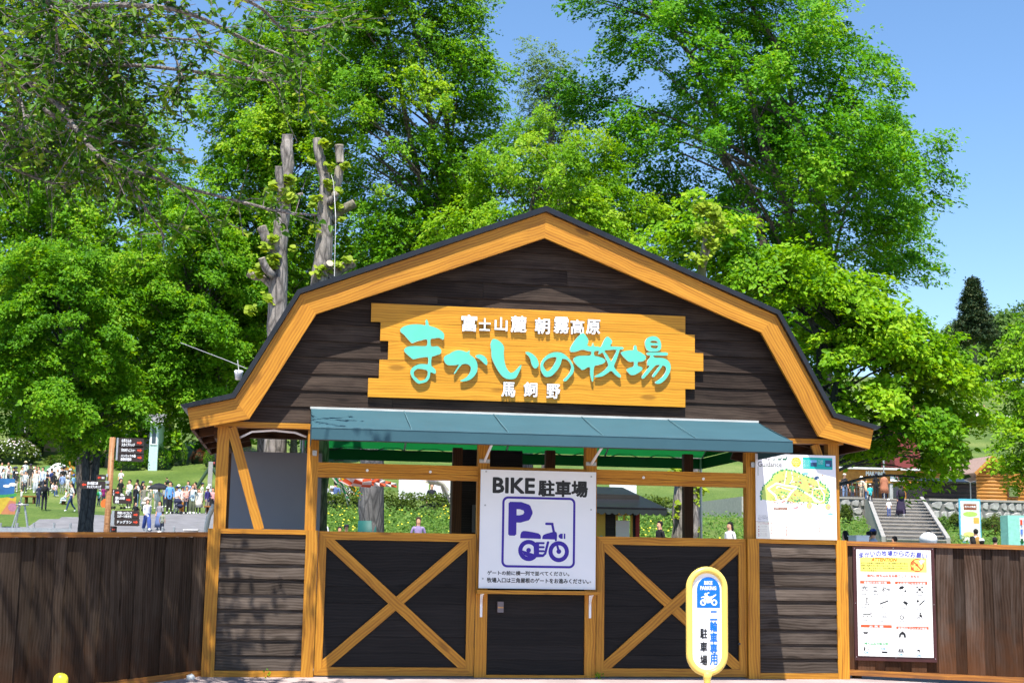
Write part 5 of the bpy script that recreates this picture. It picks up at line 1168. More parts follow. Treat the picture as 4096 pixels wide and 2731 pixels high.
# --- cherry reaching in from the left
def cherry():
    R = np.random.default_rng(5)
    bx, by = -6.6, -1.6
    root = thing('cherry_tree', 'cherry tree whose pale branches overhang the picture from the upper left', 'tree', (bx, by, zg(bx, by)))
    L_ = [
     ([(-420, 330), (-150, 90), (0, 150), (120, 228), (230, 362), (330, 400), (430, 432), (560, 465), (650, 487), (730, 494)], -2.6, .036, 1.0),
     ([(-260, 130), (-60, 150), (117, 147), (300, 150), (433, 163), (560, 180), (683, 190)], -2.2, .035, 1.1),
     ([(-300, -60), (-50, -25), (100, 2), (160, 16), (300, 12), (430, 30), (560, 90), (640, 125), (700, 150)], -3.0, .045, 1.2),
     ([(230, -60), (330, -20), (430, 35), (480, 110), (600, 165), (640, 205)], -2.8, .025, 1.1),
     ([(380, -80), (500, -30), (600, 20), (650, 66), (720, 68), (795, 42)], -3.6, .02, 1.1),
     ([(-120, 40), (-30, 100), (20, 170), (45, 215), (60, 300)], -3.6, .022, 1.0),
     ([(262, 362), (330, 470), (380, 545)], -2.4, .014, .9), ([(330, 372), (420, 440), (480, 512)], -2.5, .012, .9),
     ([(-200, 210), (-40, 262), (80, 330), (200, 400), (300, 432)], -1.8, .03, 1.1),
     ([(-220, -20), (-60, 0), (60, 60), (150, 110), (250, 98)], -2.0, .035, 1.3),
     ([(40, 195), (150, 240), (250, 250), (370, 218), (425, 205)], -1.7, .02, 1.4),
     ([(-150, 150), (-40, 180), (80, 205), (180, 262), (330, 292)], -1.4, .03, 1.3),
     ([(0, -40), (150, 0), (250, 60), (330, 82), (450, 92)], -2.4, .025, 1.3),
     ([(-180, 320), (-60, 350), (60, 400), (150, 430)], -2.2, .025, 1.0),
     ([(60, -60), (120, 20), (130, 80), (140, 150)], -3.2, .015, 1.2),
     ([(-160, 60), (0, 40), (120, 70), (220, 130), (300, 190)], -1.5, .03, 1.4),
     ([(150, -60), (280, -20), (380, 40), (400, 120), (420, 180)], -1.9, .02, 1.3),
     ([(560, -60), (640, -10), (680, 20), (740, 30)], -2.8, .014, 1.0),
     ([(100, 250), (200, 310), (300, 330), (420, 345)], -2.0, .018, 1.2),
     ([(-200, 20), (-80, 30), (40, 20), (150, 50), (220, 60)], -1.2, .03, 1.6), ([(-200, 110), (-60, 110), (60, 120), (180, 160), (300, 150)], -1.0, .03, 1.6), ([(-160, 240), (-20, 250), (100, 290), (220, 340)], -1.1, .025, 1.5), ([(-120, 300), (0, 320), (120, 370), (250, 380)], -1.3, .02, 1.3),
    ]
    mm = MB(); C, AX, NN, TT = [], [], [], []
    for pts, Y, r0, dens in L_:
        P = []
        for i in range(len(pts)):
            P.append(D(pts[i][0], pts[i][1], Y + .5 * math.sin(i * 1.7 + Y)))
        Q = []
        for i in range(len(P) - 1):
            for k in range(5):
                t = k / 5; a = P[max(i - 1, 0)]; b, c = P[i], P[i + 1]; d = P[min(i + 2, len(P) - 1)]
                Q.append(.5 * (2 * b + (c - a) * t + (2 * a - 5 * b + 4 * c - d) * t * t + (3 * b - a - 3 * c + d) * t ** 3))
        Q.append(P[-1]); Q = np.array(Q); n = len(Q)
        rr = .62 * r0 * (1 - .85 * np.linspace(0, 1, n)) + .004
        mm.tube([tuple(p) for p in Q], list(rr), 7)
        seg = np.linalg.norm(np.diff(Q, axis=0), axis=1); tot = seg.sum()
        nt = int(tot * 20 * dens)
        for _ in range(nt):
            s_ = R.random() ** .8 * (n - 1.01); i = int(s_); p = Q[i] + (Q[i + 1] - Q[i]) * (s_ - i); tg = nrm(Q[i + 1] - Q[i])
            xv = px_of(p)[0] / K
            if xv > 300 and R.random() > .36: continue
            d = nrm(tg * R.uniform(.2, 1) + R.normal(0, .6, 3) + np.array([0, 0, R.uniform(-.35, .15)]))
            l = R.uniform(.12, .5) * dens; e = p + d * l + np.array([0, 0, -.12 * l])
            mm.tube([tuple(p), tuple((p + e) / 2 + np.array([0, 0, .03 * l])), tuple(e)], [.0045, .0035, .002], 4, cap=False)
            k = int(3 + l * 20); u = R.uniform(.15, 1.05, k)
            q = p + (e - p) * u[:, None] + R.normal(0, .022, (k, 3)); C.append(q)
            AX.append(d * .6 + R.normal(0, .6, (k, 3)) - UPV * .55); NN.append(UPV * .3 + SUNV * .8 + R.normal(0, .55, (k, 3)) + np.array([0, -.35, 0])); TT.append(np.clip(.4 + .2 * R.normal(0, 1) + .15 * R.normal(0, 1, k), 0, 1))
    C, AX, NN, TT = map(np.concatenate, (C, AX, NN, TT)); sz = R.uniform(.048, .086, len(C))
    add_mesh('crown', leaf_mesh('crown', C, AX, NN, sz, sz * .56, TT, .2, 1, M_LF_C), root)
    mm.build('branches', M_BARKC, root, True)
    mm = MB(); J = D(-420, 330, -2.6)
    mm.tube([(bx, by, -.1), (bx + .05, by, .8), (bx + .2, by - .2, 2.2), (bx + .5, by - .5, 3.4), tuple(J * .5 + np.array([bx + .6, by - .6, 4.0]) * .5), tuple(J)], [.3, .24, .2, .17, .1, .06], 10)
    for t_ in ((-300, -60, -3.0), (-220, -20, -2.0), (-200, 210, -1.8), (-260, 130, -2.2)):
        e = D(t_[0], t_[1], t_[2]); mm.tube([(bx + .45, by - .45, 3.2), tuple((np.array([bx + .5, by - .5, 3.4]) + e) / 2 + np.array([0, 0, .3])), tuple(e)], [.12, .08, .045], 8)
    mm.build('trunk', M_BARKC, root, True)
    return len(C)
print('cherry leaves', cherry())

# --- far trees on the hill at the right
def conifer(label, xd, ytop, ybase, wpx, Y, seed, crown_from=.45, n=260):
    R = np.random.default_rng(seed); b = D(xd, ybase, Y); t = D(xd, ytop, Y); H = t[2] - b[2]; w = wpx * (Y + 13.5) / 3267
    zb = float(zg(b[0], Y)); root = thing('conifer', label, 'tree', (b[0], Y, min(zb, b[2])))
    mm = MB(); mm.tube([(b[0], Y, min(zb, b[2]) - .3), (b[0], Y, b[2] + H * .5), (b[0], Y, t[2] - .3)], [H * .022, H * .014, .05], 8); mm.build('trunk', M_BARK, root, True)
    f = R.random(n) ** .9; z0 = t[2] - H * (1 - crown_from) * f; r_ = w * (f * .85 + .1) * R.uniform(.55, 1.1, n); ph = R.uniform(0, 2 * np.pi, n)
    C, AX, NN = [], [], []
    for i in range(n):
        k = 60; u = R.random(k) ** .6; d = np.array([math.cos(ph[i]), math.sin(ph[i]), -.12]); p = np.array([b[0], Y, z0[i]]) + d * (r_[i] * u)[:, None] + R.normal(0, 1, (k, 3)) * np.array([.06, .06, .035]) * w * 1.3; C.append(p); AX.append(d + R.normal(0, .5, (k, 3))); NN.append(UPV + R.normal(0, .6, (k, 3)))
    C, AX, NN = map(np.concatenate, (C, AX, NN)); s = w * .10
    add_mesh('crown', leaf_mesh('crown', C, AX, NN, s, s * .5, R.uniform(0, 1, len(C)), .15, 0, M_LF_CON), root)
conifer('single tall dark cedar standing alone on the hill at the far right', 2242, 640, 885, 72, 235, 41, .42, 420)
for k, (lab, prof) in enumerate([
  ('hazy rounded tree left of the far cedar foot', [(745, 2185, 2200), (780, 2150, 2230), (830, 2130, 2235), (870, 2150, 2220)]),
  ('hazy pale tree right behind the far cedar', [(722, 2290, 2320), (755, 2255, 2350), (800, 2250, 2360), (850, 2260, 2350)]),
  ('highest hazy tree at the far right edge', [(705, 2330, 2400), (740, 2300, 2440), (790, 2300, 2450), (840, 2310, 2440)]),
  ('low hazy scrub tree on the far hillside', [(800, 2215, 2290), (830, 2195, 2300), (865, 2200, 2300)])]):
    tree('hill_tree', lab, prof, 250 + k * 6, 9000, .9, M_LF_FAR, M_BARK, 50 + k, .25, nprim=25, clump=.26, flat_=.45)

weed('small green weed at the foot of the right gate door', (2394, 2700), 26, 1)
weed('tiny weed under the left louvred panel', (1078, 2708), 10, 2)

# ================================================================== BUSHES, HEDGES, FIELDS
def bush(name, label, c, r, n, size, mt, boxy=0.0, seed=0, cat='bush', group=None, flowers=None):
    R = np.random.default_rng(seed + 900); d = nrm(R.normal(0, 1, (n, 3))); d[:, 2] = np.abs(d[:, 2]) * np.where(R.random(n) < .15, -.4, 1)
    if boxy: m_ = np.max(np.abs(d), axis=1, keepdims=True); d2 = d * (1 - boxy) + d / m_ * boxy
    else: d2 = d
    lump = 1 + .12 * np.sin(d[:, 0] * 5 + seed) * np.sin(d[:, 1] * 4 + seed * 2) + .08 * np.sin(d[:, 2] * 7 + d[:, 0] * 6)
    p = np.array(c) + d2 * np.array(r) * (R.uniform(.78, 1.04, n) * lump)[:, None]
    root = thing(name, label, cat, (c[0], c[1], c[2] - r[2] * .4), group)
    s = size * R.uniform(.6, 1.3, n)
    add_mesh('crown', leaf_mesh('crown', p, R.normal(0, 1, (n, 3)), d * .8 + R.normal(0, .5, (n, 3)) + UPV * .4, s, s * .6, np.clip(.45 + .25 * R.normal(0, 1, n), 0, 1), .15, 0, mt), root)
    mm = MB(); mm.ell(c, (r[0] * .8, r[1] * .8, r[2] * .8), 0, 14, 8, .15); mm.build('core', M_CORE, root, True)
    if flowers:
        k = flowers[0]; i = R.integers(0, n, k); s2 = size * .7
        add_mesh('flowers', leaf_mesh('flowers', np.array(c) + d2[i] * np.array(r) * 1.05, R.normal(0, 1, (k, 3)), d[i], s2, s2, R.random(k), .1, 0, flowers[1]), root)
    return root
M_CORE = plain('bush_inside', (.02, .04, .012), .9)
def bushD(name, label, x0, x1, y0, y1, Y, n, mt, seed, boxy=0, size=None, cat='bush', dy=.5, group=None, flowers=None, hit=True):
    if hit: Y = float(terrain_hit((x0 + x1) / 2 * K, y1 * K)[1]) + 1.0
    a, b = D(x0, (y0 + y1) / 2, Y), D(x1, (y0 + y1) / 2, Y); t, bt = D((x0 + x1) / 2, y0, Y), D((x0 + x1) / 2, y1, Y)
    rx = (b[0] - a[0]) / 2; rz = t[2] - bt[2]
    if boxy: c = ((a[0] + b[0]) / 2, Y, bt[2]); r = (rx, max(rx * .3, .5) if dy is None else dy, rz)
    else: c = ((a[0] + b[0]) / 2, Y, bt[2] + rz * .3); r = (rx, rx * .8, rz * .7)
    return bush(name, label, c, r, n, size or max(.08, rx * .1), mt, boxy, seed, cat, group, flowers)
M_LF_WFL = leafmat('petal_white', (.7, .7, .66), (.75, .72, .7), (.8, .6, .62), .2)
# left slope
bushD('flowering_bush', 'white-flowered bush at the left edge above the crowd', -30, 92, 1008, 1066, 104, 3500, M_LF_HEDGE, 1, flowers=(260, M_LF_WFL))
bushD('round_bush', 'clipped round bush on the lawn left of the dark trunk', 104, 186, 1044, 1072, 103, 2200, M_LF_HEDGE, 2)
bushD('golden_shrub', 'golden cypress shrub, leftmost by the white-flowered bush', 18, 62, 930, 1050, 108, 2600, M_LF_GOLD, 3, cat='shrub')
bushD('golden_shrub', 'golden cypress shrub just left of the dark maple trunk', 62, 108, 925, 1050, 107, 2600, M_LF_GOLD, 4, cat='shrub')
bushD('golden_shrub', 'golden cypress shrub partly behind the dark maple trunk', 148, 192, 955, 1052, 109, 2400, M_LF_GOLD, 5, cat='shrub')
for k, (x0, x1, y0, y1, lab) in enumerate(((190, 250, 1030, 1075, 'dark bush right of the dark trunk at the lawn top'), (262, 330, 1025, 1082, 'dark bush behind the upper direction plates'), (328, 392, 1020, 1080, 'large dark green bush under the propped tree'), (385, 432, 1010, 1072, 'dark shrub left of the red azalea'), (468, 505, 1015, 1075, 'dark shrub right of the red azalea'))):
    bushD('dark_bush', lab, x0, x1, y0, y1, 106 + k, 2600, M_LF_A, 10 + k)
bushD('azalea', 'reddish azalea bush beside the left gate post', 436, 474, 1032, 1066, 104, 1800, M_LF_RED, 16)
# wood far behind, so that no bare hill shows between the trunks
for k in range(9):
    x = -60 + k * 105; lab = ('leafy background tree number one from the left edge, deep in the wood', 'leafy background tree behind the dark maple trunk', 'leafy background tree behind the wooden signpost', 'leafy background tree between signpost and gate', 'leafy background tree left of the gate post', 'leafy background tree seen through the left bay', 'leafy background tree behind the left gate opening', 'leafy background tree behind the teal-wrapped trunk', 'leafy background tree behind the kiosk')[k]
    if k == 0: lab = 'leafy background tree at the very left edge, deep in the wood'
    tree('wood_tree', lab, [(560 + 30 * math.sin(k * 2.1), x - 20, x + 40), (640, x - 85, x + 95), (760, x - 110, x + 110), (880, x - 105, x + 105), (960, x - 80, x + 80), (1010, x - 50, x + 50)], 118 + 5 * (k % 3), 8500, .52, M_LF_A if k % 2 else M_LF_B, M_BARK, 70 + k, .35, nprim=25, clump=.24, flat_=.45, droop=.3, group='trees of the wood behind the lawn')

# flower bank behind the gate
def bank_z(x, y): return np.interp(y, [41, 43, 56, 63, 67], [.8, 1.0, 2.8, 3.15, 2.6])
bx0, bx1 = D(560, 1200, 48)[0], D(1640, 1200, 48)[0]
m = grid_mesh(np.linspace(bx0, bx1, 40), np.linspace(41, 67, 27), lambda x, y: bank_z(x, y)); tag(m.build('flower_bank', M_GRASS), kind='structure')
R = np.random.default_rng(3)
n = 34000; px_ = R.uniform(bx0 + .3, bx1 - .3, n); py_ = R.uniform(42.5, 56.5, n); hgt = R.uniform(.05, .85, n) ** 1.0
P = np.stack([px_, py_, bank_z(px_, py_) + hgt], -1); s = R.uniform(.09, .2, n)
o = bpy.data.objects.new('rape_plants', leaf_mesh('rape_plants', P, R.normal(0, 1, (n, 3)) * np.array([1, 1, .5]), R.normal(0, .7, (n, 3)) + UPV * .7 + np.array([0, -.5, 0]), s, s * .55, np.clip(R.normal(.5, .25, n), 0, 1), .15, 0, M_LF_RAPE)); link(o)
tag(o, 'bright green rape plants covering the bank behind the gate', 'plants', kind='stuff')
n = 520; px_ = R.uniform(bx0 + .3, bx1 - .3, n); py_ = R.uniform(42.5, 56.5, n); P = np.stack([px_, py_, bank_z(px_, py_) + R.uniform(.75, 1.0, n)], -1)
k_ = (np.sin(px_ * .9) + np.sin(py_ * 1.3 + px_ * .4)) > -.4; P = P[k_]; n = len(P)
me = leaf_mesh('rape_flowers', P, R.normal(0, 1, (n, 3)), R.normal(0, .4, (n, 3)) + UPV + np.array([0, -.6, 0]), .09, .08, R.random(n), .1, 0, M_FLOWER); o = bpy.data.objects.new('rape_flowers', me); link(o)
tag(o, 'scattered yellow rape flowers over the bank behind the gate', 'flowers', kind='stuff')
hx0, hx1 = D(690, 1140, 57)[0], D(1590, 1140, 57)[0]
for k in range(4):
    a = hx0 + (hx1 - hx0) * k / 4; b = hx0 + (hx1 - hx0) * (k + 1) / 4
    bush('hedge', ('clipped hedge behind the left gate door, left stretch', 'clipped hedge behind the left gate door beside the kiosk', 'clipped hedge hidden mostly behind the parking board', 'clipped hedge behind the right gate door')[k], ((a + b) / 2, 57.6, 2.9), ((b - a) / 2 + .05, .8, 1.4), 5600, .16, M_LF_HEDGE, .8, 30 + k, 'hedge', 'clipped hedge along the flower bank')

# ================================================================== THINGS SEEN THROUGH THE GATE
# white boards beyond the hedge
for k, (x0, x1, y0, y1, lab) in enumerate(((988, 1053, 1098, 1142, 'white drawing board beyond the hedge, left of the kiosk'), (915, 985, 1100, 1146, 'white drawing board beyond the hedge, right of the carp streamer'), (1400, 1462, 1112, 1150, 'white drawing board above the kiosk roof'), (730, 752, 1128, 1152, 'small pale board at the left end of the hedge'))):
    Y = 61; a, b = D(x0, y1, Y), D(x1, y0, Y); o = thing('drawing_board', lab, 'board', ((a[0] + b[0]) / 2, Y, 3.1))
    mm = MB(); mm.box((a[0], Y, a[2]), (b[0], Y + .05, b[2])); mm.build('panel', M_WHITEP, o)
    for x in (a[0] + .1, b[0] - .16): mm = MB(); mm.box((x, Y + .05, 3.0), (x + .06, Y + .1, b[2] - .05)); mm.build('leg', M_DKSTEEL, o)
# kiosk
KY = 7.5
ka, kb = D(1150, 1230, KY), D(1468, 1230, KY); kx0, kx1 = ka[0], kb[0]
KI = thing('kiosk', 'small dark wooden kiosk with black scalloped roof behind the parking board', 'kiosk', ((kx0 + kx1) / 2, KY, 0))
zr0 = D(1370, 1166, KY - .6)[2]; zr1 = D(1370, 1120, KY + .9)[2]
M_KW = wood('kiosk_siding', (.012, .011, .010), (.02, .018, .016), (.035, .03, .027), rnd=.1)
zk = .05; i = 0
wx0, wx1, wz0, wz1 = D(1413, 1230, KY)[0], D(1467, 1230, KY)[0] - .10, D(1440, 1226, KY)[2] - .1, D(1440, 1178, KY)[2]
while zk < zr0 + .1:
    for a, b in (((kx0, kx1),) if zk + .16 < wz0 or zk > wz1 else ((kx0, wx0), (wx1, kx1))): lap_board(a, b, zk, zk + .165, KY - .004, KY - .02, .016, M_KW, KI)
    zk += .16
for x, d_ in ((kx0, -1), (kx1 - .06, 1)):
    mm = MB(); mm.box((x, KY - .04, .03), (x + .06, KY + .0, zr0 + .1)); mm.build('corner_post', plain('red_paint', (.35, .02, .015), .5) if d_ > 0 else M_KW, KI)
mm = MB(); mm.box((kx0, KY + .02, .03), (kx0 + .05, KY + 1.8, zr0 + .1)); mm.build('side_wall', M_KW, KI)
mm = MB(); slab(mm, [(kx0 - .3, KY - .55, zr0), (kx1 + .28, KY - .55, zr0), (kx1 - .05, KY + .9, zr1), (kx0 + .1, KY + .9, zr1)], .04); mm.build('roof', M_ROOF, KI)
mm = MB(); slab(mm, [(kx0 + .1, KY + .9, zr1), (kx1 - .05, KY + .9, zr1), (kx1 + .28, KY + 2.3, zr0), (kx0 - .3, KY + 2.3, zr0)], .04); mm.build('roof', M_ROOF, KI)
mm = MB()
for k in range(26):
    x = kx0 - .3 + (kx1 - kx0 + .58) * k / 26; w = (kx1 - kx0 + .58) / 26; pts = [(x, zr0 - .01), (x, zr0 - .06), (x + w * .25, zr0 - .085), (x + w * .5, zr0 - .092), (x + w * .75, zr0 - .085), (x + w, zr0 - .06), (x + w, zr0 - .01)]
    mm.prism(pts, KY - .566, KY - .556)
mm.build('valance', plain('dark_teal_cloth', (.012, .02, .022), .7), KI)
M_KF = plain('kiosk_yellow', (.62, .42, .05), .5)
WN = bpy.data.objects.new('window', None); link(WN, KI, Matrix.Translation((wx0, KY, wz0)))
for a, b in (((wx0, wz0), (wx1, wz0 + .035)), ((wx0, wz1 - .035), (wx1, wz1)), ((wx0, wz0), (wx0 + .035, wz1)), ((wx1 - .035, wz0), (wx1, wz1)), (((wx0 + wx1) / 2 - .012, wz0 + .036), ((wx0 + wx1) / 2 + .012, wz1 - .036)), ((wx0 + .036, wz1 - .33), (wx1 - .036, wz1 - .305))):
    mm = MB(); mm.box((a[0], KY - .03, a[1]), (b[0], KY - .012, b[1])); mm.build('frame', M_KF, WN)
mm = MB(); mm.box((wx1 - .26, KY - .034, wz0 + .04), (wx1 - .05, KY - .031, wz0 + .30)); mm.build('paper_notice', M_WHITEP, WN)
a, b = D(1371, 1230, KY - .05), D(1383, 1178, KY - .05); mm = MB(); mm.box((a[0] - .2, KY - .045, .9), (b[0] + .05, KY - .025, b[2])); SBo = mm.build('sign_strip', M_KF, KI)
M = plane_M((b[0] - .06, KY - .045, 1.0)); mm = MB()
for k, ch in enumerate('のうこう杉'): put_text(mm, ch, M, 0, .42 - k * .12, w=.09, h=.1, fat=.02, z=.002)
mm.build('lettering', M_MINT, SBo)
# booth wall left of the parking board: dark siding with a window
BTY = 3.3; a, b = D(1057, 1230, BTY), D(1104, 1085, BTY)
BT = thing('booth', 'dark sided booth with a narrow window left of the parking board', 'booth', ((a[0] + b[0]) / 2, BTY, 0)); zk = .02
while zk < 2.3: lap_board(a[0], b[0] + .5, zk, zk + .165, BTY - .004, BTY - .022, .016, M_KW, BT); zk += .16
mm = MB(); mm.box((a[0], BTY + .015, .02), (a[0] + .05, BTY + 1.2, 2.3)); mm.build('side_wall', M_KW, BT)
w0, w1 = D(1083, 1222, BTY), D(1120, 1160, BTY); mm = MB(); mm.box((w0[0], BTY - .05, w0[2]), (w1[0], BTY - .024, w1[2])); WB = mm.build('window', plain('window_frame_grey', (.16, .17, .17), .5), BT); mm = MB(); mm.box((w0[0] + .03, BTY - .056, w0[2] + .03), (w1[0] - .03, BTY - .051, w1[2] - .03)); mm.build('pane', plain('booth_glass', (.10, .14, .12), .08), WB)
# green tent
TN = thing('green_tent', 'green canvas tent roof seen under the gate beam', 'tent', (2.4, 5.2, 0))
M_TG = fabric_trans('green_canvas', (.008, .17, .035), .5); M_TGD = fabric_trans('green_canvas_dark', (.006, .10, .03), .3)
ty0, ty1 = 3.5, 6.3
tx0, tx1 = D(690, 1050, ty1)[0], D(1612, 1050, ty1)[0]; tz0 = D(1500, 1074, ty1)[2]; tz1 = D(1000, 1018, ty1)[2]
zrid = tz1 + .55; ym = 4.9
mm = MB()
for i in range(12):
    xa = tx0 + (tx1 - tx0) * i / 12; xb = tx0 + (tx1 - tx0) * (i + 1) / 12
    mm.add([(xa, ym, zrid), (xb, ym, zrid), (xb, ty1, tz0 + .16), (xa, ty1, tz0 + .16)], [(0, 1, 2, 3)]); mm.add([(xa, ty0, tz0 + .16), (xb, ty0, tz0 + .16), (xb, ym, zrid), (xa, ym, zrid)], [(0, 1, 2, 3)])
mm.build('canopy', M_TG, TN)
for x in (tx0, tx1): mm = MB(); slab(mm, [(x, ty0, tz0 + .16), (x, ty1, tz0 + .16), (x, ym, zrid)], .004); mm.build('gable_cloth', M_TG, TN)
mm = MB(); slab(mm, [(tx0, ty1, tz0), (tx1, ty1, tz0), (tx1, ty1, tz0 + .15), (tx0, ty1, tz0 + .15)], .004); mm.build('valance', M_TGD, TN)
for x in (tx0, tx1): mm = MB(); slab(mm, [(x, ty0, tz0), (x, ty1, tz0), (x, ty1, tz0 + .15), (x, ty0, tz0 + .15)], .004); mm.build('valance', M_TGD, TN)
for x in np.linspace(tx0, tx1, 5):
    mm = MB(); mm.tube([(x, ym, zrid - .03), (x, ty1 - .02, tz0 + .15)], .014, 6); mm.build('rafter', M_STEEL, TN)
for x in (tx0 + .02, tx1 - .02):
    for y in (ty0, ty1 - .02): mm = MB(); mm.tube([(x, y, 0), (x, y, tz0 + .15)], .018, 8); mm.build('leg', M_STEEL, TN)
mm = MB(); P = []
for i in range(60):
    x = tx0 + (tx1 - tx0) * i / 59; P.append((x, ty1 - .04, tz0 + .16 + .035 * math.sin(i * 1.1)))
mm.tube(P, .006, 4); mm.build('light_string', M_BLACK, TN)
# carp streamers
def carp(label, pts, w, Y, cols, seed):
    o = thing('carp_streamer', label, 'streamer', tuple(D(*pts[0], Y))); P = [D(x, y, Y + .05 * i) for i, (x, y) in enumerate(pts)]; n = len(P)
    mm = MB(); ws = np.interp(np.linspace(0, 1, n), [0, .5, .8, 1], [1, .75, .35, .8]) * w
    mm.tube([tuple(p) for p in P], list(ws), 10, cap=False)
    mm.m = [(1 if ((i // 10) + i % 10) % 2 else 0) for i in range(len(mm.m))]
    mm.build('body', cols, o, True)
    e = P[-1]; d = nrm(P[-1] - P[-2]); mm = MB()
    for k, (ax_, az_, ln_) in enumerate(((.1, .25, 1.0), (.05, -.35, .8))):
        q = []
        for i in range(6):
            t = i / 5; q.append(e + d * ln_ * t * w * 4.5 + np.array([0, .03 * math.sin(t * 6), az_ * t * w * 3]))
        for i in range(5):
            for s_ in range(2):
                h0 = w * (.5 - .06 * i) * (1 if s_ else -1); c0, c1 = q[i], q[i + 1]
                mm.add([tuple(c0), tuple(c0 + np.array([0, .02, h0])), tuple(c1 + np.array([0, -.02, h0 * .9])), tuple(c1)], [(0, 1, 2, 3)], 1 if (i + s_) % 2 else 0)
    mm.build('tail', cols, o)
M_CR = fabric_trans('carp_red', (.78, .13, .05), .35); M_CW = fabric_trans('carp_white', (.8, .72, .68), .35); M_CG = fabric_trans('carp_green', (.02, .32, .12), .35); M_CY = fabric_trans('carp_yellow', (.75, .5, .03), .35); M_CB = fabric_trans('carp_beige', (.62, .6, .42), .35)
carp('red and white carp streamer fluttering before the grey trunk', [(792, 1088), (808, 1100), (828, 1107), (846, 1104)], .13, 7.0, [M_CR, M_CW], 1)
carp('green carp streamer hanging left of the red one', [(770, 1092), (778, 1104), (786, 1116), (790, 1126)], .06, 7.2, [M_CG, M_CW], 2)
carp('yellow carp streamer between the green and red ones', [(786, 1092), (796, 1106), (806, 1116), (812, 1122)], .055, 7.1, [M_CY, M_CG], 3)
carp('pale beige streamer hanging beside the kiosk', [(978, 1098), (1000, 1104), (1016, 1112), (1024, 1128)], .07, 7.4, [M_CB, M_CW], 4)

# ================================================================== LEFT: SIGNPOST AND LAWN THINGS
SPY = 16.0
c7p = lambda x, y: (x / 2.6133, 1650 + y / 2.6133)
pt_, pb_ = A(*c7p(1178, 258), SPY), A(*c7p(1114, 1262), SPY)
dirp = (pt_ - pb_); pb2 = pb_ - dirp * ((pb_[2] - float(zg(pb_[0], SPY)) + .05) / dirp[2])
SP = thing('signpost', 'leaning brown wooden signpost carrying dark arrow plates', 'signpost', tuple(pb2))
mm = MB(); mm.tube([tuple(pb2), tuple(pb_), tuple(pt_)], [.064, .062, .058], 12); mm.build('pole', wood('signpost_wood', (.20, .085, .03), (.32, .15, .06), (.42, .22, .1), rnd=0), SP, True)
M_PL = plain('plate_brown', (.035, .022, .018), .45, .1); M_RED = plain('arrow_red', (.75, .06, .02), .45)
def plate(x0, y0, x1, y1, lines, right=True, Yo=-.09, slope=.0, arrow=True, dim=False):
    a, b = A(*c7p(x0, y1), SPY + Yo), A(*c7p(x1, y0), SPY + Yo); w, h = b[0] - a[0], b[2] - a[2]
    Mx = plane_M((a[0], SPY + Yo, a[2])); o = bpy.data.objects.new('direction_plate', None)
    pts = rrect(a[0], a[2], b[0], b[2], h * .18, 4); m = MB(); m.prism(pts, SPY + Yo, SPY + Yo + .02); o = m.build('direction_plate', M_PL, SP)
    aw = h * .55; ax0 = w - aw * 1.35 if right else aw * .35
    if arrow:
        m = MB(); s_ = 1 if right else -1; cx_ = ax0 + aw * .5; cy_ = h * .5
        pp = [(-.5, -.18), (.05, -.18), (.05, -.42), (.5, 0), (.05, .42), (.05, .18), (-.5, .18)]
        pp = [(cx_ + s_ * p[0] * aw, cy_ + p[1] * aw * .9) for p in pp]; flat(m, Mx, pp if right else pp[::-1], .002); m.build('arrow', M_RED, o)
    m = MB(); tx = w * .12 if right else aw * 1.55; tw = w - aw * 1.6 - w * .14 if arrow else w * .8
    n_ = len(lines); lh = h * (.40 if n_ > 1 else .42); mx_ = max(len(l) for l in lines)
    for i, l in enumerate(lines):
        y = h * (.52 - i * .44) if n_ > 1 else h * .3; put_text(m, l, Mx, tx, y, w=tw * len(l) / mx_ * .98, h=lh * .92, fat=.03, z=.002)
    m.build('lettering', M_WHITEP, o)
def clamp(x0, y0, x1, y1, Yo=-.08):
    a, b = A(*c7p(x0, y1), SPY + Yo), A(*c7p(x1, y0), SPY + Yo); m = MB(); m.box((a[0], SPY + Yo, a[2]), (b[0], SPY + Yo + .03, b[2])); m.build('bracket', M_STEEL, SP)
plate(1238, 268, 1508, 358, ['山羊さんの', 'スカイブリッジ']); plate(1234, 350, 1505, 432, ['羊のかけっこショー']); plate(1230, 430, 1503, 506, ['ハンモックの森', '動物供養碑']); clamp(1208, 262, 1240, 495)
plate(835, 714, 1104, 792, ['食の体験工房', 'キッズクッキング'], False); clamp(1100, 712, 1142, 740); clamp(1100, 762, 1142, 790)
plate(1005, 648, 1108, 708, ['ココボックルの塔'], False, Yo=.03); clamp(1108, 640, 1130, 668)
plate(1168, 798, 1264, 868, ['みえる丘', 'アスレチック'], Yo=.05); plate(1178, 870, 1385, 948, ['見晴らしの丘の鐘', '放牧場'], Yo=.02)
plate(1192, 1026, 1460, 1102, ['羊飼いのゴルフ', 'スポーツ吹き矢']); plate(1192, 1102, 1460, 1180, ['ドッグラン']); clamp(1160, 1022, 1198, 1172)
plate(1140, 1186, 1222, 1250, ['乗馬', '広場'], Yo=.05)

def boxD(name, mt, parent, x0, y0, x1, y1, Y, depth=.05):
    a, b = A(*c7p(x0, y1), Y), A(*c7p(x1, y0), Y); m = MB(); m.box((a[0], Y, a[2]), (b[0], Y + depth, b[2])); return m.build(name, mt, parent)
def ground_at(xd, Y): p = D(xd, 1200, Y); return p[0], float(zg(p[0], Y))
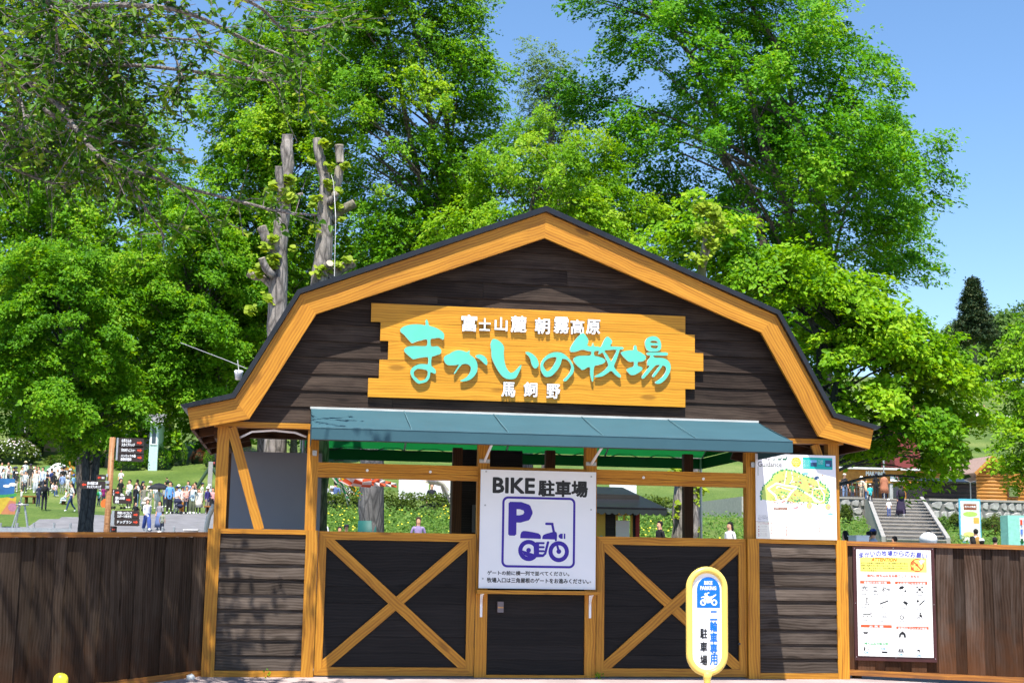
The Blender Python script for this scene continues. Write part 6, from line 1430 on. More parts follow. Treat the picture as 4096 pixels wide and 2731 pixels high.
# painted mural board at the left edge (plain landscape)
MU = thing('mural_board', 'painted landscape board with blue sky and yellow hills at the left edge', 'board', (A(*c7p(70, 1060), 60)[0], 60, float(zg(A(*c7p(70, 1060), 60)[0], 60))))
boxD('panel', plain('mural_blue', srgb(45, 98, 150), .5, .3, 1.5), MU, -60, 690, 158, 1058, 60)
mm = MB(); Mx = plane_M(tuple(A(*c7p(-60, 1058), 60) - np.array([0, .004, 0]))); w_ = A(*c7p(158, 1058), 60)[0] - A(*c7p(-60, 1058), 60)[0]; h_ = A(*c7p(0, 690), 60)[2] - A(*c7p(0, 1058), 60)[2]
flat(mm, Mx, [(0, 0), (w_, 0), (w_, h_ * .5), (w_ * .8, h_ * .46), (w_ * .5, h_ * .5), (0, h_ * .42)], .002, 0); flat(mm, Mx, [(w_ * .3, 0), (w_, 0), (w_, h_ * .36), (w_ * .7, h_ * .4), (w_ * .5, h_ * .2)], .005, 1); flat(mm, Mx, circ(w_ * .78, h_ * .85, h_ * .1, 14, h_ * .05), .005, 2); flat(mm, Mx, circ(w_ * .5, h_ * .8, h_ * .1, 14, h_ * .04), .006, 2)
flat(mm, Mx, circ(w_ * .85, h_ * .2, h_ * .12, 12), .008, 3); flat(mm, Mx, [(0, h_ * .44), (w_, h_ * .52), (w_, h_ * .6), (w_ * .5, h_ * .56), (0, h_ * .54)], .003, 4)
mm.build('painting', [plain('mural_yellow', srgb(188, 160, 50), .5, .15), plain('mural_orange', srgb(185, 120, 80), .5, .1), M_WHITEP, plain('mural_pink', srgb(165, 110, 130), .5, .3, 30), plain('mural_green', srgb(60, 140, 70), .5, .2)], MU)
# low metal guard rail
GRY = 50.0
a, b = A(*c7p(-40, 1190), GRY), A(*c7p(745, 1218), GRY); GR = thing('guard_rail', 'low grey metal guard rail above the left fence top', 'rail', (a[0], GRY, float(zg(a[0], GRY))))
mm = MB(); mm.box((a[0], GRY, a[2] - .28), (b[0], GRY + .03, a[2] - .02)); mm.build('rail_beam', M_STEEL, GR)
for x in (5, 180, 355, 565, 735): p = A(*c7p(x, 1150), GRY); mm = MB(); mm.tube([(p[0], GRY + .05, float(zg(p[0], GRY)) - .05), (p[0], GRY + .05, p[2])], .05, 8); mm.build('post', M_STEEL, GR)
for k, x in enumerate((1530, 1700, 1820)):
    p = A(*c7p(x, 1195), 52); o = thing('path_post', ('short grey path post right of the lowest arrow plate', 'short grey path post below the walking child', 'short grey path post nearest the gate')[k], 'post', (p[0], 52, float(zg(p[0], 52))), 'short posts along the path'); mm = MB(); mm.tube([(p[0], 52, float(zg(p[0], 52)) - .05), (p[0], 52, p[2])], .05, 8); mm.build('shaft', M_STEEL, o); mm = MB(); mm.ell((p[0], 52, p[2]), (.055, .055, .03), 0, 8, 4); mm.build('cap', M_STEEL, o)
# white play hill with orange stair
PHY = float(terrain_hit(*c7p(600, 690))[1]) + 2.5; c = A(*c7p(600, 690), PHY); PHL = thing('play_hill', 'white domed play hill with orange wooden stair behind the crowd', 'play structure', (c[0], PHY, float(zg(c[0], PHY))))
a, b = A(*c7p(470, 690), PHY), A(*c7p(760, 690), PHY); rz = A(*c7p(640, 528), PHY)[2] - a[2]
mm = MB(); mm.ell(((a[0] + b[0]) / 2, PHY, a[2] - .2), ((b[0] - a[0]) / 2, 2.6, rz + .2), 0, 20, 10, .06); mm.build('dome', M_WHITEP, PHL, True)
mm = MB(); mm.ell((a[0] + 1.0, PHY + .6, a[2]), (2.6, 1.6, rz * .9), 0, 16, 8, .05); mm.build('green_cap', plain('turf_paint', (.06, .16, .05), .7), PHL, True)
for (x0, y0), (x1, y1) in (((690, 560), (775, 655)), ((720, 510), (780, 590)), ((690, 560), (690, 655)), ((735, 540), (735, 640))):
    p, q = A(*c7p(x0, y0), PHY - 2.7), A(*c7p(x1, y1), PHY - 2.7); plank('stair_rail', M_YEL, PHL, tuple(p), tuple(q), .14, .1)
for k in range(5): p = A(*c7p(705 + k * 14, 585 + k * 18), PHY - 2.6); mm = MB(); mm.box((p[0] - .3, PHY - 2.6, p[2] - .04), (p[0] + .35, PHY - 2.1, p[2] + .04)); mm.build('stair_tread', M_YEL, PHL)
# swing frame
SWY = float(terrain_hit(*c7p(2190, 830))[1]); tp_ = A(*c7p(2205, 512), SWY); SW = thing('swing_frame', 'tall timber frame with green slanting struts left of the gate post', 'frame', (tp_[0], SWY, float(zg(tp_[0], SWY))))
mm = MB(); mm.box((tp_[0] - .17, SWY - .15, float(zg(tp_[0], SWY)) - .1), (tp_[0] + .17, SWY + .15, tp_[2])); mm.build('post', plain('grey_timber', (.33, .31, .30), .8), SW)
for x1, y1 in ((2050, 790), (2330, 760)): q = A(*c7p(x1, y1), SWY); p = A(*c7p(2205, 550), SWY); mm = MB(); mm.tube([tuple(p), tuple(q)], .13, 8); mm.build('strut', plain('green_paint', (.035, .07, .035), .6), SW)
mm = MB(); p = A(*c7p(2205, 530), SWY); mm.tube([tuple(p), (p[0] + 6, SWY + 2, p[2] + .1)], .12, 8); mm.build('top_bar', plain('red_timber', (.25, .03, .03), .6), SW)
# tables, screen, tripod
def table(label, x0, x1, y0, y1, Y, mt):
    Y = float(terrain_hit(*c7p((x0 + x1) / 2, y1))[1]); a, b = A(*c7p(x0, y1), Y), A(*c7p(x1, y0), Y); gz = float(zg((a[0] + b[0]) / 2, Y)); o = thing('table', label, 'table', ((a[0] + b[0]) / 2, Y, gz))
    mm = MB(); mm.box((a[0], Y - .4, b[2] - .07), (b[0], Y + .4, b[2])); mm.build('top', mt, o)
    for x in (a[0] + .15, b[0] - .3):
        for y in (-.32, .22): mm = MB(); mm.box((x, Y + y, gz - .02), (x + .1, Y + y + .1, b[2] - .07)); mm.build('leg', M_SOFFIT, o)
table('brown bench table among the sitting visitors on the left lawn', 240, 400, 872, 950, 86.5, M_RAIL)
table('small white-topped table beside the sitting visitor', 636, 702, 912, 960, 86, M_WHITEP)
table('brown stand carrying the black screen by the gate post', 2130, 2225, 975, 1060, 83, M_RAIL)
SCY = float(terrain_hit(*c7p(2178, 1060))[1]); a, b = A(*c7p(2146, 975), SCY), A(*c7p(2235, 900), SCY); o = thing('screen', 'black screen box on the stand by the gate post', 'screen', ((a[0] + b[0]) / 2, SCY, a[2])); mm = MB(); mm.box((a[0], SCY - .1, a[2]), (b[0], SCY + .1, b[2])); mm.build('body', M_BLACK, o); mm = MB(); mm.box((a[0] + .06, SCY - .12, a[2] + .06), (b[0] - .06, SCY - .1, b[2] - .06)); mm.build('display', plain('screen_glass', (.02, .02, .025), .15), o)
p = A(*c7p(232, 960), 54); gz = float(zg(p[0], 54)); o = thing('tripod_stand', 'grey four-legged stand on the grass near the mural board', 'stand', (p[0], 54, gz))
mm = MB(); mm.lathe([(.28, -.03), (.3, .0), (.28, .03)], tuple(p), 14); mm.build('top_plate', M_STEEL, o)
for dx, dy in ((-.45, -.3), (.45, -.3), (-.4, .3), (.4, .3)): mm = MB(); mm.tube([tuple(p + np.array([dx * .25, dy * .25, -.02])), (p[0] + dx, 54 + dy, gz - .02)], .035, 6); mm.build('leg', M_STEEL, o)
p = A(*c7p(1106, 950), 80); o = thing('orange_disc', 'orange round board half hidden by the signpost pole', 'board', (p[0], 80, p[2] - .3)); mm = MB(); mm.tube([(p[0], 80, p[2]), (p[0], 80.06, p[2])], .32, 24); mm.build('disc', plain('orange_paint', (.75, .16, .03), .5), o); mm = MB(); mm.box((p[0] - .03, 80.06, float(zg(p[0], 80))), (p[0] + .03, 80.1, p[2])); mm.build('leg', M_STEEL, o)
# rusty white box and pipe by the left post
a, b = A(*c7p(1918, 1270), 6), A(*c7p(2062, 1228), 6); o = thing('rusty_box', 'white box with rust stains behind the left fence end', 'box', ((a[0] + b[0]) / 2, 6, 0)); mm = MB(); mm.box((a[0], 6, .0), (b[0], 6.25, b[2])); mm.build('body', plain('rusty_white', (.62, .55, .48), .7, .4, 5), o); mm = MB(); mm.box((a[0] - .01, 5.99, b[2]), (b[0] + .01, 6.26, b[2] + .012)); mm.build('lid', M_WHITEP, o)
o = thing('standpipe', 'white bent pipe beside the left gate post', 'pipe', tuple(A(*c7p(2155, 1270), .9))); P = [A(*c7p(x, y), .9) for x, y in ((2150, 1300), (2158, 1200), (2180, 1090), (2215, 1010), (2240, 960))]; P[0][2] = .02; mm = MB(); mm.tube([tuple(q) for q in P], .024, 8); mm.build('pipe', plain('pipe_cream', (.75, .72, .62), .5), o, True)
# buildings in the wood on the left
def house(label, x0, x1, ytop, ybase, Y, wallmt, roofmt, roofh, wins, seed, over=.5):
    a, b = D(x0, ybase, Y), D(x1, ytop, Y); gz = float(zg((a[0] + b[0]) / 2, Y)) - .5; o = thing('farm_building', label, 'building', ((a[0] + b[0]) / 2, Y, gz))
    mm = MB(); mm.box((a[0], Y, gz), (b[0], Y + 6, b[2])); mm.build('wall', wallmt, o)
    z1 = b[2] + .02
    for s_, (ya, yb) in ((1, (Y - over, Y + 3)), (2, (Y + 6 + over, Y + 3))): mm = MB(); slab(mm, [(a[0] - over, ya, z1 - .1), (b[0] + over, ya, z1 - .1), (b[0] + over, yb, z1 + roofh), (a[0] - over, yb, z1 + roofh)], .12); mm.build('roof', roofmt, o)
    mm = MB(); mm.box((a[0] - over, Y - over - .05, z1 - .3), (b[0] + over, Y - over + .0, z1 - .06)); mm.build('fascia', M_WHITEP, o)
    for wx, ww in wins:
        p = D(wx, (ytop * .55 + ybase * .45), Y); h2 = .8; w = bpy.data.objects.new('window', None); link(w, o, Matrix.Translation((p[0], Y, p[2])))
        mm = MB(); mm.box((p[0] - ww, Y - .06, p[2] - h2), (p[0] + ww, Y - .02, p[2] + h2)); mm.build('frame', M_WHITEP, w)
        mm = MB(); mm.box((p[0] - ww + .12, Y - .08, p[2] - h2 + .12), (p[0] + ww - .12, Y - .062, p[2] + h2 - .12)); mm.build('pane', plain('pane_dark', (.05, .07, .09), .1), w)
house('white farm building with dark windows half hidden in the left wood', 20, 262, 862, 1010, 140, M_WHITEP, plain('white_roof', (.75, .75, .74), .5), 1.0, ((62, 1.0), (130, 1.2), (235, .9)), 1)
house('low building with faded red roof in the left wood', 55, 335, 938, 1030, 128, plain('tan_wall', (.42, .30, .2), .8), plain('faded_red_roof', (.36, .12, .11), .7), 1.4, ((120, .8), (190, .8), (280, .8)), 2)
house('pale aqua sided building behind the signpost', 342, 366, 968, 1040, 116, plain('aqua_siding', (.48, .62, .60), .7), plain('grey_roof', (.2, .2, .21), .6), .9, ((354, .3),), 3)

# ================================================================== RIGHT: STAIRS, PLAZA, STONE WALLS
c8p = lambda x, y: (3200 + x / 2.614, 1700 + y / 2.614)
M_CONC = plain('stair_concrete', (.33, .30, .265), .85, .12, 2, bump=.3); M_STONE = plain('wall_stone', (.36, .35, .33), .85, .3, 4, bump=.6, bscale=14); M_MORTAR = plain('mortar', (.17, .165, .155), .9)
SY_T, SY_B = 70.0, 55.0; ZT = 5.2; ZBm = 2.3; NS = 13
xt = A(*c8p(995, 815), SY_T)[0]; xb = A(*c8p(1215, 1200), SY_B)[0]; HW = 1.6
ST = thing('stone_stairs', 'wide pale concrete stairs climbing to the plaza on the right', 'stairs', (xb, SY_B, ZBm))
for k in range(NS):
    t0, t1 = k / NS, (k + 1) / NS; y0 = SY_B + (SY_T - SY_B) * t0; z1 = ZBm + (ZT - ZBm) * t1 - .01; xc = xb + (xt - xb) * t0
    mm = MB(); mm.box((xc - HW, y0, ZBm - 1.5), (xc + HW, y0 + (SY_T - SY_B) / NS - .01, z1)); mm.box((xc - HW, y0 - .06, z1 - .06), (xc + HW, y0 - .001, z1 + .004)); mm.build('step', M_CONC, ST)
for s_ in (-1, 1):
    mm = MB(); h = .22
    a0, a1 = Vector((xb + s_ * (HW + .02), SY_B, ZBm + .1)), Vector((xt + s_ * (HW + .02), SY_T, ZT)); d = Vector((s_ * .22, 0, 0)); u = Vector((0, 0, h)); dn = Vector((0, 0, -2.2))
    v = [a0 + dn, a1 + dn, a1 + u, a0 + u, a0 + dn + d, a1 + dn + d, a1 + u + d, a0 + u + d]
    mm.add([tuple(q) for q in v], [(0, 1, 2, 3), (7, 6, 5, 4), (0, 3, 7, 4), (1, 5, 6, 2), (3, 2, 6, 7), (0, 4, 5, 1)]); mm.build('parapet', plain('parapet_concrete', (.30, .285, .26), .85, .12, 2), ST)
PX0 = A(*c8p(405, 800), 70)[0]; PX1 = A(*c8p(2700, 800), 70)[0]
mm = MB(); mm.box((PX0 - 6, 70.5, 1.5), (PX1 + 10, 108, ZT)); tag(mm.build('plaza', plain('plaza_paving', (.42, .40, .36), .85, .12)), kind='structure')
def stone_wall(label, x0, x1, z0, z1, Y, seed):
    R = np.random.default_rng(seed); o = thing('stone_wall', label, 'wall', ((x0 + x1) / 2, Y, z0)); mm = MB(); mm.box((x0, Y, z0 - 1.2), (x1, Y + .45, z1 - .12)); mm.build('mortar_core', M_MORTAR, o)
    rows_ = 3; rh = (z1 - .12 - z0) / rows_
    for r_ in range(rows_):
        x = x0 + R.uniform(0, .2)
        while x < x1 - .15:
            w = min(R.uniform(.42, .85), x1 - x); cx_, cz_ = x + w / 2, z0 + (r_ + .5) * rh + R.uniform(-.03, .03); n = 7; mm = MB(); pts = []
            for i in range(n):
                a = 2 * math.pi * (i + R.uniform(-.2, .2)) / n; q = max(abs(math.cos(a)), abs(math.sin(a))); pts.append((cx_ + (w / 2 - .02) * math.cos(a) / q * R.uniform(.82, 1), cz_ + (rh / 2 - .015) * math.sin(a) / q * R.uniform(.85, 1)))
            dp = R.uniform(.05, .10); b0 = [(p[0], Y + .02, p[1]) for p in pts]; b1 = [(cx_ + (p[0] - cx_) * .8, Y - dp, cz_ + (p[1] - cz_) * .8) for p in pts]
            mm.add(b0 + b1, [tuple(range(n, 2 * n))] + [(i, (i + 1) % n, n + (i + 1) % n, n + i) for i in range(n)]); mm.build('stone', M_STONE, o); x += w
    mm = MB(); mm.box((x0, Y - .08, z1 - .12), (x1, Y + .5, z1)); mm.build('coping', M_CONC, o)
stone_wall('rough stone retaining wall left of the stairs', PX0, xt - HW - .4, 3.75, ZT + .1, 70.0, 1)
stone_wall('rough stone retaining wall right of the stairs under the log cabin', xt + HW + .4, A(*c8p(2420, 800), 69)[0], 3.45, ZT + .1, 69.6, 2)
# bank in front of the wall
bxa, bxb = PX0 - 12, PX1 + 4
m = grid_mesh(np.linspace(bxa, bxb, 30), np.linspace(50, 70.2, 16), lambda x, y: np.interp(y, [50, 56, 70.2], [1.25, 2.2, 3.9]) + 0 * x, 0.0, lambda x, y: not (xb + (xt - xb) * (y - SY_B) / 15 - HW - .2 < x < xb + (xt - xb) * (y - SY_B) / 15 + HW + .2))
tag(m.build('plant_bank', M_GRASS), kind='structure')
n = 16000; px_ = R.uniform(bxa + 1, bxb - 3, n); py_ = R.uniform(50.5, 69.5, n); xc = xb + (xt - xb) * (py_ - SY_B) / 15; k_ = (np.abs(px_ - xc) > HW + .5); px_, py_ = px_[k_], py_[k_]; n = len(px_)
P = np.stack([px_, py_, np.interp(py_, [50, 56, 70.2], [1.25, 2.2, 3.9]) + R.uniform(0, .45, n)], -1); s = R.uniform(.12, .24, n)
o = bpy.data.objects.new('ground_cover', leaf_mesh('ground_cover', P, R.normal(0, 1, (n, 3)), R.normal(0, .6, (n, 3)) + UPV + np.array([0, -.4, 0]), s, s * .5, np.clip(R.normal(.4, .25, n), 0, 1), .15, 0, M_LF_RAPE)); link(o); tag(o, 'leafy ground cover on the banks beside the stairs', 'plants', kind='stuff')
def bush8(lab, x0, x1, y0, y1, Y, n, mt, seed, boxy=0, dy=None, name='round_bush', cat='bush', flowers=None):
    f = lambda x: (3200 + x / 2.614) / K; g_ = lambda y: (1700 + y / 2.614) / K; return bushD(name, lab, f(x0), f(x1), g_(y0), g_(y1), Y, n, mt, seed, boxy, None, cat, dy, None, flowers, False)
bush8('clipped dark bush left of the stairs below the stone wall', 415, 545, 828, 1010, 67, 2200, M_LF_HEDGE, 61)
bush8('clipped bush beside the blue information board', 1560, 1680, 920, 1060, 64, 1600, M_LF_HEDGE, 62)
bush8('large azalea mound right of the blue information board', 1880, 2200, 940, 1230, 62, 4200, M_LF_HEDGE, 63, flowers=(90, M_LF_RED))
bush8('loose green shrub right of the stair parapet', 1430, 1560, 950, 1120, 63, 1600, M_LF_RAPE, 64)
for k, (x0, x1, y0, y1, lab) in enumerate(((380, 600, 280, 470, 'yellow-green clipped azalea above the orange kiosk, left'), (580, 800, 300, 470, 'yellow-green clipped azalea above the orange kiosk, middle'), (780, 1000, 330, 475, 'yellow-green clipped azalea above the orange kiosk, right'), (1560, 1860, 360, 520, 'pale scrub between the trees left of the log cabin'))):
    bush8(lab, x0, x1, y0, y1, 112 + k, 3000, M_LF_HEDGE, 65 + k)
# orange ticket building on the plaza
TY = 97.0
f8 = lambda x, y, Y: A(*c8p(x, y), Y)
tx0_, tx1_ = f8(330, 600, TY)[0], f8(1500, 600, TY)[0]; tz_ = f8(700, 466, TY)[2]; zf = f8(700, 600, TY)[2]
M_OR = wood('orange_cladding', (.30, .12, .02), (.40, .17, .03), (.50, .24, .045), rnd=.08)
TB = thing('ticket_hall', 'long orange clad ticket hall with white sign letters behind the stair top', 'building', ((tx0_ + tx1_) / 2, TY, ZT))
mm = MB(); mm.box((tx0_, TY, zf), (tx1_, TY + .4, tz_)); mm.build('fascia', M_OR, TB)
mm = MB(); mm.box((tx0_ - .3, TY - .4, tz_ + .02), (tx1_ + .3, TY + 6, tz_ + .18)); mm.build('roof', plain('light_roof', (.6, .6, .58), .6), TB)
mm = MB(); mm.box((tx0_, TY + 1.2, ZT), (tx1_, TY + 1.4, zf)); mm.build('wall', plain('hall_wall', (.30, .12, .05), .7, .2), TB)
for x in (440, 760, 960, 1085, 1200, 1340): p = f8(x, 700, TY); mm = MB(); mm.box((p[0] - .14, TY + .05, ZT), (p[0] + .14, TY + .35, zf)); mm.build('post', M_SOFFIT if x != 960 else plain('grey_post', (.4, .4, .4), .7), TB)
for x0, x1, y0, y1, mt_ in ((1090, 1200, 600, 810, M_OR), (980, 1075, 640, 760, M_DKSTEEL)): a, b = f8(x0, y1, TY - .05), f8(x1, y0, TY - .05); mm = MB(); mm.box((a[0], TY - .05, max(a[2], ZT)), (b[0], TY + .04, b[2])); mm.build('door', mt_, TB)
M = plane_M(tuple(f8(690, 525, TY - .01))); mm = MB(); put_text(mm, 'MAKAINO', M, 0, 0, w=f8(890, 525, TY)[0] - f8(690, 525, TY)[0], h=f8(690, 480, TY)[2] - f8(690, 525, TY)[2], fat=.06, z=.02); mm.build('lettering', M_WHITEP, TB)
a, b = f8(945, 585, TY - .06), f8(1112, 540, TY - .06); mm = MB(); mm.box((a[0], TY - .08, a[2]), (b[0], TY - .02, b[2])); o = mm.build('sign_panel', M_WHITEP, TB); M = plane_M((a[0], TY - .085, a[2])); mm = MB(); put_text(mm, 'ファーム', M, (b[0] - a[0]) * .3, .1, w=(b[0] - a[0]) * .6, h=.4, fat=.05, z=.01); mm.build('lettering', M_RED, o)
a, b = f8(1112, 780, TY - .06), f8(1195, 712, TY - .06); mm = MB(); mm.box((a[0], TY - .12, a[2]), (b[0], TY - .07, b[2])); mm.build('poster', plain('lime_poster', (.45, .62, .12), .6), TB)
# dark shed and log cabin
a, b = f8(1290, 800, 88), f8(1880, 610, 88); o = thing('dark_shed', 'dark slatted shed between the ticket hall and the log cabin', 'shed', ((a[0] + b[0]) / 2, 88, ZT)); mm = MB(); mm.box((a[0], 88, ZT), (b[0], 91, b[2])); mm.build('wall', plain('shed_dark', (.06, .045, .045), .8), o)
for k in range(7): z_ = ZT + (b[2] - ZT) * (k + .5) / 7; mm = MB(); mm.box((a[0], 87.93, z_ - .02), (b[0], 88.0, z_ + .1)); mm.build('slat', M_KW, o)
mm = MB(); slab(mm, [(a[0] - .3, 87.4, b[2] + .02), (b[0] + .3, 87.4, b[2] + .02), (b[0] + .3, 91.4, b[2] + .5), (a[0] - .3, 91.4, b[2] + .5)], .1); mm.build('roof', M_ROOF, o)
CY_ = 81.0; lx0, lx1 = f8(1868, 700, CY_)[0], f8(2420, 700, CY_)[0]; lz = f8(1900, 455, CY_)[2]; pk = f8(1945, 330, CY_)
CB = thing('log_cabin', 'orange log cabin with gabled roof at the right edge of the plaza', 'cabin', ((lx0 + lx1) / 2, CY_, ZT)); nl = 11; gx1 = lx0 + (pk[0] - lx0) * 2.6
for k in range(nl):
    z_ = ZT + (lz - ZT) * (k + .5) / nl; r_ = (lz - ZT) / nl * .52; mm = MB(); mm.tube([(lx0 - .12, CY_, z_), (lx1, CY_, z_)], r_, 8); mm.build('log', M_OR, CB, True)
mm = MB(); mm.prism([(lx0, lz), (gx1, lz), ((lx0 + gx1) / 2, pk[2] - .1)], CY_ - .05, CY_ + .1); mm.build('gable', M_OR, CB)
xm = (lx0 + gx1) / 2
for s_ in (-1, 1):
    e = lx0 - .5 if s_ < 0 else gx1 + .5; mm = MB(); slab(mm, [(xm, CY_ - .6, pk[2]), (e, CY_ - .6, lz - .35), (e, CY_ + 5, lz - .35), (xm, CY_ + 5, pk[2])], .1); mm.build('roof', plain('cabin_roof', (.3, .2, .16), .7), CB)
    a_, b_ = (xm, pk[2] - .05), (e, lz - .40); plank('barge_board', M_OR, CB, (a_[0], CY_ - .58, a_[1]), (b_[0], CY_ - .58, b_[1]), .22, .06)
a, b = f8(2165, 760, CY_ - .2), f8(2270, 640, CY_ - .2); W8 = bpy.data.objects.new('window', None); link(W8, CB, Matrix.Translation(tuple(a))); mm = MB(); mm.box((a[0], CY_ - .34, a[2]), (b[0], CY_ - .28, b[2])); mm.build('frame', M_SOFFIT, W8); mm = MB(); mm.box((a[0] + .1, CY_ - .36, a[2] + .1), (b[0] - .1, CY_ - .342, b[2] - .1)); mm.build('pane', plain('cabin_pane', (.12, .16, .05), .2), W8)
# white awning, railing, info board, vending machine
a = f8(1720, 600, 84); b = f8(1865, 530, 84); o = thing('white_canopy', 'white slanted canopy beside the log cabin', 'canopy', (b[0], 84, ZT)); mm = MB(); slab(mm, [(a[0], 83.2, a[2]), (b[0], 83.2, b[2] - .25), (b[0], 84.6, b[2]), (a[0] + .3, 84.6, a[2] + .25)], .05); mm.build('sheet', M_WHITEP, o)
for x in (a[0] + .1, b[0] - .1): mm = MB(); mm.tube([(x, 83.3, ZT), (x, 83.3, a[2] + .05)], .04, 6); mm.build('pole', M_STEEL, o)
o = thing('railing', 'thin dark railing along the plaza edge left of the stairs', 'railing', (f8(500, 780, 71)[0], 71, ZT)); 
for x in (425, 480, 540, 592, 655): p = f8(x, 600, 71); mm = MB(); mm.tube([(p[0], 71, ZT), (p[0], 71, p[2])], .03, 6); mm.build('post', M_DKSTEEL, o)
for y in (590, 640, 690, 740): p, q = f8(405, y, 71), f8(655, y, 71); mm = MB(); mm.tube([tuple(p), (q[0], 71, p[2])], .02, 6); mm.build('bar', M_DKSTEEL, o)
IY = 58; a, b = f8(1672, 1110, IY), f8(1885, 772, IY); o = thing('information_board', 'blue framed information board with brown heading right of the stairs', 'board', ((a[0] + b[0]) / 2, IY, 2.3)); mm = MB(); mm.box((a[0], IY, a[2] - .6), (b[0], IY + .08, b[2])); mm.build('frame', plain('sky_blue_paint', (.12, .45, .62), .5), o)
mm = MB(); mm.box((a[0] + .07, IY - .02, a[2] - .5), (b[0] - .07, IY - .001, b[2] - .12)); mm.build('panel', plain('cream', (.78, .76, .68), .6), o)
M = plane_M((a[0], IY - .022, a[2] - .5)); w_ = b[0] - a[0]; h_ = b[2] - a[2] + .5; mm = MB()
flat(mm, M, rectp(w_ * .2, h_ * .74, w_ * .8, h_ * .88), .004, 0); flat(mm, M, circ(w_ * .5, h_ * .64, w_ * .34, 16, h_ * .06), .004, 1); flat(mm, M, rectp(w_ * .12, h_ * .28, w_ * .6, h_ * .54), .004, 2); flat(mm, M, rectp(w_ * .64, h_ * .42, w_ * .9, h_ * .56), .004, 3); flat(mm, M, circ(w_ * .4, h_ * .16, w_ * .25, 16, h_ * .06), .004, 4)
mm.build('print', [plain('ib_brown', (.25, .07, .03), .6), plain('ib_lime', (.42, .65, .12), .6), M_WHITEP, plain('ib_orange', (.75, .42, .08), .6), plain('ib_yellow', (.75, .7, .2), .6)], o)
mm = MB(); put_text(mm, 'まかいの牧場', M, w_ * .25, h_ * .79, w=w_ * .5, h=h_ * .05, fat=.03, z=.008); mm.build('lettering', M_WHITEP, o)
VY = 47; a, b = f8(2182, 1230, VY), f8(2420, 945, VY); o = thing('vending_machine', 'mint green vending machine at the right picture edge', 'vending machine', ((a[0] + b[0]) / 2, VY, 1.0)); mm = MB(); mm.box((a[0], VY, 1.0), (b[0], VY + .7, b[2])); mm.build('cabinet', plain('mint_metal', (.25, .58, .46), .4), o)
mm = MB(); mm.box((a[0] + .55, VY - .03, a[2] + .1), (b[0] - .08, VY - .002, b[2] - .1)); mm.build('display', plain('vm_white', (.7, .72, .72), .3, .2, 12), o)
for k in range(3):
    for j in range(5): x = a[0] + .62 + j * .17; mm = MB(); z_ = b[2] - .42 - k * .42; mm.tube([(x, VY - .05, z_), (x, VY - .05, z_ + .22)], .05, 8); mm.build('bottle', (M_RED, plain('vm_blue', (.1, .2, .6), .4), M_TG)[(k + j) % 3], o)
# white parasols under the lime tree
for k, (x, y, w, Y, lab) in enumerate(((2026, 893, 30, 100, 'white parasol glimpsed high under the lime tree'), (2026, 928, 56, 92, 'larger white tent top glimpsed under the lime tree'))):
    p = D(x, y, Y); r_ = w / 2 * (Y + 13.5) / 3267; gz = float(zg(p[0], Y)); o = thing('parasol', lab, 'parasol', (p[0], Y, gz)); mm = MB(); mm.lathe([(r_, -.35 - .3 * k), (r_ * .55, 0 - .1 * k), (.05, .25)], tuple(p), 12); mm.build('canopy', M_WHITEP, o); mm = MB(); mm.tube([(p[0], Y, min(gz, p[2] - 1)), (p[0], Y, p[2])], .05, 6); mm.build('pole', M_STEEL, o)
a, b = D(2052, 945, 108), D(2110, 905, 108); o = thing('red_barn', 'small dark red shed glimpsed under the lime tree', 'shed', ((a[0] + b[0]) / 2, 108, float(zg(a[0], 108)))); mm = MB(); mm.box((a[0], 108, float(zg(a[0], 108)) - .5), (b[0], 111, b[2])); mm.build('wall', plain('barn_red', (.22, .04, .04), .7), o); mm = MB(); slab(mm, [(a[0] - .4, 107.4, b[2]), (b[0] + .4, 107.4, b[2]), (b[0] + .4, 111.5, b[2] + 1), (a[0] - .4, 111.5, b[2] + 1)], .12); mm.build('roof', M_ROOF, o)
# path on the far hill
P = [D(2225, 872, 190), D(2262, 862, 196), D(2300, 853, 205), D(2360, 850, 215)]
mm = MB()
pts = [(2210, 885), (2235, 868), (2262, 858), (2300, 850), (2360, 846), (2420, 843)]
def hill_hit(xd, yd):
    d = ray(xd * K, yd * K); lo, hi = 60., 900.
    for t in np.linspace(60, 600, 600):
        q = CAMP + d * (t / d[1]);
        if q[2] < float(zg(q[0], q[1])): return q
    return CAMP + d * (200 / d[1])
H = [hill_hit(*p) for p in pts]
for i in range(len(H) - 1):
    a, b = H[i], H[i + 1]; n2 = np.array([0, 2.2, 0]); q = [a - n2, b - n2, b + n2, a + n2]; q = [(p[0], p[1], float(zg(p[0], p[1])) + .25) for p in q]; mm.add(q, [(0, 1, 2, 3)])
tag(mm.build('hill_path', plain('gravel_path', (.48, .45, .42), .9)), kind='structure')

# ================================================================== PEOPLE
J0 = dict(pel=(0, 0, .92), wai=(0, 0, 1.06), che=(0, 0, 1.25), nek=(0, .005, 1.42), hd0=(0, -.012, 1.505), hd1=(0, -.012, 1.60), hd2=(0, 0, 1.665), nose=(0, -.105, 1.565),
          hipL=(.085, 0, .86), kneL=(.095, -.015, .48), ankL=(.10, .02, .09), toeL=(.115, -.13, .035), shoL=(.165, .005, 1.365), elbL=(.215, .03, 1.10), wriL=(.225, -.03, .87), hanL=(.22, -.05, .77), thuL=(.195, -.085, .81))
def mirror(j):
    r = dict(j)
    for k in list(j):
        if k.endswith('L'): x, y, z = j[k]; r[k[:-1] + 'R'] = (-x, y, z)
    return r
def pose(**kw):
    j = mirror(J0); j.update(kw); return j
def shift(j, keys, d):
    for k in keys: j[k] = tuple(a + b for a, b in zip(j[k], d))
    return j
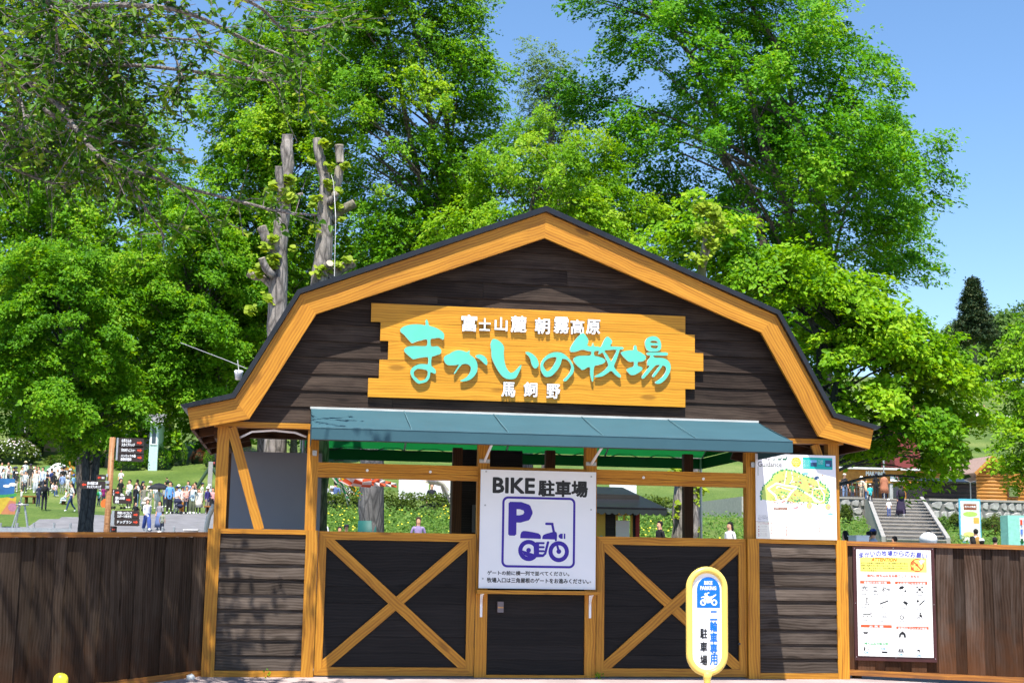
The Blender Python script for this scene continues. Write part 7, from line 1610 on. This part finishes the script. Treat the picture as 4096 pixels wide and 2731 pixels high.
UPK = ['pel', 'wai', 'che', 'nek', 'hd0', 'hd1', 'hd2', 'nose', 'shoL', 'shoR', 'elbL', 'elbR', 'wriL', 'wriR', 'hanL', 'hanR', 'thuL', 'thuR', 'hipL', 'hipR']
POSES = {
 'stand': pose(), 
 'fold': pose(elbL=(.24, .02, 1.12), wriL=(.08, -.17, 1.10), hanL=(.0, -.18, 1.12), thuL=(.03, -.19, 1.15), elbR=(-.24, .02, 1.12), wriR=(-.08, -.18, 1.06), hanR=(.0, -.2, 1.07), thuR=(-.03, -.2, 1.11)),
 'walk': pose(kneL=(.09, -.16, .50), ankL=(.09, -.24, .10), toeL=(.10, -.38, .06), kneR=(-.09, .06, .48), ankR=(-.09, .30, .16), toeR=(-.09, .22, .04), elbL=(.21, .12, 1.12), wriL=(.2, .12, .9), hanL=(.2, .1, .8), thuL=(.18, .06, .83), elbR=(-.21, -.06, 1.1), wriR=(-.2, -.2, .92), hanR=(-.2, -.26, .84), thuR=(-.17, -.27, .89)),
 'armup': pose(elbL=(.36, -.05, 1.30), wriL=(.24, -.06, 1.52), hanL=(.16, -.07, 1.60), thuL=(.14, -.11, 1.57)),
 'push': pose(elbL=(.22, -.05, 1.12), wriL=(.19, -.28, 1.02), hanL=(.17, -.36, 1.0), thuL=(.14, -.35, 1.04), elbR=(-.22, -.05, 1.12), wriR=(-.19, -.28, 1.02), hanR=(-.17, -.36, 1.0), thuR=(-.14, -.35, 1.04)),
 'photo': pose(elbL=(.27, -.14, 1.24), wriL=(.12, -.27, 1.48), hanL=(.06, -.3, 1.56), thuL=(.03, -.3, 1.5), elbR=(-.27, -.14, 1.24), wriR=(-.12, -.27, 1.48), hanR=(-.06, -.3, 1.56), thuR=(-.03, -.3, 1.5)),
 'hold': pose(elbL=(.22, .0, 1.12), wriL=(.12, -.24, 1.14), hanL=(.07, -.3, 1.18), thuL=(.04, -.28, 1.22)),
}
_s = pose(kneL=(.12, -.40, .50), ankL=(.12, -.42, .09), toeL=(.13, -.57, .035), kneR=(-.12, -.38, .50), ankR=(-.12, -.36, .09), toeR=(-.13, -.51, .035), elbL=(.22, -.05, 1.12), wriL=(.15, -.26, .98), hanL=(.12, -.34, .95), thuL=(.1, -.34, .99), elbR=(-.22, -.05, 1.12), wriR=(-.15, -.26, .98), hanR=(-.12, -.34, .95), thuR=(-.1, -.34, .99))
POSES['sit'] = shift(_s, UPK, (0, 0, -.40))
_b = pose()
for k in UPK:
    if k in ('pel', 'hipL', 'hipR'): continue
    x, y, z = _b[k]; dz = z - .92; _b[k] = (x, y - dz * .55, .92 + dz * .8)
POSES['bend'] = _b
RAD = dict(pel=(.150, .115), wai=(.128, .10), che=(.150, .112), nek=(.052, .055), hd0=(.068, .078), hd1=(.080, .098), hd2=(.055, .065), nose=(.016, .018), hip=(.092, .095), kne=(.064, .068), ank=(.043, .048), toe=(.040, .032), sho=(.062, .062), elb=(.045, .045), wri=(.030, .032), han=(.034, .024), thu=(.013, .013))
EDG = [('pel', 'wai'), ('wai', 'che'), ('che', 'nek'), ('nek', 'hd0'), ('hd0', 'hd1'), ('hd1', 'hd2'), ('hd0', 'nose')] + [(a + s, b + s) if a not in ('pel', 'che') else (a, b + s) for s in 'LR' for a, b in (('pel', 'hip'), ('hip', 'kne'), ('kne', 'ank'), ('ank', 'toe'), ('che', 'sho'), ('sho', 'elb'), ('elb', 'wri'), ('wri', 'han'), ('wri', 'thu'))]
def slot_of(a, b, short, shorts):
    k = (a[:3], b[:3])
    if 'hd0' in k or 'hd1' in k or k[0] == 'nek': return 0
    if k[1] in ('han', 'thu'): return 0
    if k == ('elb', 'wri'): return 0 if short else 1
    if k[1] == 'toe': return 3
    if k[0] == 'kne': return 0 if shorts else 2
    if k[1] in ('hip', 'kne'): return 2
    return 1
_BODY = {}
def body_mesh(pz_, short, shorts, wide):
    key = (pz_, short, shorts, wide)
    if key in _BODY: return _BODY[key]
    j = POSES[pz_]; names = list(j); me = bpy.data.meshes.new('skel'); me.from_pydata([j[n] for n in names], [(names.index(a), names.index(b)) for a, b in EDG], []); me.update()
    o = bpy.data.objects.new('skel', me); COL.objects.link(o); md = o.modifiers.new('s', 'SKIN'); md.use_smooth_shade = True; sb = o.modifiers.new('u', 'SUBSURF'); sb.levels = 1
    for i, n in enumerate(names):
        r = RAD.get(n, RAD.get(n[:3])); 
        if wide and n[:3] in ('kne', 'ank'): r = (r[0] * 1.55 + .02, r[1] * 1.5 + .02)
        me.skin_vertices[0].data[i].radius = r; me.skin_vertices[0].data[i].use_root = (n == 'pel')
    dg = bpy.context.evaluated_depsgraph_get(); dg.update(); m2 = bpy.data.meshes.new_from_object(o.evaluated_get(dg)); bpy.data.objects.remove(o)
    cen = np.array([p.center[:] for p in m2.polygons]); best = np.full(len(cen), 1e9); idx = np.zeros(len(cen), int)
    for a, b in EDG:
        A_, B_ = np.array(j[a]), np.array(j[b]); d = B_ - A_; t = np.clip(((cen - A_) @ d) / (d @ d), 0, 1); ra = RAD.get(a, RAD.get(a[:3]))[0]; rb = RAD.get(b, RAD.get(b[:3]))[0]
        ds = np.linalg.norm(cen - (A_ + t[:, None] * d), axis=1) - (ra + (rb - ra) * t); k = ds < best; best[k] = ds[k]; idx[k] = slot_of(a, b, short, shorts)
    m2.materials.clear()
    for _ in range(4): m2.materials.append(None)
    m2.polygons.foreach_set('material_index', idx.tolist()); m2.polygons.foreach_set('use_smooth', [True] * len(idx)); m2.name = 'person'; _BODY[key] = m2
    return m2
_CL = {}
def cloth(c):
    if c not in _CL: _CL[c] = plain('cloth_%d_%d_%d' % c, srgb(*c), .85, .12, 9)
    return _CL[c]
M_SKIN = plain('skin', srgb(214, 160, 128), .55, .05)
HAIRC = {'k': (22, 18, 17), 'b': (58, 38, 28), 'r': (95, 55, 35)}
PEOPLE = []
def person(label, foot, hpx, pz_='stand', face=0, top=(230, 230, 230), bot=(50, 55, 70), hair='k', long=False, short=True, shorts=False, wide=False, hat=None, coat=None, skirt=None, Y=None, zf=None, shoe=(210, 210, 205), group='visitors', hmax=1.95, bag=None):
    """foot = photo pixel of the feet; hpx = standing height in photo pixels"""
    if Y is None: q = terrain_hit(*foot); q = np.array([q[0], q[1], float(zg(q[0], q[1]))])
    else:
        q = A(*foot, Y)
        if zf is not None: q = np.array([q[0], Y, zf])
        else: q = np.array([q[0], Y, float(zg(q[0], Y))])
    H = hpx * (q - CAMP) @ FW / FPX
    PEOPLE.append((label[:30], round(H, 2), round(q[1], 1)))
    H = min(H, hmax); s = H / 1.70
    child = H < 1.25
    me = body_mesh(pz_, short, shorts, wide); o = bpy.data.objects.new('person', me)
    Mw = Matrix.Translation(Vector(q)) @ Matrix.Rotation(math.radians(face), 4, 'Z') @ Matrix.Diagonal((s, s, s, 1))
    link(o, None, Mw); tag(o, label, 'person', group)
    for i, mt_ in enumerate((M_SKIN, cloth(top), cloth(bot), cloth(shoe))): o.material_slots[i].link = 'OBJECT'; o.material_slots[i].material = mt_
    j = POSES[pz_]; hc = Vector(j['hd1']); tilt = Vector(j['hd2']) - Vector(j['hd0'])
    def child_mesh(nm, mm, mt_): m2 = mm.mesh(nm, mt_); m2.polygons.foreach_set('use_smooth', [True] * len(m2.polygons)); c = bpy.data.objects.new(nm, m2); link(c, o, Mw); return c
    if hair:
        mm = MB(); mm.ell(hc + Vector((0, .022, .012)), (.094, .108, .108), 0, 12, 8)
        mm.v = [(x, max(y, hc.y - .055 - .02 * (z - hc.z > .05)), z) if z > hc.z + .03 else (x, max(y, hc.y + .01), z) for x, y, z in mm.v]
        if long: mm.tube([hc + Vector((0, .05, .02)), hc + Vector((0, .085, -.12)), hc + Vector((0, .10, -.30))], [.085, .085, .05], 8)
        child_mesh('hair', mm, cloth(HAIRC[hair]))
    if hat:
        kind, c = hat; mm = MB(); ct = tuple(hc + Vector((0, .005, .045)))
        if kind == 'sun': mm.lathe([(.21, -.03), (.105, .0), (.10, .07), (.06, .10)], ct, 14)
        elif kind == 'bucket': mm.lathe([(.15, -.05), (.108, .0), (.095, .07), (.06, .085)], ct, 14)
        else:
            mm.lathe([(.104, -.01), (.103, .04), (.07, .085), (.02, .095)], ct, 12); x, y, z = ct; mm.add([(x - .07, y - .09, z), (x + .07, y - .09, z), (x + .05, y - .19, z - .015), (x - .05, y - .19, z - .015), (x - .07, y - .09, z + .012), (x + .07, y - .09, z + .012), (x + .05, y - .19, z - .003), (x - .05, y - .19, z - .003)], [(0, 1, 2, 3), (7, 6, 5, 4), (0, 4, 5, 1), (1, 5, 6, 2), (2, 6, 7, 3), (3, 7, 4, 0)])
        child_mesh('hat', mm, cloth(c))
    if coat:
        mm = MB(); mm.lathe([(.30, .45), (.26, .75), (.19, 1.06), (.195, 1.25), (.18, 1.38), (.08, 1.43)], (0, 0, 0), 14); mm.v = [(x, y * .72, z) for x, y, z in mm.v]; child_mesh('coat', mm, cloth(coat))
    if skirt:
        mm = MB(); mm.lathe([(.27, .18), (.25, .45), (.20, .80), (.15, 1.04)], (0, 0, 0), 14); mm.v = [(x, y * .75, z) for x, y, z in mm.v]; child_mesh('skirt', mm, cloth(skirt))
    if bag:
        c, lab = bag; b = thing('backpack', lab, 'backpack', (0, 0, 0), 'bags'); mm = MB(); mm.ell((0, .19, 1.20), (.15, .09, .22), 0, 12, 8); mm.v = [(x, y, z) for x, y, z in mm.v]
        WM[b.name] = Mw.copy(); b.matrix_basis = Mw; m2 = mm.mesh('pack', cloth(c)); m2.polygons.foreach_set('use_smooth', [True] * len(m2.polygons)); k = bpy.data.objects.new('pack', m2); link(k, b, Mw)
        for s_ in (-1, 1): mm = MB(); mm.tube([(s_ * .1, .13, 1.05), (s_ * .13, .02, 1.10), (s_ * .13, -.125, 1.2), (s_ * .12, -.09, 1.36), (s_ * .1, .10, 1.37)], .016, 6); m2 = mm.mesh('strap', cloth(c)); k = bpy.data.objects.new('strap', m2); link(k, b, Mw)
    return o
a_ = lambda x, y: (x / 5.2267, 1850 + y / 5.2267); b_ = lambda x, y: (400 + x / 5.2267, 1850 + y / 5.2267); S5 = 5.2267
WHT, BLK, NVY = (228, 226, 224), (24, 24, 28), (38, 42, 78)
# --- left lawn crowd (back to front)
def PA(label, x, yf, yh, **k): return person(label, a_(x, yf), (yf - yh) / S5, **k)
def PB(label, x, yf, yh, **k): return person(label, b_(x, yf), (yf - yh) / S5, **k)
PA('woman in white at the picture edge above the mural', 15, 470, -10, top=WHT, bot=(90, 70, 120), long=True, short=False, wide=True)
PA('long-haired woman in white blouse with black shoulder bag above the mural', 150, 470, -15, top=WHT, bot=(215, 212, 208), long=True, short=False, wide=True)
PA('person in black with navy bucket hat stooping beside the mural', 305, 560, 85, pz_='hold', face=50, top=BLK, bot=(40, 40, 46), hat=('bucket', (40, 52, 78)), short=False)
PA('visitor in white jacket and straw sun hat, back turned', 510, 400, -25, face=180, top=(222, 224, 230), bot=(120, 150, 190), hat=('sun', (226, 205, 165)), short=False)
PA('visitor in dark olive shirt and cap with beige trousers', 610, 570, 38, face=-20, top=(62, 60, 56), bot=(176, 160, 146), hat=('cap', (48, 50, 60)))
PA('woman in pale pink top behind the crowd', 715, 560, 66, top=(236, 205, 196), bot=(225, 222, 220), hair='b')
PA('long-haired woman in white with wide pale grey trousers', 738, 640, 150, top=WHT, bot=(190, 192, 198), long=True, short=False, wide=True)
PA('man in pale blue shirt with shoulder strap', 868, 640, 95, face=-30, top=(206, 214, 236), bot=(60, 62, 80), short=False)
PA('visitor in navy shirt left of the white play hill', 1060, 600, 140, face=60, top=(52, 66, 122), bot=(40, 42, 50))
PA('visitor in black with wide black hat before the play hill', 1110, 640, 190, face=20, top=(34, 32, 34), bot=(60, 55, 52), hat=('bucket', (20, 20, 24)), short=False)
PA('man in black T-shirt seen from behind before the play hill', 1300, 590, 85, face=175, top=BLK, bot=(60, 60, 66))
PA('man in blue plaid shirt and grey-green trousers', 1288, 660, 215, face=170, top=(140, 160, 208), bot=(128, 134, 120), short=False)
PA('visitor in white with white sun hat near the dark trunk', 1402, 640, 280, top=WHT, bot=(215, 210, 205), hat=('sun', (235, 228, 210)))
PA('visitor in light blue shirt and blue bucket hat beside the dark trunk', 1520, 660, 245, face=-120, top=(140, 180, 226), bot=(70, 80, 110), hat=('bucket', (66, 92, 150)))
PA('person sitting low in white T-shirt and black cap', 1090, 705, 300, pz_='sit', face=70, top=WHT, bot=(96, 110, 106), hat=('cap', BLK))
PA('toddler in pink vest and blue shorts seen from behind', 1152, 712, 425, face=180, top=(226, 190, 196), bot=(60, 98, 170))
PA('person in white sitting back in light jeans on the grass', 1370, 860, 470, pz_='sit', face=-80, top=(236, 232, 222), bot=(176, 200, 226), short=False)
PA('visitor in black with big black backpack seen from behind', 912, 1000, 390, pz_='stand', face=180, top=(30, 32, 44), bot=(30, 30, 46), short=False, shoe=(90, 90, 95), bag=((20, 20, 24), 'black backpack worn by the person all in black'))
PA('visitor in navy half hidden left of the black backpack wearer', 790, 930, 440, face=150, top=(40, 46, 70), bot=(44, 52, 84), short=False)
PA('person in white T-shirt, jeans and white shoes walking left', 1470, 1035, 435, pz_='walk', face=-75, top=WHT, bot=(44, 60, 104), shoe=(240, 240, 240), bag=((24, 24, 28), 'black backpack on the walker in white T-shirt'))
PA('child in grey and white hoodie behind the grey stand', 432, 860, 555, face=-60, top=(212, 210, 206), bot=(128, 150, 130), short=False)
PA('small child in dark purple beside the grey stand', 395, 1060, 780, face=-30, top=(70, 52, 110), bot=(36, 34, 44))
PA('sitting child in white with pink cap left of the wide-trousered woman', 520, 590, 230, pz_='sit', face=-40, top=WHT, bot=(86, 78, 60), hat=('cap', (232, 170, 196)))
PA('toddler in white with bright green hat', 452, 500, 225, top=(226, 228, 220), bot=(200, 150, 60), hat=('bucket', (70, 210, 110)))
PA('visitor in light blue shirt and grey trousers right of the dark trunk', 1935, 920, 470, face=170, top=(150, 170, 220), bot=(142, 140, 142), shoe=(40, 40, 44))
PA('child in pale blue with white hat and green backpack', 2060, 915, 545, face=150, top=(150, 206, 226), bot=(36, 40, 70), hat=('bucket', (238, 238, 236)), bag=((30, 130, 70), 'green backpack on the child in pale blue'))
PA('visitor in magenta top half hidden by the signpost', 2150, 900, 480, face=-150, top=(150, 40, 110), bot=(44, 50, 80))
PB('man in striped white shirt standing higher up the lawn', 425, 560, 148, pz_='hold', top=(228, 224, 226), bot=(52, 56, 66))
PB('man in black T-shirt right of the signpost', 410, 880, 330, face=40, pz_='hold', top=(30, 30, 32), bot=(60, 62, 70))
PB('man in cream shirt looking down beside the path', 592, 960, 355, face=-40, pz_='hold', top=(226, 222, 214), bot=(60, 62, 68), short=False)
PB('dark-haired visitor behind the man with light jeans', 758, 900, 350, face=160, top=(46, 46, 52), bot=(50, 50, 56))
PB('man in white shirt and light blue jeans checking his hand', 745, 950, 400, face=-50, pz_='fold', top=WHT, bot=(164, 196, 230), short=False)
PB('man in grey-green jacket with hand on his head', 905, 1020, 475, pz_='armup', face=10, top=(132, 126, 112), bot=(156, 154, 146), short=False)
UMB = PB('woman in white holding a black parasol', 1205, 1050, 520, pz_='hold', top=(224, 222, 226), bot=(206, 196, 184), long=True, short=False)
PB('woman in taupe jacket with back turned', 1368, 960, 400, face=170, top=(176, 160, 148), bot=(42, 46, 74), short=False)
PB('visitor in dark shirt bending far up the lawn', 1450, 620, 290, pz_='bend', face=-80, top=(62, 62, 76), bot=(46, 48, 56))
PB('man in open blue shirt over white tee and black trousers', 1438, 1075, 395, top=(104, 158, 216), bot=(30, 30, 34), short=False, shoe=(236, 236, 232))
PB('man in white T-shirt and navy cap behind the stroller', 1580, 1070, 505, pz_='push', face=-30, top=WHT, bot=(216, 216, 220), hat=('cap', (40, 52, 96)))
PB('visitor in white with navy cap and orange trousers', 1705, 1070, 510, face=40, top=(230, 224, 220), bot=(222, 150, 60), hat=('cap', (44, 52, 92)), wide=True)
PB('long-haired woman in salmon pink tunic', 1792, 1080, 495, pz_='fold', top=(226, 172, 158), bot=(34, 34, 38), long=True, hair='b', short=False)
PB('man in pale mint tee with both hands raised to his face', 1915, 1080, 460, pz_='photo', face=20, top=(206, 224, 226), bot=(92, 98, 74), hair='r', wide=True, shoe=(230, 230, 226))
PB('woman in long cream coat', 2050, 1075, 545, top=(226, 218, 202), bot=(60, 60, 64), coat=(226, 218, 202), short=False)
PB('person in navy jacket and white bucket hat by the gate post', 2232, 1080, 510, face=50, pz_='hold', top=(54, 46, 110), bot=(150, 140, 128), hat=('bucket', (240, 238, 232)), short=False)
PB('visitor in pink checked shirt at the gate post', 2340, 1070, 525, top=(222, 160, 160), bot=(60, 70, 110))
PB('long-haired girl in white sleeves, black vest and flared blue jeans', 965, 1440, 770, face=20, pz_='walk', top=(206, 206, 216), bot=(62, 82, 148), long=True, short=False, wide=True, coat=None)
PB('long-haired girl in grey top and long blue skirt', 1225, 1420, 805, face=-30, top=(150, 144, 150), bot=(100, 118, 164), long=True, skirt=(104, 120, 164))
PB('child in sage green T-shirt walking away', 1288, 1470, 1025, face=170, top=(150, 154, 132), bot=(44, 46, 54))
PB('child in black crouching behind the arrow plates', 722, 1330, 830, face=30, top=(26, 26, 32), bot=(34, 34, 40))
PB('person in white bucket hat just behind the left fence', 1215, 1990, 1365, top=(150, 150, 155), bot=(60, 60, 66), hat=('bucket', (242, 240, 240)), Y=40)
# more of the dense crowd
TOPS = ((('white', (228, 226, 224)), ('pale grey', (206, 208, 216)), ('cream', (232, 222, 204)), ('black', (40, 40, 48)), ('light blue', (150, 168, 200)), ('pale pink', (226, 196, 190))))
BOTS = ((('dark', (60, 62, 74)), ('beige', (200, 190, 176)), ('blue', (96, 118, 164)), ('black', (40, 40, 46))))
for k in range(28):
    tn_, tc = TOPS[(k * 5 + k // 6) % 6]; bn_, bc = BOTS[(k * 3 + k // 4) % 4]; lg = k % 3 == 0; ht = (None, None, ('cap', (40, 48, 80)), ('bucket', (230, 226, 220)))[k % 4]
    hw = ' and ' + ('navy cap', 'white bucket hat')[k % 4 - 2] if ht else ''
    kind_ = 'long-haired visitor' if lg and not ht else 'visitor'
    if k < 16:
        x = 60 + k * 92 + random.uniform(-20, 20); yf = random.uniform(500, 640); f = a_; hp = random.uniform(400, 470); gp = 'packed crowd on the left lawn'
        wh = 'above the mural' if x < 260 else 'left of the play hill' if x < 900 else 'before the play hill' if x < 1250 else 'left of the dark trunk'
    else:
        x = 560 + (k - 16) * 155 + random.uniform(-30, 30); yf = random.uniform(930, 1010); f = b_; hp = random.uniform(500, 560); gp = 'queue beside the path'
        wh = 'near the arrow plates' if x < 900 else 'by the black parasol' if x < 1350 else 'behind the stroller' if x < 1800 else 'near the gate post'
    person('%s in %s top, %s trousers%s %s' % (kind_, tn_, bn_, hw, wh), f(x, yf), hp / S5, ('stand', 'fold', 'hold')[k % 3], random.uniform(-100, 100), top=tc, bot=bc, hair='kkb'[k % 3], long=lg, short=k % 2 == 0, hat=ht, group=gp)
# --- seen through the gate
g1 = lambda x, y: (700 + x / 1.96, 1620 + y / 1.96); g2 = lambda x, y: (2300 + x / 1.96, 1620 + y / 1.96)
def by_head(label, px, Y=None, H=1.65, zf=None, ymax=40.5, **k):
    """person whose head top is at photo pixel px, standing on the ground"""
    if Y is None:
        Y = ymax
        for y in np.linspace(38, ymax, 10):
            q = A(*px, y)
            if q[2] - float(zg(q[0], y)) >= H: Y = y; break
    q = A(*px, Y); gz = float(zg(q[0], Y)) if zf is None else zf; hh = max(.9, min(q[2] - gz, 1.9))
    return person(label, px_of((q[0], Y, gz)), hh * FPX / ((np.array([q[0], Y, gz]) - CAMP) @ FW), Y=Y, zf=gz, hmax=1.95, **k)
by_head('dark-haired visitor with black pack behind the left gate door', g1(1160, 876), face=160, top=(215, 215, 220), bot=(50, 50, 60), bag=((26, 26, 30), 'black pack on the visitor behind the left gate door'))
by_head('woman in lavender top behind the left gate door', g1(1910, 878), pz_='fold', top=(146, 130, 172), bot=(60, 60, 80), long=True, short=False, hair='b')
by_head('small dark-capped child beside the teal trunk wrap', g1(1345, 940), H=1.2, top=(70, 50, 110), bot=(40, 40, 50), hat=('cap', (26, 26, 36)))
by_head('child with dark hair low behind the left gate door', g1(1292, 952), H=1.15, top=(40, 40, 48), bot=(40, 40, 50))
by_head('man with glasses in white tee beyond the hedge', g1(1188, 600), 60, zf=3.1, face=50, top=(222, 222, 226), bot=(60, 60, 70))
by_head('child in white hat beyond the hedge', g1(1232, 636), 60, zf=3.1, top=(216, 214, 220), bot=(80, 80, 90), hat=('bucket', (236, 234, 230)))
by_head('visitor in white with sun hat behind the carp streamers', g1(1372, 575), 60, zf=3.1, pz_='fold', top=WHT, bot=(70, 90, 130), hat=('sun', (232, 226, 214)))
by_head('visitor in blue jeans partly hidden above the hedge', g1(1262, 560), 60, zf=3.1, face=170, top=(90, 110, 160), bot=(60, 80, 140))
by_head('dark visitor beside the white board right of the streamer', g1(2015, 600), 60, zf=3.1, top=(34, 36, 44), bot=(40, 40, 48))
by_head('man in black with black hair behind the right gate door', g2(665, 908), face=-70, top=(20, 20, 24), bot=(30, 30, 36), short=False)  # the shade he stands in is put into the near-black clothes colours
by_head('woman in white by the dark tree trunk in the right opening', g2(1213, 908), face=-60, top=(232, 230, 228), bot=(90, 90, 100), long=True)
by_head('person bent at the kiosk window', g2(385, 945), H=1.5, face=140, top=(46, 50, 80), bot=(40, 40, 46), short=False)
# --- right: plaza and stairs
S8 = 2.614
def PC(label, x, yf, yh, Y, zf, **k): return person(label, c8p(x, yf), (yf - yh) / S8, Y=Y, zf=zf, **k)
def stair_z(Y): return ZBm + (ZT - ZBm) * (math.floor((Y - SY_B) / (SY_T - SY_B) * NS) + 1) / NS - .01
PC('man in black polo, jeans and cap at the plaza railing', 470, 782, 503, 73, ZT, top=(40, 40, 44), bot=(112, 136, 172), hat=('cap', (222, 212, 190)))
PC('child in green T-shirt at the plaza railing', 547, 782, 590, 73, ZT, top=(44, 104, 60), bot=(40, 44, 70), hat=('cap', (60, 50, 90)))
PC('visitor in cream shirt and light cap at the stair top', 648, 778, 518, 73.5, ZT, face=-60, pz_='fold', top=(222, 210, 182), bot=(176, 160, 140), hat=('cap', (232, 226, 210)))
PC('long-haired woman in pale yellow beside the stair top', 690, 780, 545, 74, ZT, face=60, top=(226, 210, 170), bot=(60, 90, 130), long=True)
PC('child in teal T-shirt climbing the last steps', 738, 880, 665, 67.6, stair_z(67.6), pz_='walk', face=170, top=(60, 196, 200), bot=(46, 46, 52), hat=('cap', (232, 226, 220)))
PC('person in black with dark sun hat at the stair top, back turned', 800, 805, 530, 70.8, ZT, face=180, top=BLK, bot=(26, 26, 30), hat=('bucket', (40, 44, 66)), short=False)
PC('woman in long brown coat with pink bag at the stair top', 885, 805, 520, 71, ZT, face=170, top=(172, 112, 84), bot=(50, 52, 80), coat=(172, 112, 84), short=False)
PC('woman in dark navy dress and hat climbing the stairs', 1058, 985, 642, 62.3, stair_z(62.3), pz_='walk', face=170, top=(46, 36, 60), bot=(46, 36, 60), hat=('sun', (150, 130, 118)), skirt=(46, 36, 60), short=False, shoe=(210, 210, 210), bag=((34, 30, 40), 'black backpack on the woman climbing the stairs'))
PC('toddler in white holding hands on the stairs', 932, 985, 795, 62.6, stair_z(62.6), face=170, top=(238, 236, 238), bot=(70, 90, 150), hat=('bucket', (240, 236, 232)))
PC('visitor in pale shirt with mustard backpack before the information board', 1850, 1490, 1015, 40, None, face=170, top=(206, 210, 224), bot=(70, 72, 80), short=False, bag=((150, 112, 50), 'mustard backpack before the information board'))
for lab, x, yh, kw in (('dark-haired head above the right fence beside a blue cap', 715, 1112, {}), ('person in navy cap above the right fence left of the stairs', 765, 1092, dict(hat=('cap', (50, 66, 130)), top=(170, 174, 186))), ('person with sunlit face above the fence by the right post', 470, 1104, dict(top=(222, 180, 176), long=True)), ('dark-haired head just above the notice', 985, 1162, {}), ('dark-haired head in front of the mustard backpack', 1800, 1163, dict(long=True)), ('dark-haired head before the azalea mound', 2038, 1172, {}), ('head peeking behind the white sunshade', 1345, 1100, {}), ('white-capped head near the mustard backpack', 1900, 1195, dict(hat=('cap', (240, 240, 240))))):
    Yh = 30; q = A(*c8p(x, yh), Yh); gz = float(zg(q[0], Yh)); Hh = q[2] - gz
    o = person(lab, px_of((q[0], Yh, gz)), max(Hh, 1.0) * FPX / ((np.array([q[0], Yh, gz]) - CAMP) @ FW), Y=Yh, face=random.uniform(-60, 60) + 180, top=kw.get('top', (60, 60, 70)), bot=(60, 60, 70), hat=kw.get('hat'), long=kw.get('long', False), hmax=2.2)
q = A(*c8p(1340, 1160), 29); gz = float(zg(q[0], 29)); o = thing('sunshade', 'white rounded stroller sunshade just above the right fence', 'sunshade', (q[0], 29, gz)); w = 85 / S8 * 42 / FPX; mm = MB(); mm.ell((q[0], 29, q[2] - .1), (w * .95, .45, w * .95), 0, 14, 8); mm.v = [(x, y, max(z, q[2] - .28)) for x, y, z in mm.v]; mm.build('hood', M_WHITEP, o, True); mm = MB(); mm.tube([(q[0], 29, gz), (q[0], 29, q[2] - .2)], .04, 6); mm.build('frame', M_DKSTEEL, o)
q = A(*c8p(655, 1195), 26); a2, b2 = A(*c8p(590, 1210), 26), A(*c8p(722, 1155), 26); o = thing('white_box', 'white box top showing above the right fence', 'box', ((a2[0] + b2[0]) / 2, 26, float(zg(a2[0], 26)))); mm = MB(); mm.box((a2[0], 26, float(zg(a2[0], 26))), (b2[0], 26.6, b2[2] - .02)); mm.build('body', M_WHITEP, o); mm = MB(); mm.box((a2[0] - .02, 25.98, b2[2] - .019), (b2[0] + .02, 26.62, b2[2] + .01)); mm.build('lid', M_WHITEP, o)
# far walker on the hill path
q = hill_hit(2258, 868); person('distant walker in white top on the hill path', px_of(q), 46, Y=q[1], zf=float(zg(q[0], q[1])) + .25, top=(236, 234, 236), bot=(34, 34, 40), hair='r')
# parasol held by the woman in white
Mw = WM[UMB.name]; hnd = Mw @ Vector(POSES['hold']['hanL']); sU = Mw.to_scale().x
PRS = thing('parasol', 'black parasol with pale top edge over the woman in white', 'parasol', tuple(hnd)); mm = MB(); mm.tube([tuple(hnd), tuple(hnd + Vector((-.05, .05, .75 * sU)))], .012, 6); mm.build('shaft', M_DKSTEEL, PRS)
mm = MB(); top_ = hnd + Vector((-.05, .05, .78 * sU)); mm.lathe([(.62, -.34), (.60, -.26), (.45, -.12), (.22, -.02), (.01, .03)], tuple(top_), 8); mm.build('canopy', M_BLACK, PRS)
# strollers
def stroller(label, foot, hpx, col, face, Y=None):
    q = terrain_hit(*foot); gz = float(zg(q[0], q[1])); s = hpx * (q - CAMP) @ FW / FPX / 1.05
    M_ = Matrix.Translation((q[0], q[1], gz)) @ Matrix.Rotation(math.radians(face), 4, 'Z') @ Matrix.Diagonal((s, s, s, 1)); o = thing('stroller', label, 'stroller', (q[0], q[1], gz)); WM[o.name] = M_.copy(); o.matrix_basis = M_
    def pt(nm, mm, mt_, sm=True): m2 = mm.mesh(nm, mt_); k = bpy.data.objects.new(nm, m2); link(k, o, M_)
    for x in (-.25, .25):
        for y in (-.38, .32): mm = MB(); mm.tube([(x - .02, y, .10), (x + .02, y, .10)], .10, 12); pt('wheel', mm, M_BLACK)
        mm = MB(); mm.tube([(x, -.38, .12), (x, .05, .55), (x, .45, 1.05)], .018, 6); pt('frame_bar', mm, M_DKSTEEL); mm = MB(); mm.tube([(x, .32, .12), (x, -.05, .6)], .018, 6); pt('frame_bar', mm, M_DKSTEEL)
    mm = MB(); mm.ell((0, -.02, .55), (.24, .30, .16), 0, 10, 6); pt('seat', mm, cloth(col)); mm = MB(); mm.ell((0, .10, .82), (.26, .28, .24), 0, 12, 8); mm.v = [(x, y, max(z, .74)) for x, y, z in mm.v]; pt('hood', mm, cloth(col)); mm = MB(); mm.tube([(-.25, .45, 1.05), (.25, .45, 1.05)], .02, 6); pt('handle', mm, M_DKSTEEL)
stroller('navy stroller in front of the man in white T-shirt', b_(1640, 1080), 330 / S5, (36, 40, 66), 60)
stroller('stroller with pale hood behind the middle arrow plates', b_(380, 975), 330 / S5, (226, 222, 216), -60)
stroller('stroller with beige hood beside the man with hand on head', b_(935, 1020), 300 / S5, (206, 192, 182), -50)
